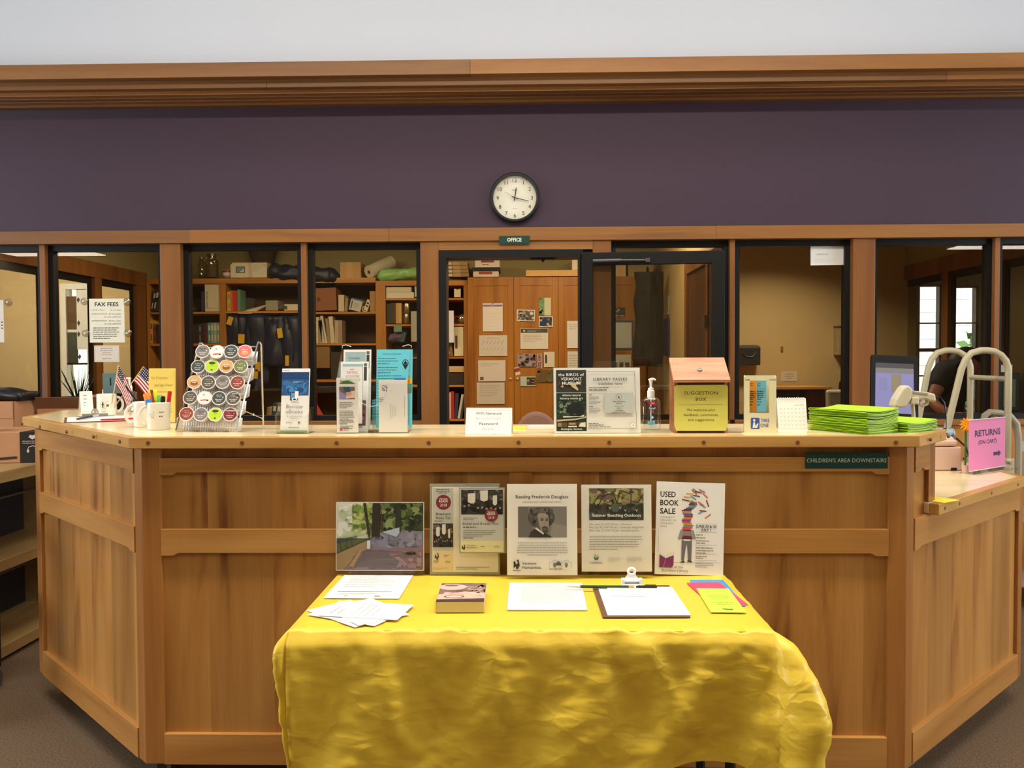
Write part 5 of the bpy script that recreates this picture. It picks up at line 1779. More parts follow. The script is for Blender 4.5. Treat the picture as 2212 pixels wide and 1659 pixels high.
pr.poly([(.082, .108), (.114, .108), (.113, .046), (.103, .046), (.099, .094), (.096, .094), (.090, .044), (.082, .044)], gy).rect(.088, .106, .108, .110, (226, 222, 216)).poly([(.078, .038), (.092, .038), (.092, .044), (.084, .043)], (70, 66, 66)).poly([(.101, .040), (.117, .040), (.113, .045), (.102, .047)], (70, 66, 66)).line((.056, .037), (.205, .041), .0007, (120, 116, 110))
pr.poly([(.014, .022), (.014, .062), (.034, .050), (.058, .060), (.058, .030), (.052, .022)], (122, 52, 96)).pline([(.034, .050), (.026, .022)], .001, (200, 160, 190)).pline([(.014, .070), (.030, .056), (.058, .070), (.058, .04)], .0006, (170, 160, 160)).line((.010, .068), (.008, .140), .0006, (140, 136, 130))
pr.text('Friends of the', .022, .020, .0085, (112, 104, 104), 'L', width=.066).text('Burnham Library', .022, .009, .0085, (112, 104, 104), 'L', width=.082)
pr.text('JUNE 29 & 30', .157, .148, .0085, kb, width=.064, bold=.016).text('JULY 1', .157, .137, .0085, kb, width=.030, bold=.016)
for v in (.160, .134, .094, .066, .046):
    pr.line((.124, v-.001), (.192, v+.001), .0007, (120, 116, 110))
pr.lines(.126, .166, .124, 1, .01, .0035, gf).lines(.126, .180, .115, 1, .01, .0035, gf, seed=3).lines(.126, .176, .106, 2, .007, .0035, gf, seed=4).lines(.126, .186, .084, 3, .008, .0035, gf, seed=5).lines(.126, .190, .058, 1, .01, .0035, gf, seed=7).lines(.126, .176, .052, 1, .01, .0035, gf, seed=8).lines(.126, .190, .036, 3, .005, .0022, (120, 116, 110), seed=9)
t = stand('white book sale poster with a colourful stack of books, leaning on the desk', 1412, 1564, 1243, 1045, pr, .214, .287, 4, False, mat('poster_board', (226, 222, 214), .55, var=.01), 0, 'book_sale_poster', th=.005)
t.rotation_euler = (0, math.radians(2.2), math.radians(2))


# flat papers on the table
def flat(nm, label, px, py, w_, h_, rz, pr, th=.0012, m=None, z=0., cat='paper', group=None, at=None):
    """sheet lying on the table; u right, v away from the viewer"""
    q = at or P(px, py, Z=TZ)
    t = thing(nm, label, cat, (q.x, q.y, TZ+z), math.radians(rz), group)
    o = MB().box(-w_/2, w_/2, -h_/2, h_/2, 0, th).build('page', m or PAPER, t)
    if pr:
        b = pr.b.build('print', INK, o, (-w_/2, -h_/2, th), (-math.pi/2, 0, 0))
        b.rotation_euler = (-math.pi/2, 0, 0)
    return t


def topprint(pr):
    return pr


pr = Pr()
pr.text('FOREST WALK AT THE VILLAGE RIVER GREEN STATE', .108, .262, .005, (120, 120, 116), width=.15).text('PARK', .108, .253, .005, (120, 120, 116), width=.02).lines(.03, .19, .235, 2, .012, .004, (175, 171, 155)).lines(.03, .19, .20, 3, .016, .004, (177, 173, 159), seed=3).lines(.03, .19, .14, 2, .02, .004, (179, 175, 161), seed=6).rect(.024, .068, .185, .072, (120, 118, 112)).lines(.03, .17, .05, 2, .012, .004, (181, 177, 161), seed=7).ell(.06, .022, .006, .006, (170, 170, 166), 10).ell(.15, .022, .010, .008, (160, 160, 156), 10)
flat('info_sheet', 'white information sheet with a dark rule, lying under the park picture', 800, 1267, .216, .26, -1, pr)
pr = Pr()
pr.lines(.02, .11, .19, 2, .02, .005, (161, 159, 157)).lines(.02, .15, .13, 4, .018, .004, (177, 175, 171), seed=4)
for k_, (dx, dy, rz, w_, h_) in enumerate(((-.035, -.010, 20, .14, .216), (-.020, -.018, 36, .14, .216), (.0, -.004, 12, .15, .2), (.004, .0, 52, .14, .216))):
    q = P(790, 1322, Z=TZ)+Vector((dx, dy, 0))
    flat('loose_sheet', ['lowest of the fanned white handouts by the table corner', 'second fanned white handout from the bottom, turned left', 'third fanned white handout, set nearly straight', 'topmost fanned white handout in front of the information sheet'][k_], 0, 0, w_, h_, (90+rz-62), pr if k_ == 3 else None, .0012, None, .0015*k_, 'paper', 'fanned handouts on the yellow table', q)
# paperback
q = P(996, 1303, Z=TZ)
t = thing('paperback_book', 'thick paperback with a brown-pink photo cover lying on the yellow table', 'book', (q.x+.003, q.y+.004, TZ), math.radians(1))
BW_, BD_, BT = .128, .188, .030
MB().box(-BW_/2, BW_/2, -BD_/2, BD_/2, .0012, BT-.0012).build('page_block', mat('page_edges', (206, 192, 132), .8, var=.05, scale=200), t)
cv = mat('book_cover', (150, 116, 104), .4)
MB().box(-BW_/2, BW_/2, -BD_/2, BD_/2, 0, .0012).build('back_cover', cv, t)
pr = Pr()
pr.rect(0, 0, BW_, BD_, (118, 88, 80)).blobs(.0, .0, BW_, BD_, 40, .03, [(128, 98, 90), (104, 76, 70), (140, 110, 100)], 3).ell(.034, .145, .040, .030, (206, 170, 156), 20).ell(.03, .16, .02, .008, (120, 86, 80), 12).poly([(0, .02), (BW_, .03), (BW_, .085), (.07, .098), (.03, .075), (0, .07)], (206, 168, 150)).blobs(.01, .045, BW_-.005, .09, 20, .014, [(196, 156, 140), (214, 180, 162)], 9).poly([(0, 0), (BW_, 0), (BW_, .022), (0, .014)], (72, 48, 44)).ell(.045, .045, .028, .016, (120, 88, 80), 18).ell(.045, .045, .022, .012, (206, 176, 164), 16).text('Bread &', .093, .135, .016, (226, 196, 172), width=.048, shear=.3).text('Roses', .098, .112, .016, (226, 196, 172), width=.042, shear=.3).text('Too', .104, .092, .013, (226, 196, 172), width=.02, shear=.3).lines(.055, .125, .182, 1, .01, .004, (181, 171, 161))
fc = MB().box(-BW_/2, BW_/2, -BD_/2, BD_/2, BT-.0012, BT).build('front_cover', cv, t)
b = pr.b.build('print', INK, fc, (-BW_/2, -BD_/2, BT), (-math.pi/2, 0, 0))
MB().box(-BW_/2-.0008, -BW_/2+.0004, -BD_/2, BD_/2, 0, BT).build('spine', cv, t)
# stapled text sheet
pr = Pr()
pr.text('THE MEANING OF THE FOURTH OF JULY', .108, .258, .0045, (180, 178, 170), width=.1).lines(.06, .15, .250, 2, .008, .003, (161, 159, 151), 'C').lines(.036, .20, .235, 21, .0085, .0035, (177, 175, 169), 'L', 5, 1.0).pline([(.018, .272), (.018, .258), (.024, .254), (.026, .272)], .0008, (150, 150, 150))
flat('speech_sheet', 'white text sheet with a paper clip below the portrait sign', 1180, 1288, .216, .279, 0, pr, .0025)
# clipboard on the table
q = P(1379, 1300, Z=TZ)
cb = thing('clipboard', 'brown clipboard with a white sign-up sheet on the yellow table', 'clipboard', (q.x, q.y+.005, TZ), math.radians(1))
MB().prism([(-.114, -.155), (.114, -.155), (.114, .158), (-.114, .158)], 0, .0035, 'z').build('board', mat('hardboard', (104, 72, 48), .6, var=.1), cb, bevel=.001)
o = MB().box(-.100, .117, -.150, .128, .0036, .0062).build('paper_sheet', PAPER, cb)
pr = Pr()
pr.lines(.03, .18, .235, 1, .01, .004, (175, 173, 167))
for k_ in range(5):
    pr.line((.03, .205-.036*k_), (.195, .205-.036*k_), .0012, (170, 168, 166))
pr.lines(.03, .19, .19, 2, .016, .005, (161, 159, 157), seed=4)
pr.b.build('print', INK, o, (-.100, -.150, .0062), (-math.pi/2, 0, 0))
wm = mat('white_enamel', (238, 238, 236), .3, var=.01)
b = MB()
b.prism([(-.076, .10), (.076, .10), (.074, .112), (.035, .128), (-.035, .128), (-.074, .112)], .0064, .010, 'z')
b.prism([(-.030, .120), (.030, .120), (.026, .150), (-.026, .150)], .010, .014, 'z')
for s_ in (-1, 1):
    b.box(s_*.026-.004, s_*.026+.004, .122, .142, .010, .030)
b.tube([(.026, .134, .024), (-.026, .134, .024)], .005, 8)
b.build('clip', wm, cb)
b = MB()
b.prism([(-.026, .012), (.026, .012), (.022, .028), (.014, .036), (.012, .042), (-.012, .042), (-.014, .036), (-.022, .028)], .138, .141, 'y')
b.tube([(.010*math.cos(a_), .140, .050+.009*math.sin(a_)) for a_ in [i*math.pi/10 for i in range(20)]], .0038, 8, closed=True)
b.build('lever', wm, cb, smooth=True)
b = MB().lathe([(.003, 0), (.003, .002)], 10, (-.055, .115, .010)).lathe([(.003, 0), (.003, .002)], 10, (.055, .115, .010))
b.build('rivets', mat('rivet_dark', (70, 70, 72), .4, .6), cb)
# pencil/brush lying across
pa, pbb = P(1222, 1267, Z=TZ+.012), P(1419, 1268, Z=TZ+.012)
t = thing('green_pencil', 'long dark green pencil lying across the clipboard and text sheet', 'pencil', pa)
d = pbb-pa
MB().tube([tuple(d*.0), tuple(d*.06), tuple(d*.16)], [.0006, .0022, .0040], 8, c=(214, 190, 150)).build('sharpened_tip', PAINT, t, smooth=True)
MB().tube([tuple(d*.16), tuple(d*.69)], .0042, 6, c=(36, 74, 48)).build('barrel', PAINT, t)
MB().tube([tuple(d*.69), tuple(d*.75)], .0045, 10, c=(200, 150, 96)).build('ferrule', PAINT, t)
t = thing('black_pen', 'slim black pen resting on the clipboard clip edge', 'pen', pa+d*.77, 0)
MB().tube([(0, 0, 0), tuple(d*.03), tuple(d*.20), tuple(d*.23)], [.002, .0045, .0045, .004], 10, c=(30, 30, 32)).build('barrel', PAINT, t, smooth=True)
MB().tube([tuple(d*.10+Vector((0, 0, .006))), tuple(d*.22+Vector((0, 0, .006)))], .0012, 6, c=(60, 60, 62)).build('pocket_clip', PAINT, t)
# coloured cards
for k_, (c_, lb, px, py, rz) in enumerate((((66, 146, 200), 'blue card at the bottom of the three coloured cards', 1541, 1282, 1), ((232, 70, 104), 'hot pink card in the middle of the coloured cards', 1541, 1287, 1), ((186, 238, 70), 'lime yellow card with writing on top of the coloured cards', 1561, 1300, -3))):
    pr = None
    if k_ == 2:
        pr = Pr()
        pr.text('Book Club', .048, .205, .012, (140, 170, 50), width=.05).lines(.012, .085, .165, 3, .018, .007, (150, 186, 56), 'C').lines(.012, .085, .09, 2, .018, .007, (150, 186, 56), 'C', 4).text('Winners', .050, .022, .014, (44, 54, 24), width=.028, bold=.04)
    cc = [((1495, 1253), (1567, 1253), (1604, 1309), (1528, 1309)), ((1496, 1259), (1568, 1259), (1601, 1306), (1523, 1311)), ((1503, 1273), (1572, 1273), (1613, 1325), (1538, 1325))][k_]
    cw = [P(a_, b_, Z=TZ) for a_, b_ in cc]
    ctr_ = (cw[0]+cw[1]+cw[2]+cw[3])/4
    rzc = math.degrees(math.atan2(cw[1].y-cw[0].y+cw[2].y-cw[3].y, cw[1].x-cw[0].x+cw[2].x-cw[3].x))
    flat('coloured_card', lb, 0, 0, (cw[1]-cw[0]).length, ((cw[0]-cw[3]).length+(cw[1]-cw[2]).length)/2, rzc-(2 if k_ == 2 else 0), pr, .0008, mat('card_%d' % k_, c_, .6, var=.02), .001*k_, 'card', 'coloured cards on the yellow table', ctr_)
# ================================================================= OFFICE BEHIND THE GLASS
YS = 5.60


def pz(px, py, Y=YS):
    q = P(px, py, Y=Y)
    return q.x, q.z


def sx(px, Y=YS):
    return P(px, 700, Y=Y).x


def sz(py, px=700, Y=YS):
    return P(px, py, Y=Y).z


def frame_case(nm, label, cat, px0, px1, ptop, verts, shelves, ptopb, depth=.38, y0=YS):
    """open shelving: uprights at verts (px pairs), shelves per bay (bay index -> list of (py top, py bottom))"""
    t = thing(nm, label, cat, (0, 0, 0))
    x0, x1 = sx(px0), sx(px1)
    zt = sz(ptop, (px0+px1)/2)
    ztb = sz(ptopb, (px0+px1)/2)
    MB().box(x0, x1, y0, y0+depth, ztb, zt).build('top_board', oakx, t, bevel=.002)
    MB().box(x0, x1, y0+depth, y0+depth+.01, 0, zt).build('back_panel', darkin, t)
    for a, b in verts:
        MB().box(sx(a), sx(b), y0, y0+depth, 0, ztb).build('upright', oak, t)
    for (a, b), ls in shelves:
        for p0, p1 in ls:
            MB().box(sx(a)+.001, sx(b)-.001, y0+.005, y0+depth, sz(p1, (a+b)/2), sz(p0, (a+b)/2)).build('shelf_board', oakx, t)
    return t


frame_case('bookcase', 'wide open oak bookcase along the back office wall', 'bookcase', 318, 812, 601, 612, [(318, 323), (475, 488), (650, 664), (807, 812)],
           [], 380) if False else None
bk = frame_case('bookcase', 'wide open oak bookcase along the back office wall', 'bookcase', 318, 812, 601, [(318, 323), (475, 488), (650, 664)],
                [((323, 475), [(674, 678), (742, 747), (820, 825), (905, 910)]), ((488, 650), [(672, 676), (905, 910)]), ((664, 812), [(674, 678), (742, 746), (820, 825), (905, 910)])], 612)
bk2 = frame_case('bookcase', 'narrow oak bookcase with crammed shelves beside the office doorway', 'bookcase', 812, 1010, 606, [(812, 833), (1002, 1010)],
                 [((833, 1002), [(644, 648), (700, 704), (771, 775), (832, 836), (905, 910)])], 617)

# tall cupboard
cup = thing('tall_cupboard', 'tall oak cupboard with papers pinned on its doors', 'cupboard')
YC = 5.52
zt_c = sz(598, 1110, YC)
cxs = [sx(1010, YC), sx(1110, YC), sx(1206, YC), sx(1302, YC), sx(1398, YC), sx(1440, YC)]
MB().box(cxs[0], cxs[-1], YC+.02, 6.02, 0, zt_c).build('carcass', oak, cup)
oakd = wood('cupboard_oak', (172, 116, 48), (156, 100, 38), (124, 74, 26), grain='z', streak=5, along=.5, rough=.4)
for i in range(5):
    a, b = cxs[i]+.002, cxs[i+1]-.002
    d = MB().box(a, b, YC+.006, YC+.02, .1, zt_c-.004).build('door', oakd, cup)
    if i < 4:
        f = MB()
        f.box(a, a+.055, YC, YC+.008, .1, zt_c-.004).box(b-.055, b, YC, YC+.008, .1, zt_c-.004)
        MB().box(a, a+.055, YC, YC+.008, .1, zt_c-.004).build('door_stile', oakd, d, bevel=.002)
        MB().box(b-.055, b, YC, YC+.008, .1, zt_c-.004).build('door_stile', oakd, d, bevel=.002)
        MB().box(a+.055, b-.055, YC, YC+.008, zt_c-.085, zt_c-.004).build('door_rail', oakd, d, bevel=.002)
        MB().box(a+.055, b-.055, YC, YC+.008, .1, .2).build('door_rail', oakd, d, bevel=.002)
        kx = b-.03 if i % 2 == 0 else a+.03
        MB().ball((kx, YC-.012, sz(818, 1100, YC)), .011, .011, .011).tube([(kx, YC-.006, sz(818, 1100, YC)), (kx, YC+.002, sz(818, 1100, YC))], .005, 8).build('knob', mat('white_knob', (216, 206, 190), .3), d, smooth=True)


def pinned(nm, label, px0, py0, px1, py1, pr_fn=None, col=(206, 196, 180), Y=YC, cat='paper', rot=0., group=None, th=.0015):
    a, b = P(px0, py1, Y=Y), P(px1, py0, Y=Y)
    w_, h_ = b.x-a.x, b.z-a.z
    t = thing(nm, label, cat, ((a.x+b.x)/2, Y-.0035, a.z), 0, group)
    o = MB().box(-w_/2, w_/2, 0, th, 0, h_).build('page', mat('paper_%d_%d_%d' % col, col, .7, var=.02), t, rot=(0, rot, 0))
    if pr_fn:
        pr = Pr()
        pr_fn(pr, w_, h_)
        q = pr.put(o)
        q.location = (-w_/2, 0, 0)
    return t


gt = (150, 142, 132)


def f_cal(pr, w, h):
    pr.rect(.004, h-.032, w-.004, h-.014, (126, 108, 150)).lines(.06, w-.06, h-.027, 1, .01, .006, (190, 180, 205), 'C')
    for i in range(6):
        pr.line((.008, .02+.03*i), (w-.008, .02+.03*i), .0012, (178, 170, 160))
    pr.ell(w/2, h-.004, .006, .008, (120, 100, 80), 10)


def f_sched(pr, w, h):
    pr.lines(.01, w-.01, h-.03, 1, .01, .006, gt, 'C')
    for i in range(6):
        x = .03+i*.036
        pr.line((x, h*.55), (x+.022, h*.75), .003, (120, 114, 110)).line((x, h*.25), (x+.02, h*.42), .003, (140, 134, 128))


def f_rows(n=8, c=gt, head=None, al='L'):
    def g(pr, w, h):
        if head:
            pr.rect(.004, h*.78, w-.004, h-.004, head).ell(w*.14, h*.88, h*.05, h*.05, (190, 184, 172), 14).lines(w*.25, w*.85, h*.9, 2, h*.06, h*.025, (170, 164, 152))
        pr.lines(w*.1, w*.9, h*(.66 if head else .85), n, h*.08, h*.028, c, al, int(w*9999) % 97)
    return g


def f_photo(cols, border=(214, 206, 192), n=26, bd=.008):
    def g(pr, w, h):
        pr.rect(0, 0, w, h, border).rect(bd, bd, w-bd, h-bd, cols[0]).blobs(bd, bd, w-bd, h-bd, n, min(w, h)*.16, cols[1:], int(w*9999) % 89)
    return g


pinned('wall_calendar', 'wall calendar with a purple header pinned on the left cupboard door', 1043, 655, 1086, 716, f_cal, (214, 204, 194), cat='calendar')
pinned('pinned_sheet', 'handwritten landscape schedule pinned just under the purple calendar', 1035, 724, 1096, 769, f_sched, (196, 186, 172))
pinned('pinned_sheet', 'landscape certificate with a small red stamp below the handwritten schedule', 1033, 778, 1092, 824, lambda pr, w, h: (pr.lines(w*.1, w*.9, h*.82, 2, h*.09, h*.03, gt), pr.rect(w*.07, h*.06, w*.2, h*.22, (130, 80, 74))), (204, 192, 180))
pinned('pinned_sheet', 'lowest landscape sheet with typed rows on the left cupboard door', 1030, 826, 1090, 873, f_rows(7), (196, 184, 170))
pinned('pinned_photo', 'black and white framed photo at the top of the middle cupboard door', 1116, 669, 1155, 694, f_photo([(90, 84, 76), (60, 56, 52), (150, 142, 130), (200, 192, 178)]), (206, 198, 186), cat='photo', rot=.03)
pinned('pinned_card', 'green and cream leaf card above the framed group photo', 1164, 643, 1190, 682, lambda pr, w, h: pr.rect(0, 0, w*.46, h, (110, 138, 94)).blobs(0, 0, w*.46, h, 20, .02, [(74, 104, 66), (130, 156, 108)], 4), (196, 192, 158), cat='card')
pinned('pinned_photo', 'dark blue group photo with a pale frame under the green card', 1164, 683, 1194, 707, f_photo([(40, 56, 84), (150, 80, 60), (190, 170, 150), (40, 70, 60)]), (180, 186, 188), cat='photo')
pinned('pinned_certificate', 'certificate with a dark banner on the middle cupboard door', 1124, 709, 1184, 754, f_rows(5, head=(78, 72, 62)), (204, 196, 182), cat='certificate')
pinned('pinned_photo', 'wide snapshot of people in front of snow below the dark banner certificate', 1118, 764, 1157, 792, f_photo([(150, 140, 140), (60, 50, 56), (90, 74, 84), (120, 70, 60)], bd=.002, border=(150, 140, 140)), (150, 140, 140), cat='photo')
pinned('pinned_photo', 'narrow photo strip beside the wide snapshot of people', 1160, 764, 1171, 796, f_photo([(150, 110, 120), (80, 60, 70), (200, 180, 180)], bd=.003), (196, 186, 176), cat='photo')
pinned('pinned_card', 'cream card with a dark blue bar right of the photo strip', 1175, 760, 1198, 793, lambda pr, w, h: pr.rect(w*.1, h*.25, w*.3, h*.8, (62, 64, 84)), (200, 192, 168), cat='card')
pinned('pinned_card', 'tiny red and white tag near the cupboard knobs', 1114, 793, 1125, 810, lambda pr, w, h: pr.rect(0, h*.4, w, h*.9, (160, 60, 54)), (206, 196, 186), cat='card', rot=-.25)
pinned('pinned_card', 'pale green postcard with a small dark photo low on the middle door', 1124, 813, 1157, 834, lambda pr, w, h: pr.rect(w*.42, h*.1, w, h*.9, (84, 74, 58)).blobs(w*.42, h*.1, w, h*.9, 10, .02, [(60, 52, 44), (150, 140, 120)], 8), (176, 184, 172), cat='card')
pinned('pinned_picture', 'dim brown landscape picture half hidden by the bird museum sign', 1160, 799, 1196, 826, f_photo([(104, 82, 50), (84, 76, 50), (122, 96, 56), (90, 100, 74)], bd=.001, border=(104, 82, 50)), (104, 82, 50), cat='picture')
pinned('pinned_sheet', 'white sheet with a curled corner on the right door beside the black door frame', 1225, 693, 1262, 752, f_rows(3), (206, 198, 190))
pinned('pinned_sheet', 'long typed list under the curled white sheet', 1226, 759, 1262, 826, f_rows(14), (196, 190, 180))
pinned('pinned_photo', 'small dark photo seen through the open glass door', 1322, 664, 1350, 684, f_photo([(80, 74, 72), (50, 46, 44), (170, 160, 156)], bd=.001, border=(80, 74, 72)), (80, 74, 72), cat='photo')
pinned('pinned_sheet', 'blue bordered grey sheet seen through the open glass door', 1318, 692, 1367, 755, lambda pr, w, h: pr.rect(.03, .015, w-.012, h-.02, (196, 196, 190)), (70, 84, 110))
pinned('pinned_sheet', 'white sheet with a grid of small dark photos seen through the glass door', 1320, 766, 1363, 826, lambda pr, w, h: [pr.rect(w*(.1+.3*i), h*(.55-.25*j), w*(.32+.3*i), h*(.72-.25*j), (84, 80, 76)) for i in range(3) for j in range(3)], (200, 196, 188))


# ---------- loose things on the shelves
def block(nm, label, cat, px0, py0, px1, py1, col, Y=YS+.02, depth=.2, lean=0., group=None, fn=None, m=None, bev=.001, zfix=None):
    """upright box-like thing whose front shows at px0..px1, py0..py1; lean in degrees, to the right when positive"""
    a, b = P(px0, py1, Y=Y), P(px1, py0, Y=Y)
    w_, h_ = abs(b.x-a.x), abs(b.z-a.z)
    z0 = a.z if zfix is None else zfix
    t = thing(nm, label, cat, ((a.x+b.x)/2, Y, z0), 0, group)
    o = MB().box(-w_/2, w_/2, 0, depth, 0, h_).build('body', m or mat('c_%d_%d_%d' % col, col, .6, var=.05), t, rot=(0, math.radians(lean), 0), bevel=bev)
    if fn:
        pr = Pr()
        fn(pr, w_, h_)
        q = pr.put(o)
        q.location = (-w_/2, 0, 0)
    return t


def book_row(px0, px1, pyb, items, group, Y=YS+.02, lab='book'):
    """items: (width px, height px, colour, label, lean, mark colour or None)"""
    x = px0
    zb = sz(pyb, (px0+px1)/2, Y)
    for (wd, ht, col, lb, lean, mk) in items:
        a, b = P(x, pyb, Y=Y), P(x+wd, pyb-ht, Y=Y)
        w_, h_ = b.x-a.x, b.z-a.z
        th_ = math.radians(lean)
        lift = w_*abs(math.sin(th_))/2+.0008
        t = thing('book', lb, 'book', ((a.x+b.x)/2, Y, zb+lift), 0, group)
        o = MB().box(-w_/2+.0006, w_/2-.0006, 0, .16, 0, h_).build('cover', mat('c_%d_%d_%d' % col, col, .6, var=.05), t, rot=(0, th_, 0))
        if mk:
            pr = Pr()
            if isinstance(mk, str):
                pr.text(mk, w_/2, h_*.5, w_*.42, (226, 222, 214), width=h_*.55, rot=-math.pi/2, bold=.02)
            else:
                pr.rect(w_*.2, h_*.62, w_*.8, h_*.86, mk).rect(w_*.3, h_*.12, w_*.7, h_*.4, mk)
            q = pr.put(o)
            q.location = (-w_/2, 0, 0)
        x += wd


book_row(324, 345, 673, [(5, 46, (50, 48, 44), 'black book leaning at the far left end of the upper shelf', 12, (190, 186, 170)), (7, 48, (38, 36, 34), 'black and white lettered book leaning beside it at the far left', 12, (196, 194, 184)), (7, 46, (64, 60, 56), 'dark grey book leaning against the post at far left', 12, None)], 'books at the far left end of the bookcase')
book_row(324, 345, 742, [(6, 50, (206, 170, 60), 'yellow spined book on the lower far left shelf', 0, (120, 90, 40)), (8, 42, (150, 50, 44), 'red book next to the yellow spine on the far left shelf', 2, (70, 64, 56)), (7, 40, (52, 46, 42), 'dark book next to the red one on the far left shelf', 0, None)], 'books at the far left end of the bookcase')
book_row(409, 432, 673, [(7, 40, (196, 190, 176), 'white edged book slumped to the left of the blue binder', -38, None), (6, 34, (60, 54, 50), 'dark book lying under the slumped white one', -50, None)], 'slumped books left of the blue binder')
block('binder', 'dark blue binder left of the tall white box', 'binder', 435, 630, 443, 672, (52, 52, 84))
block('file_box', 'tall white file box with faint vertical lettering', 'box', 443, 613, 475, 673, (208, 196, 166), fn=lambda pr, w, h: pr.lines(.02, .2, .03, 1, .01, .006, (150, 140, 120)).text('PAPER SUPPLIES', w*.2, h*.42, .018, (60, 54, 46), width=h*.62, rot=math.pi/2))
cols = [(44, 38, 36), (58, 40, 40), (36, 34, 36), (70, 52, 48), (48, 40, 42), (90, 40, 44)]
book_row(410, 448, 741, [(6.3, 38+(i*7) % 6, cols[i], ['dark spined book at the left of the lower shelf row', 'second dark book, brownish red, on the lower shelf', 'third dark book, nearly black, on the lower shelf', 'fourth dark book with a pale label on the lower shelf', 'fifth dark book on the lower shelf', 'maroon book ending the dark row on the lower shelf'][i], 0, (120, 110, 104) if i in (0, 3) else None) for i in range(6)], 'dark books on the lower left shelf')
book_row(449, 475, 741, [(6.4, 44, [(90, 140, 136), (120, 160, 150), (150, 168, 150), (130, 150, 140)][i], ['teal and cream book next to the dark row', 'second teal and cream book', 'third teal book, slightly paler', 'last teal and cream book against the upright'][i], 0, (196, 190, 164)) for i in range(4)], 'teal books on the lower left shelf')


def glass_jar(label, px, pyb, pyt, wpx, fill=None, lid=None):
    a = P(px, pyb, Y=YS+.12)
    h = P(px, pyt, Y=YS+.12).z-a.z
    r = wpx/2/scale_at(a)
    t = thing('glass_jar', label, 'jar', (a.x, a.y, a.z+.001))
    MB().lathe([(r*.9, 0), (r, .01), (r, h*.7), (r*.62, h*.82), (r*.62, h*.92)], 20, caps=False).lathe([(.001, 0), (r*.9, 0)], 20, caps=False).build('glass', clear('jar_glass', (.78, .78, .72), .12), t, smooth=True)
    if fill:
        MB().lathe([(r*.85, .004), (r*.9, .02), (r*.9, h*.55), (.002, h*.58)], 16).build('filling', mat('jar_filling', fill, .8, var=.4, scale=40), t, smooth=True)
    MB().lathe([(r*.68, h*.90), (r*.68, h), (r*.1, h)], 20).build('lid', mat('jar_lid', lid or (110, 104, 90), .35, .6), t)


glass_jar('small glass jar at the left end on top of the bookcase', 409, 600, 572, 14)
glass_jar('tall narrow glass jar on top of the bookcase', 436, 600, 556, 14)
glass_jar('large glass jar with dim contents and a metal lid on top of the bookcase', 458, 600, 549, 28, (120, 104, 78))
q = P(491, 600, Y=YS+.1)
t = thing('patterned_bowl', 'small white bowl with a red pattern beside the tablet carton', 'bowl', (q.x, q.y, q.z+.001))
MB().lathe([(.02, 0), (.042, .018), (.05, .05), (.046, .072), (.042, .07), (.046, .05), (.03, .01)], 20).build('bowl', ceramic, t, smooth=True)
MB().lathe([(.0508, .046), (.0508, .052), (.047, .070), (.0465, .070)], 20, caps=False).build('red_band', mat('red_glaze', (150, 50, 54), .4), t)
block('tablet_carton', 'white carton printed with a tablet picture on top of the bookcase', 'carton', 498, 567, 576, 600, (222, 212, 186), depth=.22,
      fn=lambda pr, w, h: pr.rect(w*.15, h*.32, w*.40, h*.74, (70, 80, 84)).poly([(w*.17, h*.37), (w*.38, h*.37), (w*.38, h*.7), (w*.17, h*.7)], (120, 150, 160)).poly([(w*.24, h*.37), (w*.38, h*.37), (w*.38, h*.62)], (216, 214, 200)).rect(w*.5, h*.02, w*.6, h*.98, (206, 190, 160)).lines(w*.62, w*.86, h*.8, 4, h*.12, h*.035, (170, 164, 150)).rect(0, h*.9, w*.05, h*.97, (60, 60, 56)).text('11', w*.93, h*.75, h*.16, (60, 60, 56)))
# hanging basket
q = P(568, 566, Y=YS+.25)
t = thing('wicker_basket', 'dark wicker basket with a handle standing behind the tablet carton', 'basket', (q.x, q.y, sz(601, 570)+.001))
hb_ = q.z-sz(601, 570)
wk = mat('dark_wicker', (66, 52, 36), .8, var=.3, scale=60, bump=.6, bscale=80)
MB().lathe([(.10, 0), (.105, hb_), (.11, hb_+.01), (.15, hb_+.13), (.155, hb_+.14), (.145, hb_+.13)], 20).build('basket_body', wk, t)
MB().tube([(-.10*math.cos(a_), 0, hb_+.13+.09*math.sin(a_)) for a_ in [math.pi*i/12 for i in range(13)]], .006, 6).build('handle', wk, t)
# dark navy bundles
navy = mat('navy_nylon', (30, 34, 58), .45, var=.4, scale=8)


def bundle(nm, label, cat, pts, r, m, seed, n=26):
    """crumpled soft bundle along a polyline of (px,py) points"""
    q0 = P(pts[0][0], pts[0][1], Y=YS+.06)
    t = thing(nm, label, cat, q0)
    mb = MB()
    ps = [P(a, b, Y=YS+.06)-q0 for a, b in pts]
    segs = []
    for a, b in zip(ps[:-1], ps[1:]):
        for k in range(6):
            segs.append(a.lerp(b, k/6))
    segs.append(ps[-1])
    N = 18
    vs, fs = [], []
    for i, p in enumerate(segs):
        e = min(1, (i+.6)/2.5, (len(segs)-i-.4)/2.5)
        for k in range(N):
            an = 2*math.pi*k/N
            rr_2 = r*e*(1+.35*noise.noise((i*.35+seed, math.cos(an)*1.6, math.sin(an)*1.6)))
            vs.append((p.x, p.y+rr_2*1.2*math.cos(an), p.z+rr_2*math.sin(an)))
    for i in range(len(segs)-1):
        for k in range(N):
            fs.append((i*N+k, i*N+(k+1) % N, (i+1)*N+(k+1) % N, (i+1)*N+k))
    mb.add(vs, fs)
    mb.build('body', m, t, smooth=True, angle=0)
    return t


bundle('nylon_bag', 'dark navy nylon bag slumped on top of the bookcase behind the mullion', 'bag', [(578, 588), (610, 590), (650, 594), (700, 596), (735, 600)], .085, navy, 3)


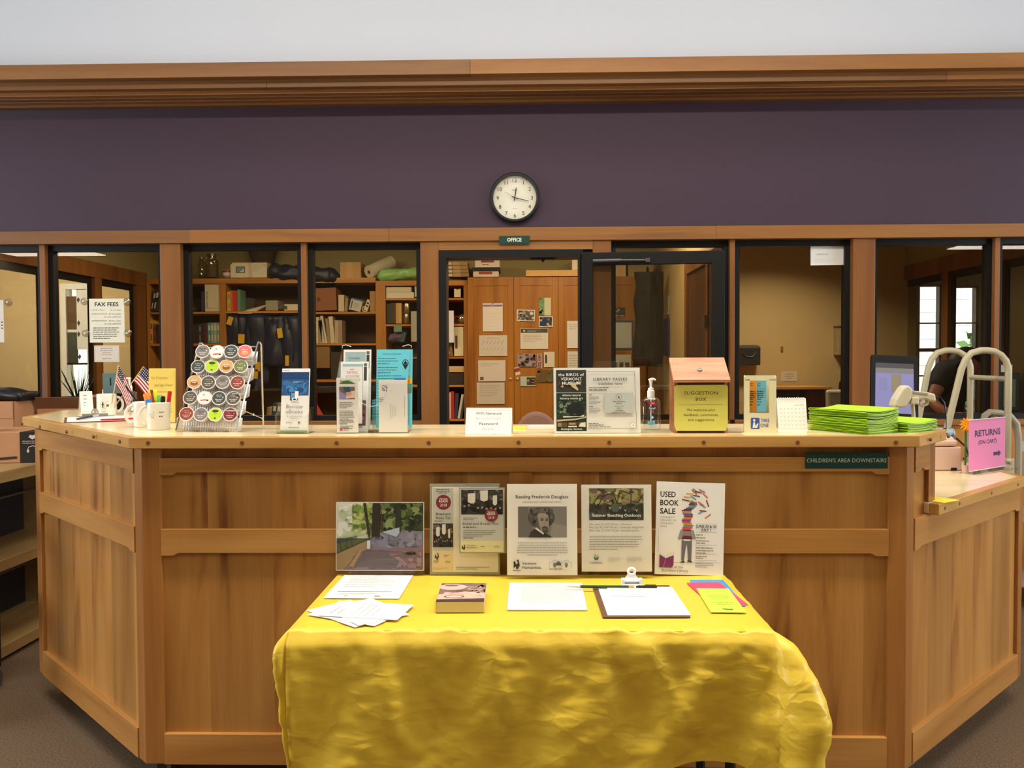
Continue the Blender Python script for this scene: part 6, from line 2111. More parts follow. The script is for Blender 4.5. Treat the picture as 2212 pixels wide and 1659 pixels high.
def hanging_bag(label, px0, px1, py0, py1, tagpos, seed, Y=YS+.10):
    a, b = P(px0, py1, Y=Y), P(px1, py0, Y=Y)
    w_, h_ = b.x-a.x, b.z-a.z
    t = thing('hanging_bag', label, 'bag', ((a.x+b.x)/2, Y, a.z), 0, 'navy bags hanging in the bookcase')
    mb = MB()

    def fn(u, v):
        return (w_*(u-.5)*(1-.25*v*v), -.05*math.sin(math.pi*u)*(1-.5*v)+.03*noise.noise((u*4+seed, v*3, 1)), h_*v)
    mb.grid(fn, 14, 14)
    mb.build('bag_body', navy, t, smooth=True, solid=-.06, angle=0)
    MB().tube([(-.05, 0, h_*.97), (-.03, 0, h_+.035), (.03, 0, h_+.035), (.05, 0, h_*.97)], .006, 6).build('strap', PLASTB, t)
    for (p0, p1, p2, p3, lean) in tagpos:
        c = P((p0+p2)/2, (p1+p3)/2, Y=Y-.125)
        tw, th_ = (p2-p0)/scale_at(c), (p3-p1)/scale_at(c)
        MB().box(-tw/2, tw/2, 0, .003, -th_/2, th_/2).build('yellow_tag', mat('tag_yellow', (216, 168, 40), .6), t, (c.x-(a.x+b.x)/2, -.125, c.z-a.z), (0, math.radians(lean), 0))


hanging_bag('navy bag with yellow tags at the left of the hanging row', 489, 533, 684, 800, [(491, 684, 502, 702, 20), (514, 722, 528, 742, 3)], 1)
hanging_bag('navy bag with a small clip behind the pod rack', 532, 580, 682, 830, [(551, 782, 562, 802, 0), (548, 798, 557, 818, 4)], 5)
hanging_bag('navy bag with one yellow tag near the middle of the row', 578, 615, 683, 790, [(599, 709, 610, 730, -8)], 9)
hanging_bag('blackish navy bag at the right end of the hanging row', 612, 649, 684, 840, [(616, 768, 624, 790, 0)], 13)
book_row(491, 518, 672, [(7, 42, (190, 176, 70), 'yellow and orange book at the left of the bright set', 0, (206, 110, 50)), (5, 44, (206, 96, 50), 'orange book in the bright set', 0, None), (5, 44, (196, 54, 50), 'first red book in the bright set', 0, None), (5, 43, (186, 46, 46), 'second red book in the bright set', 0, None), (6, 46, (96, 140, 116), 'tall green book ending the bright set', 0, None)], 'bright books on the middle shelf')
block('dark_folder', 'dark grey folder standing behind the folded white sheet', 'folder', 519, 643, 548, 671, (62, 54, 46), Y=YS+.18, depth=.02, lean=6)
q0 = P(515, 676, Y=YS-.005)
t = thing('folded_sheet', 'folded white sheet hanging over the middle shelf edge', 'paper', q0)
a_, b_, c_, d_ = [P(*k, Y=YS-.006)-q0 for k in ((514, 677), (543, 677), (574, 652), (522, 666))]
MB().add([a_, b_, (c_.x, .2, c_.z), (d_.x, .18, d_.z)], [(0, 1, 2, 3)]).build('page', mat('sheet_cream', (226, 212, 180), .7), t, solid=.002)
block('speckled_box', 'speckled grey cardboard box on the middle shelf', 'box', 574, 649, 600, 671, (156, 148, 128), m=mat('speckle', (150, 142, 124), .7, var=.5, scale=70))
bundle('grey_pouch', 'soft dark grey pouch between two small boxes on the middle shelf', 'pouch', [(600, 666), (612, 664), (628, 666)], .035, mat('grey_cloth', (84, 76, 64), .9), 8)
block('small_carton', 'low white carton at the right of the middle shelf', 'carton', 614, 657, 644, 671, (206, 190, 160))
# right bay
block('cardboard_box', 'small cardboard box with a tape stripe on top of the bookcase', 'box', 735, 566, 779, 600, (188, 146, 92), depth=.22, fn=lambda pr, w, h: pr.rect(w*.3, 0, w*.6, h, (196, 158, 108)))
qa, qb = P(797, 588, Y=YS+.02), P(845, 566, Y=YS+.26)
t = thing('paper_towel_roll', 'fat white roll of paper leaning on top of the bookcase', 'paper roll', qa)
d = qb-qa
MB().tube([(0, 0, 0), tuple(d)], .062, 24).build('roll', mat('roll_white', (216, 208, 184), .85), t, smooth=True)
MB().tube([tuple(-d*.004), tuple(d*.01)], .018, 14).build('core', mat('card_core', (110, 66, 36), .9), t)
gb = mat('green_plastic_bag', (150, 200, 120), .3, var=.3, scale=14)
bundle('plastic_bag', 'shiny pale green plastic bag on the narrow bookcase', 'bag', [(816, 597), (840, 594), (870, 593), (900, 590), (930, 592)], .058, gb, 12)
block('cardboard_box', 'large brown box with a darker side on the right bay shelf', 'box', 668, 622, 727, 671, (134, 80, 42), depth=.26, lean=-2, fn=lambda pr, w, h: pr.ell(w*.36, h*.5, .018, .02, (84, 50, 30), 10))
block('small_carton', 'narrow white carton right of the large brown box', 'carton', 731, 637, 743, 673, (200, 180, 150))
block('small_carton', 'thin grey carton beside the narrow white carton', 'carton', 744, 644, 750, 673, (140, 124, 100), lean=4)
block('small_carton', 'white carton with a blue top tipped over on the right bay shelf', 'carton', 753, 645, 778, 671, (190, 184, 176), lean=14, fn=lambda pr, w, h: pr.rect(0, h*.88, w, h, (70, 110, 160)).rect(w*.1, h*.1, w*.2, h*.8, (70, 76, 90)).lines(w*.35, w*.9, h*.6, 4, h*.12, h*.04, (120, 116, 112)))
block('small_carton', 'thin white carton with black marks leaning right', 'carton', 785, 646, 793, 671, (206, 192, 166), lean=20, fn=lambda pr, w, h: pr.rect(w*.2, h*.6, w*.8, h*.75, (50, 46, 44)).rect(w*.2, h*.35, w*.8, h*.5, (50, 46, 44)))
q = P(789, 674, Y=YS+.03)
MBt = MB()
t = thing('tape_roll', 'small cream tape roll on the right bay shelf', 'tape', (q.x, q.y, q.z+.03))
MBt.tube([(.026*math.cos(a_), 0, .026*math.sin(a_)-.002) for a_ in [i*math.pi/8 for i in range(16)]], .006, 8, closed=True)
MBt.build('roll', mat('tape_cream', (214, 190, 130), .5), t, smooth=True)
block('paper_bag', 'tan paper bag at the right end of the bay shelf', 'bag', 799, 629, 811, 674, (164, 124, 74))
book_row(672, 762, 742, [(7, 50, (158, 138, 112), 'first pale booklet in the white row', 0, None), (9, 57, (196, 178, 150), 'second, thick white booklet in the row', 2, None), (7, 50, (150, 132, 108), 'third booklet, greyish, in the white row', 0, None), (7, 52, (190, 172, 146), 'fourth booklet leaning left in the white row', -8, None), (5, 60, (196, 182, 158), 'fifth, thin tall booklet leaning left in the row', -10, None), (7, 54, (140, 122, 98), 'sixth booklet, brownish, in the white row', -4, None), (9, 58, (200, 182, 152), 'seventh, broad cream booklet in the row', -5, None), (8, 50, (176, 156, 130), 'eighth booklet with a red line in the row', 0, None), (8, 50, (150, 130, 106), 'ninth booklet ending the white row', 0, None)], 'white booklets on the right bay shelf')
block('cardboard_box', 'plain cardboard box low in the right bay', 'box', 668, 748, 712, 795, (132, 98, 54), depth=.26)
block('dark_crate', 'dark crate on the bottom shelf of the right bay', 'crate', 715, 760, 800, 818, (56, 42, 30), depth=.26)
block('cardboard_box', 'dim tan box on the low left shelf', 'box', 415, 765, 470, 818, (110, 78, 46), depth=.26)
# low shelf books seen over the counter
book_row(664, 712, 919, [(7, 56, (196, 190, 180), 'white book leaning left of the black lettered book', -24, None), (10, 62, (30, 28, 28), 'black book lettered JUSTICE leaning over the counter edge', -26, 'JUSTICE'), (9, 62, (36, 30, 30), 'black and red book leaning next to the black lettered book', -28, (190, 186, 180)), (8, 58, (170, 70, 54), 'red book leaning at the right of the slanted set', -30, None)], 'slanted books on the low shelf', Y=4.6)
book_row(574, 612, 916, [(5, 36, (150, 116, 80), 'thin tan book standing left of the leaflet stand', 6, None), (5, 36, (170, 140, 104), 'second thin tan book near the leaflet stand', 6, None), (10, 44, (58, 62, 62), 'dark case with a white top edge near the leaflet stand', 8, (206, 206, 200)), (9, 44, (120, 140, 150), 'pale blue case next to the dark case', 8, (226, 230, 230))], 'cases on the low shelf', Y=4.6)
lowc = thing('low_bookcase', 'low wooden bookcase standing behind the counter in the office', 'bookcase')
MB().box(sx(545, 4.6), sx(780, 4.6), 4.58, 4.86, 0, sz(917, 640, 4.6)).build('carcass', oakx, lowc)
# narrow bookcase contents
block('paper_ream', 'flat white carton on the narrow bookcase top shelf', 'carton', 834, 631, 894, 644, (222, 212, 186), depth=.25)
block('paper_ream', 'opened white paper stack on top of the flat white carton', 'carton', 834, 620, 888, 631, (214, 204, 178), depth=.22)
block('small_carton', 'upright white card at the right of the white cartons', 'carton', 896, 614, 903, 641, (206, 200, 184))
book_row(835, 868, 699, [(7, 42, (52, 50, 44), 'dark book at the left of the narrow case shelf', 0, None), (7, 44, (60, 54, 44), 'second dark book on the narrow case shelf', 0, None), (6, 44, (70, 60, 44), 'third dark book on the narrow case shelf', 0, None), (6, 44, (196, 150, 84), 'first tan envelope file on the narrow case shelf', 0, None), (6, 44, (206, 164, 100), 'second tan envelope file on the narrow case shelf', 0, None)], 'files on the narrow case shelf')
for k_, (p0, p1) in enumerate(((655, 678), (678, 699))):
    q = P(879, p1, Y=YS+.06)
    t = thing('metal_tin', ['upper shiny metal tin of the stacked pair', 'lower shiny metal tin of the stacked pair'][k_], 'tin', (q.x, q.y, q.z+.002))
    hh = P(879, p0, Y=YS+.06).z-q.z-.003
    MB().lathe([(.026, 0), (.028, .004), (.028, hh-.004), (.026, hh)], 20).build('can', mat('tin_metal', (190, 176, 140), .25, .9), t, smooth=True)
pinned('green_note', 'pale green note hanging from the narrow case shelf', 851, 701, 868, 717, None, (120, 146, 118), Y=YS-.002, cat='note')
bundle('cloth_heap', 'purple and grey cloth heap low in the narrow bookcase', 'cloth', [(838, 733), (856, 728), (874, 732)], .045, mat('purple_cloth', (92, 76, 100), .8, var=.4, scale=20), 17)
block('folder_stack', 'teal folder standing among the cloth heap', 'folder', 862, 716, 872, 738, (54, 92, 88), lean=16, depth=.1)
block('white_board', 'tall grey-white board at the right edge of the narrow bookcase window', 'board', 888, 672, 904, 738, (172, 166, 150), Y=YS-.02, depth=.015)
for k_ in range(4):
    block('parcel', ['lowest taped brown parcel of the stack over the doorway shelf', 'second taped brown parcel of the stack', 'third taped brown parcel of the stack', 'topmost taped brown parcel of the stack'][k_], 'parcel', 968-k_*0.5, 598-8.2*(k_+1), 1013-k_*1.2, 598-8.2*k_-.3, (150+6*k_, 116+5*k_, 76), Y=YS+.03, depth=.28, group='taped parcels on the narrow bookcase', fn=lambda pr, w, h: pr.rect(w*.26, 0, w*.6, h, (178, 150, 104)).rect(0, h*.1, w*.2, h*.8, (206, 196, 180)))
block('archive_box', 'lower black and white archive box with a red label on the cupboard', 'box', 1022, 586, 1077, 598, (206, 192, 176), Y=YC+.06, depth=.3, fn=lambda pr, w, h: pr.rect(w*.22, h*.45, w*.75, h*.95, (150, 66, 50)))
block('archive_box', 'black spacer box between the two red label boxes', 'box', 1020, 577.5, 1079, 586, (34, 30, 28), Y=YC+.06, depth=.3)
block('archive_box', 'upper white archive box with a red label on the cupboard', 'box', 1026, 560.5, 1079, 577.5, (212, 200, 182), Y=YC+.06, depth=.3, fn=lambda pr, w, h: pr.rect(w*.25, h*.62, w*.78, h*.96, (150, 66, 50)).lines(w*.3, w*.8, h*.3, 1, .01, .008, (60, 56, 54)))
block('cardboard_sheet', 'long corrugated cardboard tray on top of the cupboard', 'cardboard', 1136, 583, 1262, 597, (206, 162, 96), Y=YC-.01, depth=.4)
block('white_carton', 'upright white carton with handwriting on the cardboard tray', 'carton', 1236, 548, 1268, 583, (220, 204, 172), Y=YC+.06, depth=.2, fn=lambda pr, w, h: pr.lines(w*.2, w*.8, h*.85, 2, h*.12, h*.05, (120, 100, 80)))
block('pink_carton', 'pinkish carton on the cupboard seen through the glass door', 'carton', 1312, 566, 1352, 597, (206, 170, 130), Y=YC+.03, depth=.3)
block('labelled_carton', 'olive carton with a white label edge seen through the glass door', 'carton', 1357, 560, 1412, 597, (150, 132, 90), Y=YC+.03, depth=.3, fn=lambda pr, w, h: pr.rect(w*.18, h*.78, w*.8, h*.9, (220, 214, 196)))
block('white_clip', 'white wedge shaped clip on the upper doorway shelf', 'clip', 981, 624, 995, 642, (214, 200, 164), Y=YS+.03, depth=.05, fn=lambda pr, w, h: pr.poly([(w*.35, h), (w*.5, h*.85), (w*.65, h)], (20, 16, 14)))
block('white_board', 'white board edge hanging at the left of the doorway', 'board', 960, 671, 980, 740, (214, 214, 220), Y=YS-.04, depth=.02)
q = P(998, 699, Y=YS+.05)
t = thing('silver_ornament', 'shiny silver round ornament with a red ribbon on the doorway shelf', 'ornament', (q.x, q.y, q.z+.001))
MB().ball((0, 0, .045), .045, .045, .045).build('ball', mat('silver', (200, 190, 160), .2, .9), t, smooth=True)
MB().tube([(-.03, -.03, .06), (-.06, -.03, .07), (-.075, -.03, .045)], .007, 6).build('ribbon', mat('ribbon_red', (150, 40, 44), .5), t)
block('ring_binder', 'white ring binder with a dark spine label by the doorway', 'binder', 981, 706, 1001, 769, (214, 200, 160), Y=YS+.02, fn=lambda pr, w, h: pr.rect(w*.12, h*.25, w*.36, h*.7, (90, 84, 74)))
book_row(968, 980, 770, [(6, 40, (150, 50, 44), 'red paperback leaning left of the ring binder', -10, (206, 190, 170)), (5, 34, (120, 104, 40), 'olive paperback left of the ring binder', -8, None)], 'paperbacks by the ring binder')
block('paper_stack', 'tan envelopes piled on the lower doorway shelf', 'papers', 968, 797, 1002, 804, (206, 164, 100), Y=YS+.02, zfix=None)
block('paper_stack', 'dark folders piled under the tan envelopes', 'papers', 968, 804, 1002, 831, (50, 40, 34), Y=YS+.03)
block('paper_stack', 'white papers piled above the tan envelopes', 'papers', 968, 782, 1002, 788, (196, 176, 140), Y=YS+.03, zfix=sz(797, 985)+.0)
book_row(968, 1001, 904, [(6, 56, (206, 196, 186), 'white book at the left of the bottom doorway shelf', 0, None), (7, 58, (180, 40, 46), 'bright red book on the bottom doorway shelf', 0, None), (7, 54, (58, 58, 66), 'dark blue book beside the bright red one', 3, None), (5, 52, (206, 200, 190), 'white magazine curving right on the bottom doorway shelf', 10, None), (5, 50, (70, 66, 64), 'dark magazine at the right of the bottom doorway shelf', 10, None)], 'books on the bottom doorway shelf')
# door closer bracket under the door head
a, b = P(1138, 556, Y=2.66), P(1208, 556, Y=2.66)
MB().prism([(a.x, a.z+.012), (a.x+.01, a.z-.004), (a.x+.03, a.z-.014), ((a.x+b.x)/2-.012, a.z-.014), ((a.x+b.x)/2, a.z-.032), ((a.x+b.x)/2+.012, a.z-.014), (b.x-.03, a.z-.014), (b.x-.01, a.z-.004), (b.x, a.z+.012)], 2.64, 2.70, 'y').build('door_closer', BLACK, dr)
# coats and papers near the partition
coat = thing('hanging_coats', 'dark coats hanging by the partition, seen through the glass door', 'coat', P(1400, 790, Y=5.2))
mb = MB()
q0 = P(1400, 790, Y=5.2)
tp = P(1400, 588, Y=5.2)
hh = tp.z-q0.z
mb.grid(lambda u, v: (-.06+.12*u+.03*noise.noise((u*3, v*4, 2))*(1-v), -.06*math.sin(math.pi*u)+.03*noise.noise((u*5, v*5, 7)), hh*v), 10, 16)
mb.build('coat_cloth', mat('coat_black', (34, 30, 28), .85, var=.3), coat, smooth=True, solid=-.08)
MB().tube([(0, 0, hh-.02), (0, .02, hh+.04), (.0, .05, hh+.05), (0, .07, hh), (0, .07, -q0.z)], .008, 6).lathe([(.16, 0), (.16, .015), (.02, .03)], 20, (0, .07, -q0.z)).build('coat_stand', BLACK, coat)


def on_partition(nm, label, cat, px0, px1, py0, py1, col, X=1.245):
    a, b = P(px0, py0, X=X), P(px1, py1, X=X)
    t = thing(nm, label, cat, (X, (a.y+b.y)/2, b.z))
    wy = abs(b.y-a.y)/2
    MB().box(-.004, 0, -wy, wy, 0, a.z-b.z).build('page', mat('c_%d_%d_%d' % col, col, .7), t)


on_partition('pinned_sheet', 'left white sheet on the partition seen edge-on through the glass door', 'paper', 1425, 1433, 648, 680, (196, 190, 172))
on_partition('pinned_sheet', 'right white sheet on the partition seen edge-on through the glass door', 'paper', 1436, 1446, 643, 679, (196, 190, 172))
on_partition('blue_folder', 'blue folder hanging on the partition seen through the glass door', 'folder', 1433, 1446, 690, 768, (60, 70, 120))
on_partition('pinned_sheet', 'long white sheet lowest on the partition seen through the glass door', 'paper', 1424, 1431, 712, 776, (186, 178, 168))
# meeting room
YM = 5.25


def on_wall(nm, label, cat, px0, py0, px1, py1, depth, col, parts=None, Y=YM):
    a, b = P(px0, py1, Y=Y-depth), P(px1, py0, Y=Y-depth)
    t = thing(nm, label, cat, ((a.x+b.x)/2, Y-depth, a.z))
    w_, h_ = b.x-a.x, b.z-a.z
    MB().box(-w_/2, w_/2, 0, depth-.001, 0, h_).build('body', mat('c_%d_%d_%d' % col, col, .5), t, bevel=.004 if depth > .02 else .0)
    return t, w_, h_


t, w_, h_ = on_wall('wall_dispenser', 'black box mounted on the cream meeting room wall', 'wall box', 1594, 751, 1643, 789, .14, (36, 33, 30))
MB().prism([(-.001, h_), (.139, h_), (.139, h_+.028), (.05, h_+.018)], -w_/2, w_/2, 'x').build('lid', mat('c_black_lid', (58, 54, 48), .4), t)
MB().tube([(-.06+.0, -.004, h_*.75), (-.03, -.008, h_*.5), (.03, -.008, h_*.5), (.06, -.004, h_*.75)], .004, 6).build('handle', mat('c_black_lid', (58, 54, 48), .4), t, smooth=True)
t, w_, h_ = on_wall('wall_switch', 'small brown wall plate on the cream wall', 'wall plate', 1687, 748, 1692, 759, .01, (140, 96, 40))
t, w_, h_ = on_wall('wall_notice', 'small white notice taped low on the cream wall', 'notice', 1687, 802, 1722, 824, .003, (206, 190, 166))
pr = Pr()
pr.lines(w_*.2, w_*.85, h_*.7, 3, h_*.22, h_*.08, (150, 130, 110), 'C')
o = pr.put(t)
o.location = (-w_/2, 0, 0)
t, w_, h_ = on_wall('wall_cabinet', 'narrow grey cabinet on the right of the cream wall', 'cabinet', 1810, 707, 1836, 767, .12, (160, 144, 110))
MB().box(-w_/2-.004, w_/2+.004, -.006, .11, h_, h_+.015).build('cabinet_top', mat('c_dk', (90, 80, 62), .5), t)
lb = thing('low_bookcase', 'low tan bookcase holding dark red binders in the meeting room', 'bookcase')
zt_ = sz(836, 1740, 4.7)
x0_, x1_ = sx(1660, 4.7), sx(1797, 4.7)
MB().box(x0_, x1_, 4.68, 5.2, zt_-.02, zt_).build('top_board', oakx, lb)
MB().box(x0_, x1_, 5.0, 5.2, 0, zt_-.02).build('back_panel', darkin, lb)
zs_ = sz(900, 1740, 4.7)
MB().box(x0_, x1_, 4.70, 5.0, zs_-.02, zs_).build('shelf_board', oakx, lb)
for x in (x0_, x1_-.02):
    MB().box(x, x+.02, 4.70, 5.0, 0, zt_-.02).build('side', oakx, lb)
wn_ = (P(1793, 870, Y=4.74).x-P(1742, 870, Y=4.74).x)/8
for k_ in range(8):
    x = P(1742, 870, Y=4.74).x+wn_*k_
    t = thing('red_binder', ['leftmost dark red binder in the low tan bookcase', 'second dark red binder from the left', 'third dark red binder from the left', 'fourth dark red binder from the left', 'fifth dark red binder from the left', 'sixth dark red binder from the left', 'seventh dark red binder from the left', 'rightmost dark red binder in the low tan bookcase'][k_], 'binder', (x+wn_/2, 4.74, zs_+.001), 0, 'dark red binders')
    MB().box(-wn_/2+.001, wn_/2-.001, 0, .2, 0, zt_-.03-zs_).build('cover', mat('binder_red', (110, 30, 56), .5), t, bevel=.002)
for k_ in range(6):
    x = P(1684, 870, Y=4.74).x+.033*k_
    t = thing('dark_binder', ['leftmost black binder beside the red ones', 'second black binder in the low tan bookcase', 'third black binder in the low tan bookcase', 'fourth black binder in the low tan bookcase', 'fifth black binder in the low tan bookcase', 'black binder touching the red row'][k_], 'binder', (x, 4.76, zs_+.001), 0, 'black binders')
    MB().box(-.014, .014, 0, .2, 0, .20-.01*(k_ % 2)).build('cover', mat('binder_dark', (48, 40, 34), .5), t, bevel=.002)
q = P(1812, 900, Y=4.3)
t = thing('grey_chair', 'pale grey upholstered chair back beside the red binders', 'chair', (q.x, q.y, 0))
MB().box(-.09, .11, 0, .07, .80, sz(842, 1812, 4.3)).build('backrest', mat('chair_grey_cloth', (176, 160, 136), .9), t, bevel=.02)
MB().box(-.11, .13, -.38, .04, .42, .48).build('seat', mat('chair_grey_cloth', (176, 160, 136), .9), t, bevel=.02)
for lx, ly in ((-.1, -.36), (.12, -.36), (-.1, .03), (.12, .03)):
    MB().tube([(lx, ly, .42), (lx, ly, 0)], .012, 8).build('leg', BLACK, t)
MB().tube([(-.06, .03, .48), (-.06, .03, .82)], .012, 8).tube([(.08, .03, .48), (.08, .03, .82)], .012, 8).build('back_support', BLACK, t)
q = P(1819, 842, Y=4.5)
t = thing('black_lamp', 'black curved desk lamp arm by the grey chair', 'lamp', (q.x, q.y, 0))
MB().tube([(-.02, 0, 0), (-.02, 0, q.z), (-.015, 0, q.z+.06), (.02, 0, q.z+.095), (.06, 0, q.z+.10)], .011, 8).lathe([(.09, 0), (.09, .012), (.02, .02)], 20, (-.02, 0, 0)).build('arm', BLACK, t, smooth=True)
# ================================================================= WALL THINGS, LEFT AND RIGHT SIDES
# clock
q = P(1112, 427, Y=2.60)
R_ = .152
t = thing('wall_clock', 'round black rimmed wall clock on the purple wall', 'clock', (q.x, 2.619, q.z))
b = MB()
b.M = Matrix.Rotation(math.pi/2, 4, 'X')
b.lathe([(R_, 0), (R_, .034), (R_-.006, .040), (R_-.016, .040), (R_-.020, .032), (R_-.020, .012)], 64, caps=False)
b.build('rim', mat('clock_black', (24, 24, 24), .35), t, smooth=True)
b = MB()
b.M = Matrix.Rotation(math.pi/2, 4, 'X')
b.lathe([(.001, .010), (R_-.019, .010)], 64, caps=False).lathe([(.001, 0), (R_-.019, 0)], 64, caps=False)
b.build('dial', mat('clock_face', (226, 222, 204), .6, var=.01), t)
pr = Pr()
for k_ in range(12):
    n_ = k_+1
    an = math.radians(90-30*n_)
    rr_n = .105
    pr.text(str(n_), rr_n*math.cos(an), rr_n*1.02*math.sin(an)-.0115, .023, (58, 54, 46), bold=.0, width=None)
pr.lines(-.03, .03, .045, 1, .01, .007, (176, 172, 158), 'C').lines(-.024, .024, -.066, 1, .01, .003, (186, 182, 166), 'C')
o = pr.put(t, 'numerals', -.0105)


def hand(nm, ang, r0, r1, w0, w1, y, c):
    a_ = math.radians(90-ang)
    d_ = Vector((math.cos(a_), math.sin(a_)))
    n_ = Vector((-d_.y, d_.x))
    p = [d_*-r0+n_*w0, d_*r1+n_*w1, d_*r1-n_*w1, d_*-r0-n_*w0]
    MB().prism([(v.x, v.y) for v in p], y, y+.0012, 'y', c).build(nm, PAINT, t)


hand('hour_hand', 8.7, .018, .062, .0032, .0026, -.020, (30, 28, 24))
hand('minute_hand', 105, .020, .088, .0026, .0018, -.024, (30, 28, 24))
hand('second_hand', -61, .026, .070, .0010, .0006, -.028, (60, 56, 46))
b = MB()
b.M = Matrix.Rotation(math.pi/2, 4, 'X')
b.lathe([(R_-.019, .031), (.001, .034)], 48, caps=False)
b.build('glass', clear('clock_glass', (.985, .985, .98), .03), t, smooth=True)
# office sign
a, b_ = P(1078, 527, Y=2.58), P(1144, 509, Y=2.58)
t = thing('office_sign', 'small green plastic sign reading OFFICE on the wooden header', 'sign', ((a.x+b_.x)/2, 2.5845, a.z))
W_, H_ = b_.x-a.x, b_.z-a.z
MB().box(-W_/2, W_/2, -.004, 0, 0, H_).build('plate', mat('dark_green_plastic', (24, 62, 52), .35), t, bevel=.0008)
pr = Pr()
pr.text('OFFICE', W_/2, H_*.30, H_*.42, (216, 224, 196), width=W_*.47, bold=.03)
o = pr.put(t, 'lettering', -.004)
o.location.x = -W_/2
# notices on the glass
YG = 2.6745


def on_glass(nm, label, px0, py0, px1, py1, fn, col=(224, 218, 196), rot=0., cat='notice'):
    a, b = P(px0, py1, Y=YG), P(px1, py0, Y=YG)
    w_, h_ = b.x-a.x, b.z-a.z
    t = thing(nm, label, cat, ((a.x+b.x)/2, YG, a.z))
    o = MB().box(-w_/2, w_/2, 0, .001, 0, h_).build('page', mat('p_%d_%d_%d' % col, col, .65, var=.01), t, rot=(0, rot, 0))
    if fn:
        pr = Pr()
        fn(pr, w_, h_)
        q = pr.put(o)
        q.location = (-w_/2, 0, 0)
    return t


def fax(pr, w, h):
    kk_ = (56, 52, 44)
    pr.text('FAX FEES', w*.5, h*.83, h*.085, kk_, width=w*.68, bold=.03)
    y = h*.73
    for a_, b_, d_ in (('LOCAL CALLS', '$1 per page', 0), ('LONG DISTANCE', '$2 first page,', 1), (None, '$1 each additional', 0), ('INTERNATIONAL', '$3 first page,', 1), (None, '$1 each additional', 0)):
        if a_:
            pr.text(a_, w*.07, y, h*.027, kk_, 'L', width=w*(.36 if 'LOCAL' in a_ else .44))
        pr.text(b_, w*.9, y, h*.026, kk_, 'R', width=w*(.29 if 'page' in b_ and 'per' in b_ else (.34 if 'first' in b_ else .47)), shear=.2)
        y -= h*(.068 if d_ else .09)
    pr.lines(w*.10, w*.92, h*.325, 6, h*.048, h*.022, (96, 90, 76), seed=6)


on_glass('fax_notice', 'cream FAX FEES price notice held on the left window', 194, 645, 268, 740, fax, (226, 222, 202))
on_glass('small_notice', 'small framed notice on the window under the fax price list', 204, 746, 257, 782, lambda pr, w, h: pr.frame(.006, .006, w-.006, h-.006, .001, (150, 146, 134)).lines(w*.2, w*.8, h*.80, 3, h*.13, h*.05, (150, 146, 134), 'C').lines(w*.14, w*.86, h*.42, 1, .01, h*.05, (160, 156, 144), 'C', 5).lines(w*.16, w*.84, h*.17, 1, .01, h*.06, (140, 136, 124), 'C', 8), (214, 202, 186))
on_glass('window_notice', 'white notice with a small logo high on the meeting room window', 1751, 531, 1825, 573, lambda pr, w, h: pr.line((0, h*.95), (w, h*.95), .002, (190, 186, 180)).lines(w*.12, w*.86, h*.30, 3, h*.075, h*.03, (196, 192, 188), seed=4).text('( ebook.com', w*.34, h*.54, h*.09, (120, 116, 112), width=w*.36), (222, 218, 212), rot=-.008)
on_glass('window_notice', 'white notice cut off at the far left edge of the glass', -70, 648, 7, 740, lambda pr, w, h: [pr.rect(w*.93, h*.46-h*.07*k_, w*.97, h*.49-h*.07*k_, (60, 58, 56)) for k_ in range(3)], (214, 206, 200))
discm = clear('suction_cup', (.82, .80, .76), .18, .08)
for (px, py, lb) in ((18, 653, 'clear suction cup beside the cut-off notice at far left'), (182, 651, 'clear suction cup at the upper left of the fax notice'), (185, 720, 'clear suction cup at the lower left of the fax notice'), (274, 652, 'clear suction cup at the upper right of the fax notice'), (276, 720, 'clear suction cup at the lower right of the fax notice')):
    q = P(px, py, Y=YG-.002)
    t = thing('suction_cup', lb, 'suction cup', (q.x, YG+.001, q.z), 0, 'suction cups on the left windows')
    b = MB()
    b.M = Matrix.Rotation(math.pi/2, 4, 'X')
    b.lathe([(.025, 0), (.024, .004), (.012, .009), (.007, .011), (.007, .017), (.001, .018)], 20)
    b.build('cup', discm, t, smooth=True)
    b = MB()
    b.M = Matrix.Rotation(math.pi/2, 4, 'X')
    b.lathe([(.006, .017), (.006, .0205), (.001, .021)], 12)
    b.build('peg', mat('peg_white', (206, 200, 188), .4), t)
for (px, py, lb) in ((169, 648, 'dark leaf decal highest on the left window'), (170, 698, 'dark leaf decal second from the top on the left window'), (170, 722, 'dark leaf decal beside the lower suction cup'), (172, 771, 'dark leaf decal lowest on the left window')):
    q = P(px, py, Y=YG)
    t = thing('leaf_decal', lb, 'decal', (q.x, YG, q.z), 0, 'leaf decals on the left window')
    MB().prism([(0, .020), (.005, .010), (.010, .006), (.008, -.004), (.004, -.010), (.001, -.020), (-.004, -.010), (-.009, -.004), (-.008, .006), (-.004, .010)], -.0006, 0, 'y').build('decal', mat('decal_dark', (54, 46, 46), .6), t)

# ceiling strip lights over the side aisles of the hall (they mirror in the office glass)
for x0, x1, lb in ((-7.9, -6.5, 'long fluorescent ceiling strip over the left aisle'), (6.2, 7.9, 'long fluorescent ceiling strip over the right aisle')):
    t = thing('ceiling_light', lb, 'ceiling light', ((x0+x1)/2, -4.85, 3.0))
    hl = (x1-x0)/2
    MB().box(-hl, hl, -.22, .22, .012, .06).build('housing', white_wall, t)
    MB().box(-hl+.01, hl-.01, -.21, .21, 0, .012).build('diffuser', mat('lamp_diffuser', (255, 240, 224), .5, emit=14.0, var=0), t)
    MB().tube([(-hl*.6, 0, .06), (-hl*.6, 0, 1.6)], .008, 6).build('hanger', BLACK, t)
    MB().tube([(hl*.6, 0, .06), (hl*.6, 0, 1.6)], .008, 6).build('hanger', BLACK, t)

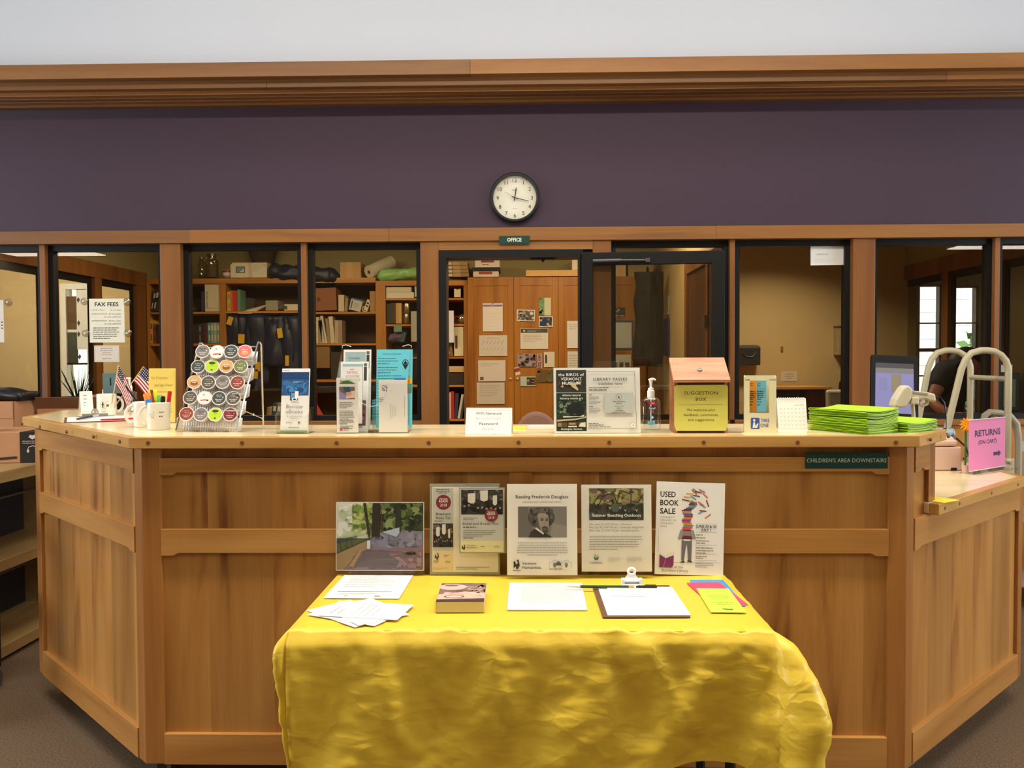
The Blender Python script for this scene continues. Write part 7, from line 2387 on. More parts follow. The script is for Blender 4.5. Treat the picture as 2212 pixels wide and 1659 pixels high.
# ---------- left: low bookcase with cardboard boxes
A_, B_ = Vector((-2.48, .95)), Vector((-2.48, 2.00))
d_ = (B_-A_).normalized()
LBC = (B_-A_).length
bc = thing('low_bookcase', 'low bookcase with deep empty shelves left of the desk', 'bookcase', (A_.x, A_.y, 0), math.atan2(d_.y, d_.x))
# local x runs along the face away from the viewer, local +y is behind the face
lw_ = wood('bookcase_tan', (176, 146, 96), (158, 126, 80), (130, 98, 58), grain='x', streak=8)
ZT_ = .894
for z0, z1 in ((ZT_-.056, ZT_), (.425, .479), (.02, .075)):
    MB().box(0, LBC, 0, .36, z0, z1).build('shelf_board', lw_, bc, bevel=.003)
MB().box(0, LBC, .34, .36, 0, ZT_-.055).build('back_panel', mat('dark_back', (36, 30, 26), .7), bc)
for x in (0, LBC-.03):
    MB().box(x, x+.03, .01, .34, 0, ZT_-.055).build('side', lw_, bc)
for z in (.72, .34):
    MB().tube([(.03, .20, z), (LBC-.03, .20, z)], .006, 6).build('rail_wire', mat('rail_grey', (120, 112, 100), .3, .7), bc)
cbm = mat('cardboard', (176, 128, 90), .8, var=.06, scale=6)
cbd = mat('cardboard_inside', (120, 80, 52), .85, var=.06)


def open_box(label, qx, qy, z, rz, w_, d_2, h_, flaps, tape=None):
    t = thing('cardboard_box', label, 'box', (qx, qy, z), rz)
    MB().box(-w_/2, w_/2, -d_2/2, -d_2/2+.005, 0, h_).build('front_side', cbm, t)
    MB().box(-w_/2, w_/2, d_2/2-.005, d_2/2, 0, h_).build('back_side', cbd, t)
    MB().box(-w_/2, -w_/2+.005, -d_2/2, d_2/2, 0, h_).build('end_side', cbm, t)
    MB().box(w_/2-.005, w_/2, -d_2/2, d_2/2, 0, h_).build('end_side', cbm, t)
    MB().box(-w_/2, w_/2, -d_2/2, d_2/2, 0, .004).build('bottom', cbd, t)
    for (x0, x1, y, ang, ln, side) in flaps:
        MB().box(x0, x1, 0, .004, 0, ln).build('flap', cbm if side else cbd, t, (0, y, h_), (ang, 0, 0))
    return t


fl = (d_.y, d_.x)
rzb = math.atan2(d_.y, d_.x)
n_ = Vector((-d_.y, d_.x))


def onbc(along, back):
    v = A_+d_*along+n_*back
    return v.x, v.y


# closed carton with black tape, nearest
q = P(30, 985, Z=ZT_)
t = thing('cardboard_box', 'closed cardboard carton with black printed tape on the low bookcase', 'box', (-2.68, 1.74, ZT_+.001), math.radians(6))
W_, D_, H_ = .50, .38, .155
MB().box(-W_/2, W_/2, -D_/2, D_/2, 0, H_).build('carton', cbm, t, bevel=.003)
tk = mat('black_tape', (40, 38, 38), .35)
MB().box(.075, .20, -D_/2-.0015, -D_/2, 0.0, H_).box(.075, .20, -D_/2, D_/2, H_, H_+.001).build('tape', tk, t)
pr = Pr()
wt_ = (206, 190, 170)
pr.poly([(.118, .130), (.126, .142), (.137, .138), (.148, .142), (.156, .130), (.137, .118)], wt_).lines(.088, .188, .108, 2, .010, .004, wt_).pline([(.112, .062), (.118, .080), (.137, .086), (.156, .080), (.162, .062)], .003, wt_).ell(.114, .060, .006, .009, wt_, 10).ell(.160, .060, .006, .009, wt_, 10)
pr.poly([(-.24, .028), (-.10, .010), (.06, .022), (.06, .034), (-.10, .022), (-.24, .042)], (52, 44, 40)).rect(.15, 0, .25, .03, (70, 120, 140))
o = pr.put(t, 'printed_marks', -D_/2-.0016)
pr = Pr()
pr.frame(-.14, .06, .02, .22, .003, (110, 76, 54)).lines(-.12, 0, .19, 5, .026, .010, (110, 76, 54), 'C')
o = pr.b.build('top_print', INK, t, (0, -D_/2-.02, H_+.001), (-math.pi/2, 0, 0))
# open cartons behind
q = P(40, 900, Y=1.9)
bb = open_box('big cardboard carton under the flat black bag behind the taped carton', -3.13, 2.15, ZT_+.001, math.radians(4), .46, .30, .285, [(-.225, .225, -.149, math.radians(180), .09, True)])
MB().box(-.225, .225, -.145, .145, .283, .287).build('top_flap', cbm, bb)
open_box('open cardboard carton with spread flaps beside the end of the counter', -2.71, 2.37, ZT_+.001, math.radians(6), .38, .24, .235, [(-.19, .19, -.12, math.radians(28), .075, False), (-.03, .19, .12, math.radians(-8), .07, True)])
st = thing('storage_shelf', 'low side table under the cartons beyond the bookcase', 'table')
MB().box(-3.42, -2.54, 2.01, 2.54, ZT_-.03, ZT_-.001).build('tabletop', lw_, st)
for lx, ly in ((-3.38, 2.05), (-2.58, 2.05), (-3.38, 2.50), (-2.58, 2.50)):
    MB().tube([(lx, ly, 0), (lx, ly, ZT_-.03)], .018, 8).build('leg', lw_, st)
# black bag and green book on the carton
q = P(22, 855, Y=2.15)
t = thing('black_bag', 'flat black zip bag lying on the big open carton', 'bag', (q.x-.02, q.y, ZT_+.289))
mb = MB()
mb.grid(lambda u, v: (-.16+.30*u, -.10+.2*v, .046+.03*math.sin(math.pi*u)*math.sin(math.pi*v)+.01*noise.noise((u*4, v*4, 3))), 12, 8)
mb.build('bag_top', PLASTB, t, smooth=True, solid=.045)
block('green_book', 'small green book standing behind the flat black bag', 'book', 48, 842, 60, 858, (76, 120, 50), Y=2.24, depth=.05, zfix=ZT_+.289)
pl_ = thing('potted_plant', 'spiky dark potted plant by the far left window', 'plant', (P(170, 860, Y=3.35).x, 3.35, 0))
zp = P(170, 850, Y=3.35).z
MB().lathe([(.07, 0), (.10, .02), (.12, zp-.02), (.105, zp-.02)], 20).build('pot', mat('dark_pot', (44, 40, 38), .5), pl_, smooth=True)
rr = random.Random(3)
for k_ in range(26):
    an = rr.uniform(0, 6.28)
    ln = rr.uniform(.08, .20)
    rd = rr.uniform(.02, .12)
    x, y = rd*math.cos(an), rd*math.sin(an)
    b = MB().add([(x*.4-.004, y*.4, zp-.02), (x*.4+.004, y*.4, zp-.02), (x*1.0+.001, y, zp+ln*.7), (x*1.3, y*1.3, zp+ln)], [(0, 1, 2, 3)])
    b.build('leaf', mat('spiky_leaf', (52, 66, 44), .5), pl_, solid=.0015)
# patterned ledge items: string of cards, blue box
t = thing('dark_pinboard', 'dark ledge strip with pale scribbles behind the open cartons', 'board', (P(160, 850, Y=2.56).x, 2.56, ZS-.16))
w2 = P(198, 850, Y=2.45).x-P(112, 850, Y=2.45).x
MB().box(-w2/2, w2/2, 0, .03, 0, .18).build('board', mat('board_black', (30, 30, 32), .5), t)
pr = Pr()
rr = random.Random(9)
for k_ in range(6):
    u = .03+.034*k_
    pr.pline([(u, .10), (u+.012, .125), (u+.02, .11), (u+.008, .13), (u+.004, .14)], .003, [(150, 190, 186), (160, 150, 140), (110, 150, 160)][k_ % 3])
o = pr.put(t)
o.location = (-w2/2, 0, .02)
MB().tube([(-w2/2+.02, .02, -ZS+.16), (-w2/2+.02, .02, 0)], .01, 6).tube([(w2/2-.02, .02, -ZS+.16), (w2/2-.02, .02, 0)], .01, 6).build('stand_legs', BLACK, t)
block('blue_box', 'small light blue box by the tent card, behind the cartons', 'box', 153, 846, 162, 856, (110, 160, 190), Y=2.562, depth=.025, zfix=ZS+.0205)
block('day_display', 'grey-green card with a large numeral one behind the flags', 'card', 222, 806, 262, 850, (92, 116, 112), Y=2.35, depth=.02, fn=lambda pr, w, h: pr.text('1', w*.42, h*.40, h*.36, (40, 42, 40), bold=.03))
dd = bpy.data.objects['day_display']
MB().box(-.03, .06, .02, .05, -dd.location.z, .02).build('stand', BLACK, dd)
# black rolling cart at the left edge
q = P(5, 1484, Z=0)
ct_ = thing('rolling_cart', 'black rolling cart at the left edge, beside the low bookcase', 'cart', (q.x, q.y-.44, 0))
MB().box(-.40, .0, -.02, .02, .09, .82).build('side_panel', PLASTB, ct_, bevel=.004)
MB().box(-.40, .0, .40, .44, .09, .82).build('side_panel', PLASTB, ct_, bevel=.004)
for z in (.12, .45, .78):
    MB().box(-.39, -.01, .02, .40, z, z+.02).build('shelf_board', PLASTB, ct_)
for cx_, cy2 in ((-.02, 0), (-.38, 0), (-.02, .42), (-.38, .42)):
    b = MB()
    b.M = Matrix.Translation((cx_, cy2, .04)) @ Matrix.Rotation(math.pi/2, 4, 'Y')
    b.lathe([(.01, -.012), (.04, -.012), (.04, .012), (.01, .012)], 20)
    b.build('caster', mat('caster_grey', (84, 78, 70), .5), ct_)
    MB().tube([(cx_, cy2, .07), (cx_, cy2, .10)], .012, 8).build('caster_stem', CHROME, ct_)

# ---------- right side: desk equipment
q = P(1940, 880, Y=.95)
mo = thing('computer_monitor', 'tilted black touch monitor with a bluish screen behind the leaflets', 'monitor', (q.x, .95, DZ1+.0005))
c1_, c2_, c3_, c4_ = P(1893, 768, Y=1.05), P(1996, 768, Y=1.0), P(1972, 925, Y=.90), P(1868, 915, Y=.95)
ctrm = (c1_+c2_+c3_+c4_)/4
ex = ((c2_-c1_)+(c3_-c4_)).normalized()
ez = ((c1_-c4_)+(c2_-c3_))
ez = (ez-ex*ez.dot(ex)).normalized()
ey = ez.cross(ex)
Wm, Hm = ((c2_-c1_).length+(c3_-c4_).length)/2, ((c1_-c4_).length+(c2_-c3_).length)/2
MM = Matrix(((ex.x, ey.x, ez.x, ctrm.x-mo.location.x), (ex.y, ey.y, ez.y, ctrm.y-mo.location.y), (ex.z, ey.z, ez.z, ctrm.z-mo.location.z), (0, 0, 0, 1)))
o = MB().box(-Wm/2, Wm/2, 0, .035, -Hm/2, Hm/2).build('housing', mat('monitor_black', (14, 14, 16), .6, spec=.15), mo, bevel=.006)
o.matrix_local = MM
sw, sh = Wm*.80, Hm*.70
s_ = MB().box(-sw/2, sw/2, -.001, .001, -sh/2+Hm*.03, sh/2+Hm*.03).build('screen', mat('screen_lilac', (104, 104, 150), .3, emit=.35, var=.02), o)
pr = Pr()
pr.rect(0, sh*.90, sw, sh, (60, 58, 66)).rect(0, sh*.80, sw, sh*.90, (108, 106, 108)).rect(sw*.42, sh*.42, sw*.68, sh*.78, (120, 112, 92)).rect(sw*.1, sh*.45, sw*.3, sh*.7, (112, 112, 160))
k_ = pr.put(s_, 'display')
k_.location = (-sw/2, -.0012, -sh/2+Hm*.03)
pr = Pr()
pr.rect(-Wm*.46, -Hm*.47, -Wm*.3, -Hm*.37, (196, 200, 200)).rect(-Wm*.34, -Hm*.46, -Wm*.06, -Hm*.36, (60, 150, 206)).rect(Wm*.02, -Hm*.44, Wm*.16, -Hm*.38, (90, 92, 100))
pr.put(o, 'stickers', -.0005)
MB().box(-.10, .10, -.02, .16, 0, .02).build('foot', mat('monitor_black', (14, 14, 16), .6, spec=.15), mo, (0, .08, 0))
MB().tube([(0, .14, .01), (0, .13, .2), tuple(ctrm-mo.location+ey*.03)], .022, 10).build('stand_arm', mat('monitor_black', (14, 14, 16), .6, spec=.15), mo, smooth=True)
# barcode scanner in its holder
Yb = .42
bei = mat('beige_plastic', (196, 186, 160), .4, var=.02)
beid = mat('beige_grey_plastic', (160, 150, 130), .45, var=.02)
qs = P(1972, 900, Y=Yb)
sc_ = thing('barcode_scanner', 'beige hand scanner resting in its stand behind the leaflets', 'scanner', (qs.x, Yb, DZ1+.0005))


def rel(px, py, dy=0.):
    return tuple(P(px, py, Y=Yb)+Vector((0, dy, 0))-sc_.location)


b = MB()
pts = [(1959, 833), (1966, 842), (1962, 862), (1952, 878), (1941, 881), (1924, 878), (1929, 862), (1944, 838), (1951, 832)]
b.prism([(rel(a_, c_)[0], rel(a_, c_)[2]) for a_, c_ in pts], -.028, .028, 'y')
b.build('head', bei, sc_, bevel=.008)
b = MB()
pts = [(1962, 843), (2000, 847), (2017, 851), (2019, 868), (2004, 866), (1995, 862), (1985, 864), (1962, 862)]
b.prism([(rel(a_, c_)[0], rel(a_, c_)[2]) for a_, c_ in pts], -.016, .016, 'y')
b.build('handle', bei, sc_, bevel=.006)
MB().prism([(rel(a_, c_)[0], rel(a_, c_)[2]) for a_, c_ in [(1967, 844), (2000, 848), (1999, 854), (1967, 850)]], -.0175, .0175, 'y').build('handle_grip', beid, sc_, bevel=.002)
b = MB()
b.tube([rel(1988, 863), rel(1985, 872), rel(1992, 877), rel(2002, 872), rel(2003, 864)], .007, 8)
b.build('trigger_guard', bei, sc_, smooth=True)
b = MB()
x0_, z0_ = rel(1963, 857)[0], rel(1963, 873)[2]
b.box(x0_, rel(1980, 857)[0], -.024, .024, z0_, rel(1963, 857)[2])
b.build('cradle', bei, sc_, bevel=.004)
MB().tube([rel(1971, 872), rel(1974, 905), (rel(1975, 905)[0], 0, .004)], .0075, 8).lathe([(.045, 0), (.045, .006), (.01, .012)], 20, (rel(1975, 905)[0], 0, 0)).build('stand_stem', bei, sc_, smooth=True)
MB().tube([rel(2018, 855), rel(2032, 858), rel(2040, 870), rel(2044, 900), rel(2044, 926), tuple(Vector(rel(2040, 935))+Vector((-.05, .02, 0))), tuple(Vector(rel(2030, 940))+Vector((-.16, .04, -.1)))], .0022, 6).build('cord', PLASTB, sc_, smooth=True)
q = P(1930, 914, Y=.52)
t = thing('card_reader', 'pale grey rounded card reader on a pedestal behind the tall lime stack', 'card reader', (q.x, .52, DZ1+.0005))
zc = q.z-DZ1
MB().prism([(-.045, zc-.014), (.045, zc-.014), (.042, zc+.006), (.030, zc+.014), (-.040, zc+.016)], -.025, .025, 'y').build('reader_body', mat('mouse_grey', (196, 196, 206), .4), t, bevel=.005)
MB().tube([(0, 0, .0), (0, 0, zc-.012)], .012, 10).lathe([(.04, 0), (.04, .006), (.012, .012)], 16).build('pedestal', PLASTB, t, smooth=True)

# receipt printer on the lower desk
pkp = mat('beige_pink_plastic', (214, 186, 166), .45, var=.02)
pq = P(2040, 1017, Z=DZ1)
prn = thing('receipt_printer', 'pale pinkish beige printer on the lower desk', 'printer', (pq.x, pq.y, DZ1+.0005), math.radians(4))
pw, ph = .15, .128
MB().box(-pw/2, pw/2, 0, .16, 0, ph*.78).build('body', pkp, prn, bevel=.006)
MB().box(-pw/2, pw/2-.018, -.002, .15, ph*.80, ph).build('cover', pkp, prn, bevel=.008)
MB().lathe([(.001, -.07), (.045, -.07), (.045, .05), (.001, .05)], 24).build('roll_housing', pkp, prn, (pw/2-.05, .09, ph*.72), (0, math.pi/2, 0), smooth=True)
MB().box(.028, .052, -.003, .01, .0, .012).build('notch', PLASTB, prn)
# patterned pouch
pq = P(2076, 1000, Z=DZ1)
fm = bpy.data.materials.new('floral_cloth')
fm.use_nodes = True
nt = fm.node_tree
vr = nt.nodes.new('ShaderNodeTexVoronoi')
vr.inputs['Scale'].default_value = 45
tcn = nt.nodes.new('ShaderNodeTexCoord')
rp = nt.nodes.new('ShaderNodeValToRGB')
rp.color_ramp.interpolation = 'CONSTANT'
for e_, (p_, c_) in zip((0, 1), ((0, (150, 166, 176)), (.5, (52, 66, 84)))):
    rp.color_ramp.elements[e_].position = p_
    rp.color_ramp.elements[e_].color = lin(c_)+(1,)
nt.links.new(tcn.outputs['Object'], vr.inputs['Vector'])
nt.links.new(vr.outputs['Distance'], rp.inputs[0])
nt.links.new(rp.outputs[0], nt.nodes['Principled BSDF'].inputs['Base Color'])
t = thing('floral_pouch', 'blue and white flowered cloth pouch behind the printer', 'pouch', (pq.x-.01, pq.y+.13, DZ1+.0005))
MB().box(-.06, .055, 0, .08, 0, .145).build('pouch_body', fm, t, bevel=.02)
MB().tube([(.05, .0, .10), (.09, -.01, .06), (.10, -.02, .02), (.07, -.03, .006)], .005, 6).build('strap', PLASTB, t, smooth=True)
# pink returns sign
a, b_ = P(2093, 1025, Z=DZ1), P(2172, 1012, Z=DZ1)
w_ = (b_-a).length
rz = math.atan2(b_.y-a.y, b_.x-a.x)
h_ = P(2093, 908, Y=a.y).z-DZ1
t = thing('returns_sign', 'pink sign reading RETURNS with an arrow in a clear stand', 'sign', ((a.x+b_.x)/2, (a.y+b_.y)/2, DZ1+.0005), rz)
pr = Pr()
H2 = h_*.95
dkp = (70, 50, 84)
pr.text('RETURNS', w_*.50, H2*.66, H2*.115, dkp, width=w_*.70, bold=.035).text('(ON CART)', w_*.50, H2*.50, H2*.075, dkp, width=w_*.50, bold=.03)
pr.poly([(w_*.66, H2*.24), (w_*.80, H2*.24), (w_*.80, H2*.20), (w_*.87, H2*.275), (w_*.80, H2*.35), (w_*.80, H2*.31), (w_*.66, H2*.31)], dkp)
sheet(t, w_*.99, H2, pr, .001, mat('pink_paper', (226, 128, 172), .6, var=.02), (0, .002, .012), (0, 0, 0))
MB().add([(-w_/2, 0, .002), (w_/2, 0, .002), (w_/2, 0, h_), (-w_/2, 0, h_)], [(0, 1, 2, 3)]).build('clear_cover', ACRYL, t)
MB().box(-w_/2, w_/2, .004, .0055, .002, h_).build('back_panel', ACRYL, t)
MB().box(-w_/2, w_/2, -.002, .008, h_-.001, h_+.001).box(-w_/2, w_/2, -.002, 0, .010, .013).build('top_edge', mat('acrylic_edge', (214, 220, 218), .2), t)
MB().box(-w_/2-.004, w_/2+.022, -.045, .045, 0, .0025).build('foot', ACRYL, t)
# flower pen
q = P(2086, 917, Y=a.y+.06)
t = thing('flower_pen', 'orange-yellow artificial flower beside the pink returns sign', 'flower', (q.x, q.y, DZ1))
zf = q.z-DZ1
MB().tube([(.0, 0, .0), (.0, 0, zf-.01)], .004, 8).build('stem', mat('stem_green', (60, 110, 50), .6), t)
om = mat('petal_orange', (240, 166, 30), .6, var=.1)
for ring, (n_p, ln, up) in enumerate(((12, .034, .006), (10, .026, .016))):
    for k_ in range(n_p):
        an = 2*math.pi*k_/n_p+ring*.3
        dx, dz = math.cos(an), math.sin(an)
        b = MB().add([(0, -.004-up, zf), (dx*ln*.6-dz*.006, -.004-up, zf+dz*ln*.6+dx*.006), (dx*ln, -.008-up, zf+dz*ln), (dx*ln*.6+dz*.006, -.004-up, zf+dz*ln*.6-dx*.006)], [(0, 1, 2, 3)])
        b.build('petal', om, t, solid=.0012)
MB().ball((0, -.012, zf), .010, .008, .010).build('flower_heart', mat('heart_brown', (190, 110, 20), .8), t, smooth=True)
MB().lathe([(.012, 0), (.014, .03), (.011, .03)], 12).build('holder', mat('beige_pink_plastic', (214, 186, 166), .45), t)
q = P(2040, 1080, Z=DZ1)
t = MB().box(-.05, .045, -.05, .04, 0, .0012).build('yellow_note', mat('yellow_note', (250, 232, 70), .6), None, (q.x-.02, q.y+.005, DZ1+.0005), (0, 0, math.radians(35)))
tag(t, 'yellow paper note on the lower desk beside the raised counter end', 'note')

# rolling step ladder with tubular hand rails
lad = thing('step_ladder', 'beige tubular step ladder with hand rails behind the lower desk', 'ladder')
lm = mat('beige_enamel', (176, 166, 136), .4, var=.02)


def arc(c, r, a0, a1, n=7):
    return [(c[0]+r*math.cos(math.radians(a0+(a1-a0)*k/n)), c[1]+r*math.sin(math.radians(a0+(a1-a0)*k/n))) for k in range(n+1)]


def railside(Y, px_v, px_s0, py_s0, pxl, pxr, pyt, r=.016):
    """one hand rail in the plane Y: slanted leg, rounded top, upright leg"""
    def q(px, py):
        v = P(px, py, Y=Y)
        return (v.x, v.z)
    top = q((pxl+pxr)/2, pyt)[1]
    xv = q(px_v, 830)[0]
    xs, zs = q(px_s0, py_s0)
    xl = q(pxl, pyt+20)[0]
    slope = (xl-xs)/(top-.06-zs)
    x_fl = xs-slope*(zs-.0)
    R_ = .10
    p = [(x_fl, 0), (xs, zs), (xl-slope*.03, top-.09)]
    # rounded corner
    p += [(xl+.0*slope+.012, top-.045), (xl+.040, top-.012), (xl+.085, top)]
    p += [(xv-R_, top)]+[(xv-R_+R_*math.sin(math.radians(k)), top-R_+R_*math.cos(math.radians(k))) for k in (20, 40, 60, 80, 90)]
    p += [(xv, .02)]
    MB().tube([(a_, Y, b_) for a_, b_ in p], r, 12).build('hand_rail', lm, lad, smooth=True, angle=0)
    for fx in (x_fl, xv):
        MB().lathe([(.02, 0), (.022, .03), (.017, .035)], 12, (fx, Y, 0)).build('rubber_foot', PLASTB, lad)
    return xv, x_fl, slope


YL1, YL2 = 1.50, 1.93
v1 = railside(YL1, 2178, 2046, 925, 2080, 2150, 757)
v2 = railside(YL2, 2096, 1995, 850, 2008, 2080, 757)
za = P(2172, 819, Y=YL1).z
MB().tube([(v1[0], YL1, za), (v2[0], YL2, za)], .013, 8).build('cross_bar', lm, lad, smooth=True)
MB().tube([(v1[0], YL1, .25), (v2[0], YL2, .25)], .013, 8).build('cross_bar', lm, lad, smooth=True)
for k_ in range(3):
    z = .24+.24*k_
    xm = v1[1]+(v1[0]-v1[1])*(.30+.24*k_)
    MB().box(xm-.12, xm+.12, YL1-.01, YL2+.01, z, z+.03).build('step', beid, lad, bevel=.004)
MB().ball((v1[0]-.005, YL1-.02, P(2180, 995, Y=YL1).z), .012, .012, .012).box(v1[0]-.022, v1[0]+.024, YL1-.02, YL1+.02, P(2180, 1030, Y=YL1).z, P(2180, 990, Y=YL1).z).build('clamp', lm, lad, bevel=.003)
# metal cart behind the ladder: bent grey handle
hd = thing('metal_cart', 'grey book cart with a bent tube handle right of the pink sign', 'cart')
gmh = mat('grey_enamel', (150, 142, 124), .45)
Yh = 2.05
pts = [(2124, 915), (2127, 898), (2138, 890), (2160, 892), (2182, 899), (2196, 915), (2200, 945), (2200, 1010)]
MB().tube([tuple(P(a_, b_, Y=Yh)) for a_, b_ in pts]+[(P(2200, 1010, Y=Yh).x, Yh, 0.05)], .018, 10).build('handle_tube', gmh, hd, smooth=True)
MB().tube([tuple(P(2124, 915, Y=Yh)), (P(2124, 915, Y=Yh).x, Yh, .05)], .018, 10).build('handle_tube', gmh, hd, smooth=True)
xr_ = P(2200, 1010, Y=Yh).x
MB().box(xr_+.0, xr_+.75, Yh-.015, Yh+.015, P(2205, 975, Y=Yh).z, P(2205, 953, Y=Yh).z).build('cross_plate', lm, hd)
MB().box(xr_-.2, xr_+.75, Yh, Yh+.35, .14, .17).box(xr_-.2, xr_+.75, Yh, Yh+.35, .5, .53).build('cart_shelf', gmh, hd)
for x in (xr_-.18, xr_+.73):
    b = MB()
    b.M = Matrix.Translation((x, Yh+.17, .04)) @ Matrix.Rotation(math.pi/2, 4, 'X')
    b.lathe([(.01, -.012), (.04, -.012), (.04, .012), (.01, .012)], 16)
    b.build('caster', PLASTB, hd)
MB().box(xr_+.72, xr_+.75, Yh, Yh+.03, .05, .6).box(xr_+.72, xr_+.75, Yh+.32, Yh+.35, .05, .6).box(xr_-.2, xr_-.17, Yh+.32, Yh+.35, .05, .6).build('cart_posts', gmh, hd)
# inner desk with monitor in the reading room
rd_ = thing('reading_desk', 'wooden desk behind the right hand glass', 'desk', (0, 0, 0))
x0_, x1_ = P(1985, 905, Y=3.0).x, 3.28
zd = P(2100, 899, Y=3.0).z
MB().box(x0_, x1_, 2.78, 3.34, zd-.03, zd).build('desktop', oakx, rd_)
for x, y in ((x0_+.04, 2.82), (x1_-.05, 2.82), (x0_+.04, 3.30), (x1_-.05, 3.30)):
    MB().box(x, x+.04, y-.02, y+.02, 0, zd-.03).build('leg', oak, rd_)
q = P(2200, 850, Y=2.98)
t = thing('dark_monitor', 'dark framed screen with a grey-green face at the right edge', 'monitor', (min(q.x, 3.24)-.0, 2.98, zd+.001))
b1, b2_ = P(2160, 880, Y=2.98), P(2204, 806, Y=2.98)
w_ = b2_.x-b1.x
MB().box(-w_/2, w_/2, 0, .04, .03, b2_.z-zd).build('housing', PLASTB, t, bevel=.005)
MB().box(-w_/2+.02, w_/2-.03, -.002, .001, .06, b2_.z-zd-.04).build('screen', mat('screen_greygreen', (96, 100, 84), .3), t)
MB().box(-.08, .08, -.05, .1, 0, .03).build('foot', PLASTB, t)
t.location.x = (b1.x+b2_.x)/2
on_glass('small_label', 'small pale label on the glass above the dark screen', 2158, 788, 2187, 804, None, (176, 160, 136), cat='label')

# person seated behind the right-hand glass: dark short sleeved top, seen from behind, leaning to the right
YPp = 3.62


def pp(px, py, dy=0.):
    v = P(px, py, Y=YPp+dy)
    return (v.x, v.y, v.z)


per = thing('person', 'person in a dark top bending over a desk behind the step ladder', 'person', (P(2030, 930, Y=YPp).x, YPp, 0))
per_o = Vector(per.location)


def skin_mesh(nm, verts, edges, radii, m, parent, root=0, lv=2):
    me = bpy.data.meshes.new(nm)
    me.from_pydata([tuple(Vector(v)-per_o) for v in verts], edges, [])
    me.materials.append(m)
    o = bpy.data.objects.new(nm, me)
    COL.objects.link(o)
    o.parent = parent
    md = o.modifiers.new('skin', 'SKIN')
    md.use_smooth_shade = True
    for i, r in enumerate(radii):
        sv = me.skin_vertices[0].data[i]
        sv.radius = r if isinstance(r, tuple) else (r, r)
        sv.use_root = i == root
    o.modifiers.new('sub', 'SUBSURF').levels = lv
    o.modifiers['sub'].render_levels = lv
    return o


skinm = mat('skin', (150, 92, 68), .55, var=.04)
topm = mat('dark_top', (26, 25, 27), .85, var=.15)
trm = mat('dark_trousers', (40, 42, 52), .85)
pel = pp(2022, 965)
ches = pp(2040, 870)
shl = pp(2052, 802)
neck = pp(2068, 792)
bo = [pel, pp(2028, 920), ches, shl, neck, pp(2076, 788)]
# bare body: one continuous skin from pelvis to head base, arms and legs
V = list(bo)
E_ = [(0, 1), (1, 2), (2, 3), (3, 4), (4, 5)]
Rr = [(.14, .12), (.14, .12), (.155, .115), (.12, .09), (.055, .055), (.05, .05)]
al = [pp(2040, 806, -.17), pp(2012, 866, -.24), pp(2030, 884, -.34), pp(2056, 892, -.40), pp(2064, 894, -.42)]
V += al
E_ += [(3, 6), (6, 7), (7, 8), (8, 9), (9, 10)]
Rr += [.058, .042, .036, .026, .03]
ar = [pp(2058, 806, .16), pp(2062, 858, .24), pp(2074, 886, .10), pp(2084, 892, -.02), pp(2088, 893, -.06)]
V += ar
E_ += [(3, 11), (11, 12), (12, 13), (13, 14), (14, 15)]
Rr += [.058, .042, .036, .026, .03]
px_, py_2 = pel[0], pel[1]
lg = [(px_+.04, py_2-.10, .56), (px_+.42, py_2-.12, .56), (px_+.44, py_2-.12, .10), (px_+.54, py_2-.12, .05)]
V += lg
E_ += [(0, 16), (16, 17), (17, 18), (18, 19)]
Rr += [.085, .065, .042, .04]
lg = [(px_+.04, py_2+.10, .56), (px_+.42, py_2+.12, .56), (px_+.44, py_2+.12, .10), (px_+.54, py_2+.12, .05)]
V += lg
E_ += [(0, 20), (20, 21), (21, 22), (22, 23)]
Rr += [.085, .065, .042, .04]
skin_mesh('body', V, E_, Rr, skinm, per)
# fingers
for hand_i, s_ in ((10, 1), (15, 1)):
    hp = Vector(V[hand_i])
    for k_ in range(4):
        off = Vector((.0, -.024+.016*k_, .0))
        ln = (.062, .072, .068, .052)[k_]
        fv = [hp+off*.6, hp+off+Vector((.045, 0, .004)), hp+off+Vector((.045+ln*.6, 0, -.004)), hp+off+Vector((.045+ln, 0, -.022))]
        skin_mesh('finger', fv, [(0, 1), (1, 2), (2, 3)], [.009, .009, .008, .007], skinm, per, lv=1)
    fv = [hp+Vector((-.01, -.02, 0)), hp+Vector((.02, -.045, .0)), hp+Vector((.05, -.05, -.008))]
    skin_mesh('thumb', fv, [(0, 1), (1, 2)], [.010, .010, .008], skinm, per, lv=1)
# clothing
T_ = bo[:5]
V2 = [Vector(v) for v in T_]+[Vector(al[0]), Vector(al[0]).lerp(Vector(al[1]), .6), Vector(ar[0]), Vector(ar[0]).lerp(Vector(ar[1]), .6)]
skin_mesh('shirt', V2, [(0, 1), (1, 2), (2, 3), (3, 4), (3, 5), (5, 6), (3, 7), (7, 8)], [(.165, .15), (.16, .14), (.175, .135), (.14, .112), (.068, .068), .074, .062, .074, .062], topm, per)
V3 = [Vector(bo[0]), Vector(V[16]), Vector(V[17]), Vector(V[18]), Vector(V[20]), Vector(V[21]), Vector(V[22])]
skin_mesh('trousers', V3, [(0, 1), (1, 2), (2, 3), (0, 4), (4, 5), (5, 6)], [(.16, .15), .10, .078, .058, .10, .078, .058], trm, per)
for yy in (-.12, .12):
    MB().ball((.50, yy, .05), .12, .05, .05).build('shoe', PLASTB, per, (px_-per_o.x, py_2-per_o.y, 0), smooth=True)
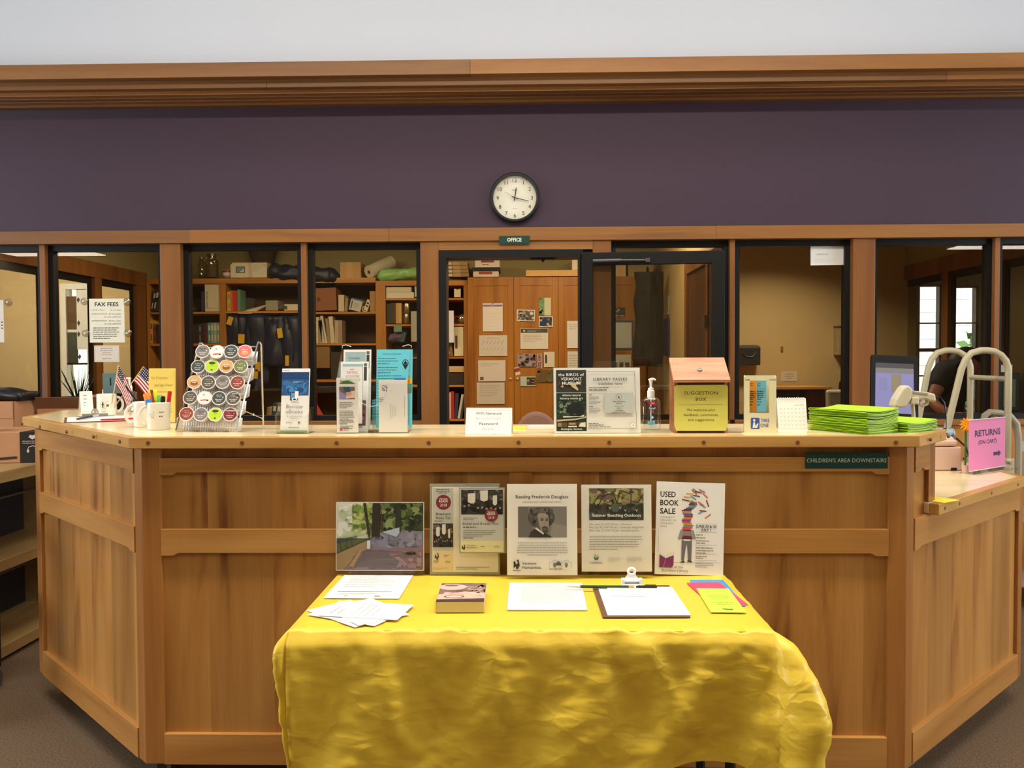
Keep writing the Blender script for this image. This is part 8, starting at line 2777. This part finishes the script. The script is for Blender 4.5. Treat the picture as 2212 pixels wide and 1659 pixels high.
# head turned right and down
hd_c = Vector(pp(2084, 794))-per_o
hm = Matrix.Translation(hd_c) @ Matrix.Rotation(math.radians(28), 4, 'Y')
b = MB()
b.M = hm
vs, fs = [], []
n, m_ = 24, 18
for i in range(m_+1):
    th_ = math.pi*i/m_
    for k in range(n):
        ph_ = 2*math.pi*k/n
        x, y, z = math.sin(th_)*math.cos(ph_), math.sin(th_)*math.sin(ph_), math.cos(th_)
        fx, fy, fz = .098, .076, .118
        xx, yy, zz = x*fx, y*fy, z*fz
        if zz < -.02:
            k2 = 1-.30*((-zz-.02)/.10)
            yy *= k2
            xx = xx*k2+.018*((-zz-.02)/.10)
        if x > .5 and abs(y) < .45:
            if -.42 < z < .02:
                xx += .020*math.exp(-((z+.20)/.14)**2)*math.exp(-(y/.18)**2)
            xx -= .008*math.exp(-((z-.03)/.10)**2)*math.exp(-((abs(y)-.34)/.16)**2)
            xx += .006*math.exp(-((z+.52)/.07)**2)*math.exp(-(y/.3)**2)
        vs.append((xx, yy, zz))
for i in range(m_):
    for k in range(n):
        fs.append((i*n+k, i*n+(k+1) % n, (i+1)*n+(k+1) % n, (i+1)*n+k))
b.add(vs, fs)
b.build('head', skinm, per, smooth=True, angle=0)
b = MB()
b.M = hm
for s_ in (-1, 1):
    b.ball((.078, s_*.030, .004), .013, .013, .010, 10, 6, (232, 228, 222))
    b.ball((.089, s_*.031, .004), .005, .006, .006, 8, 6, (50, 34, 26))
b.build('eyes', PAINT, per, smooth=True)
b = MB()
b.M = hm
for s_ in (-1, 1):
    b.ball((-.004, s_*.077, -.008), .020, .009, .030, 10, 8)
b.build('ears', skinm, per, smooth=True)
b = MB()
b.M = hm
b.ball((.088, 0, -.062), .012, .024, .007, 10, 6)
b.build('lips', mat('lips', (140, 76, 66), .5), per, smooth=True)
b = MB()
b.M = hm
b.add([(v[0]*1.09-.014, v[1]*1.11, v[2]*1.09+.012) for v in vs], [f for f in fs if all(vs[i][2] > .045 or vs[i][0] < -.012 and vs[i][2] > -.085 for i in f)])
b.build('hair', mat('dark_hair', (36, 26, 22), .6, var=.3, scale=40), per, smooth=True, solid=.012, angle=0)
# stool under the person
t = thing('desk_stool', 'dark desk chair under the seated person', 'chair', (px_, py_2, 0))
MB().lathe([(.19, .40), (.21, .42), (.21, .455), (.18, .47)], 24).build('seat', PLASTB, t, smooth=True)
MB().tube([(0, 0, .05), (0, 0, .41)], .028, 10).build('post', BLACK, t, smooth=True)
for k_ in range(5):
    an = 2*math.pi*k_/5
    MB().tube([(0, 0, .07), (.26*math.cos(an), .26*math.sin(an), .04)], .018, 6).ball((.26*math.cos(an), .26*math.sin(an), .025), .025, .025, .025).build('leg', BLACK, t)
# office chair back behind the counter
q = P(1158, 905, Y=1.45)
t = thing('office_chair', 'mauve-brown rounded chair back behind the yellow note pad', 'chair', (q.x, 1.45, 0))
zt2 = P(1155, 890, Y=1.45).z
cm_ = mat('chair_mauve', (126, 92, 76), .9, var=.05)
b = MB()
pts = []
for k in range(13):
    a_ = math.pi*k/12
    pts.append((.095*math.cos(a_)+.02*(1-math.sin(a_))*(1 if math.cos(a_) > 0 else -.3), zt2-.11+.11*math.sin(a_)))
pts += [(-.14, .72), (.16, .72)]
b.prism(pts, 0, .06, 'y')
b.build('backrest', cm_, t, bevel=.015)
MB().box(-.21, .23, -.42, .02, .44, .52).build('seat', cm_, t, bevel=.03)
MB().tube([(0, .03, .48), (0, .05, .75)], .02, 8).build('back_support', BLACK, t)
MB().tube([(0, -.2, .06), (0, -.2, .44)], .025, 10).build('post', BLACK, t)
for k_ in range(5):
    an = 2*math.pi*k_/5
    MB().tube([(0, -.2, .08), (.26*math.cos(an), -.2+.26*math.sin(an), .04)], .018, 6).ball((.26*math.cos(an), -.2+.26*math.sin(an), .025), .025, .025, .025).build('leg', BLACK, t)
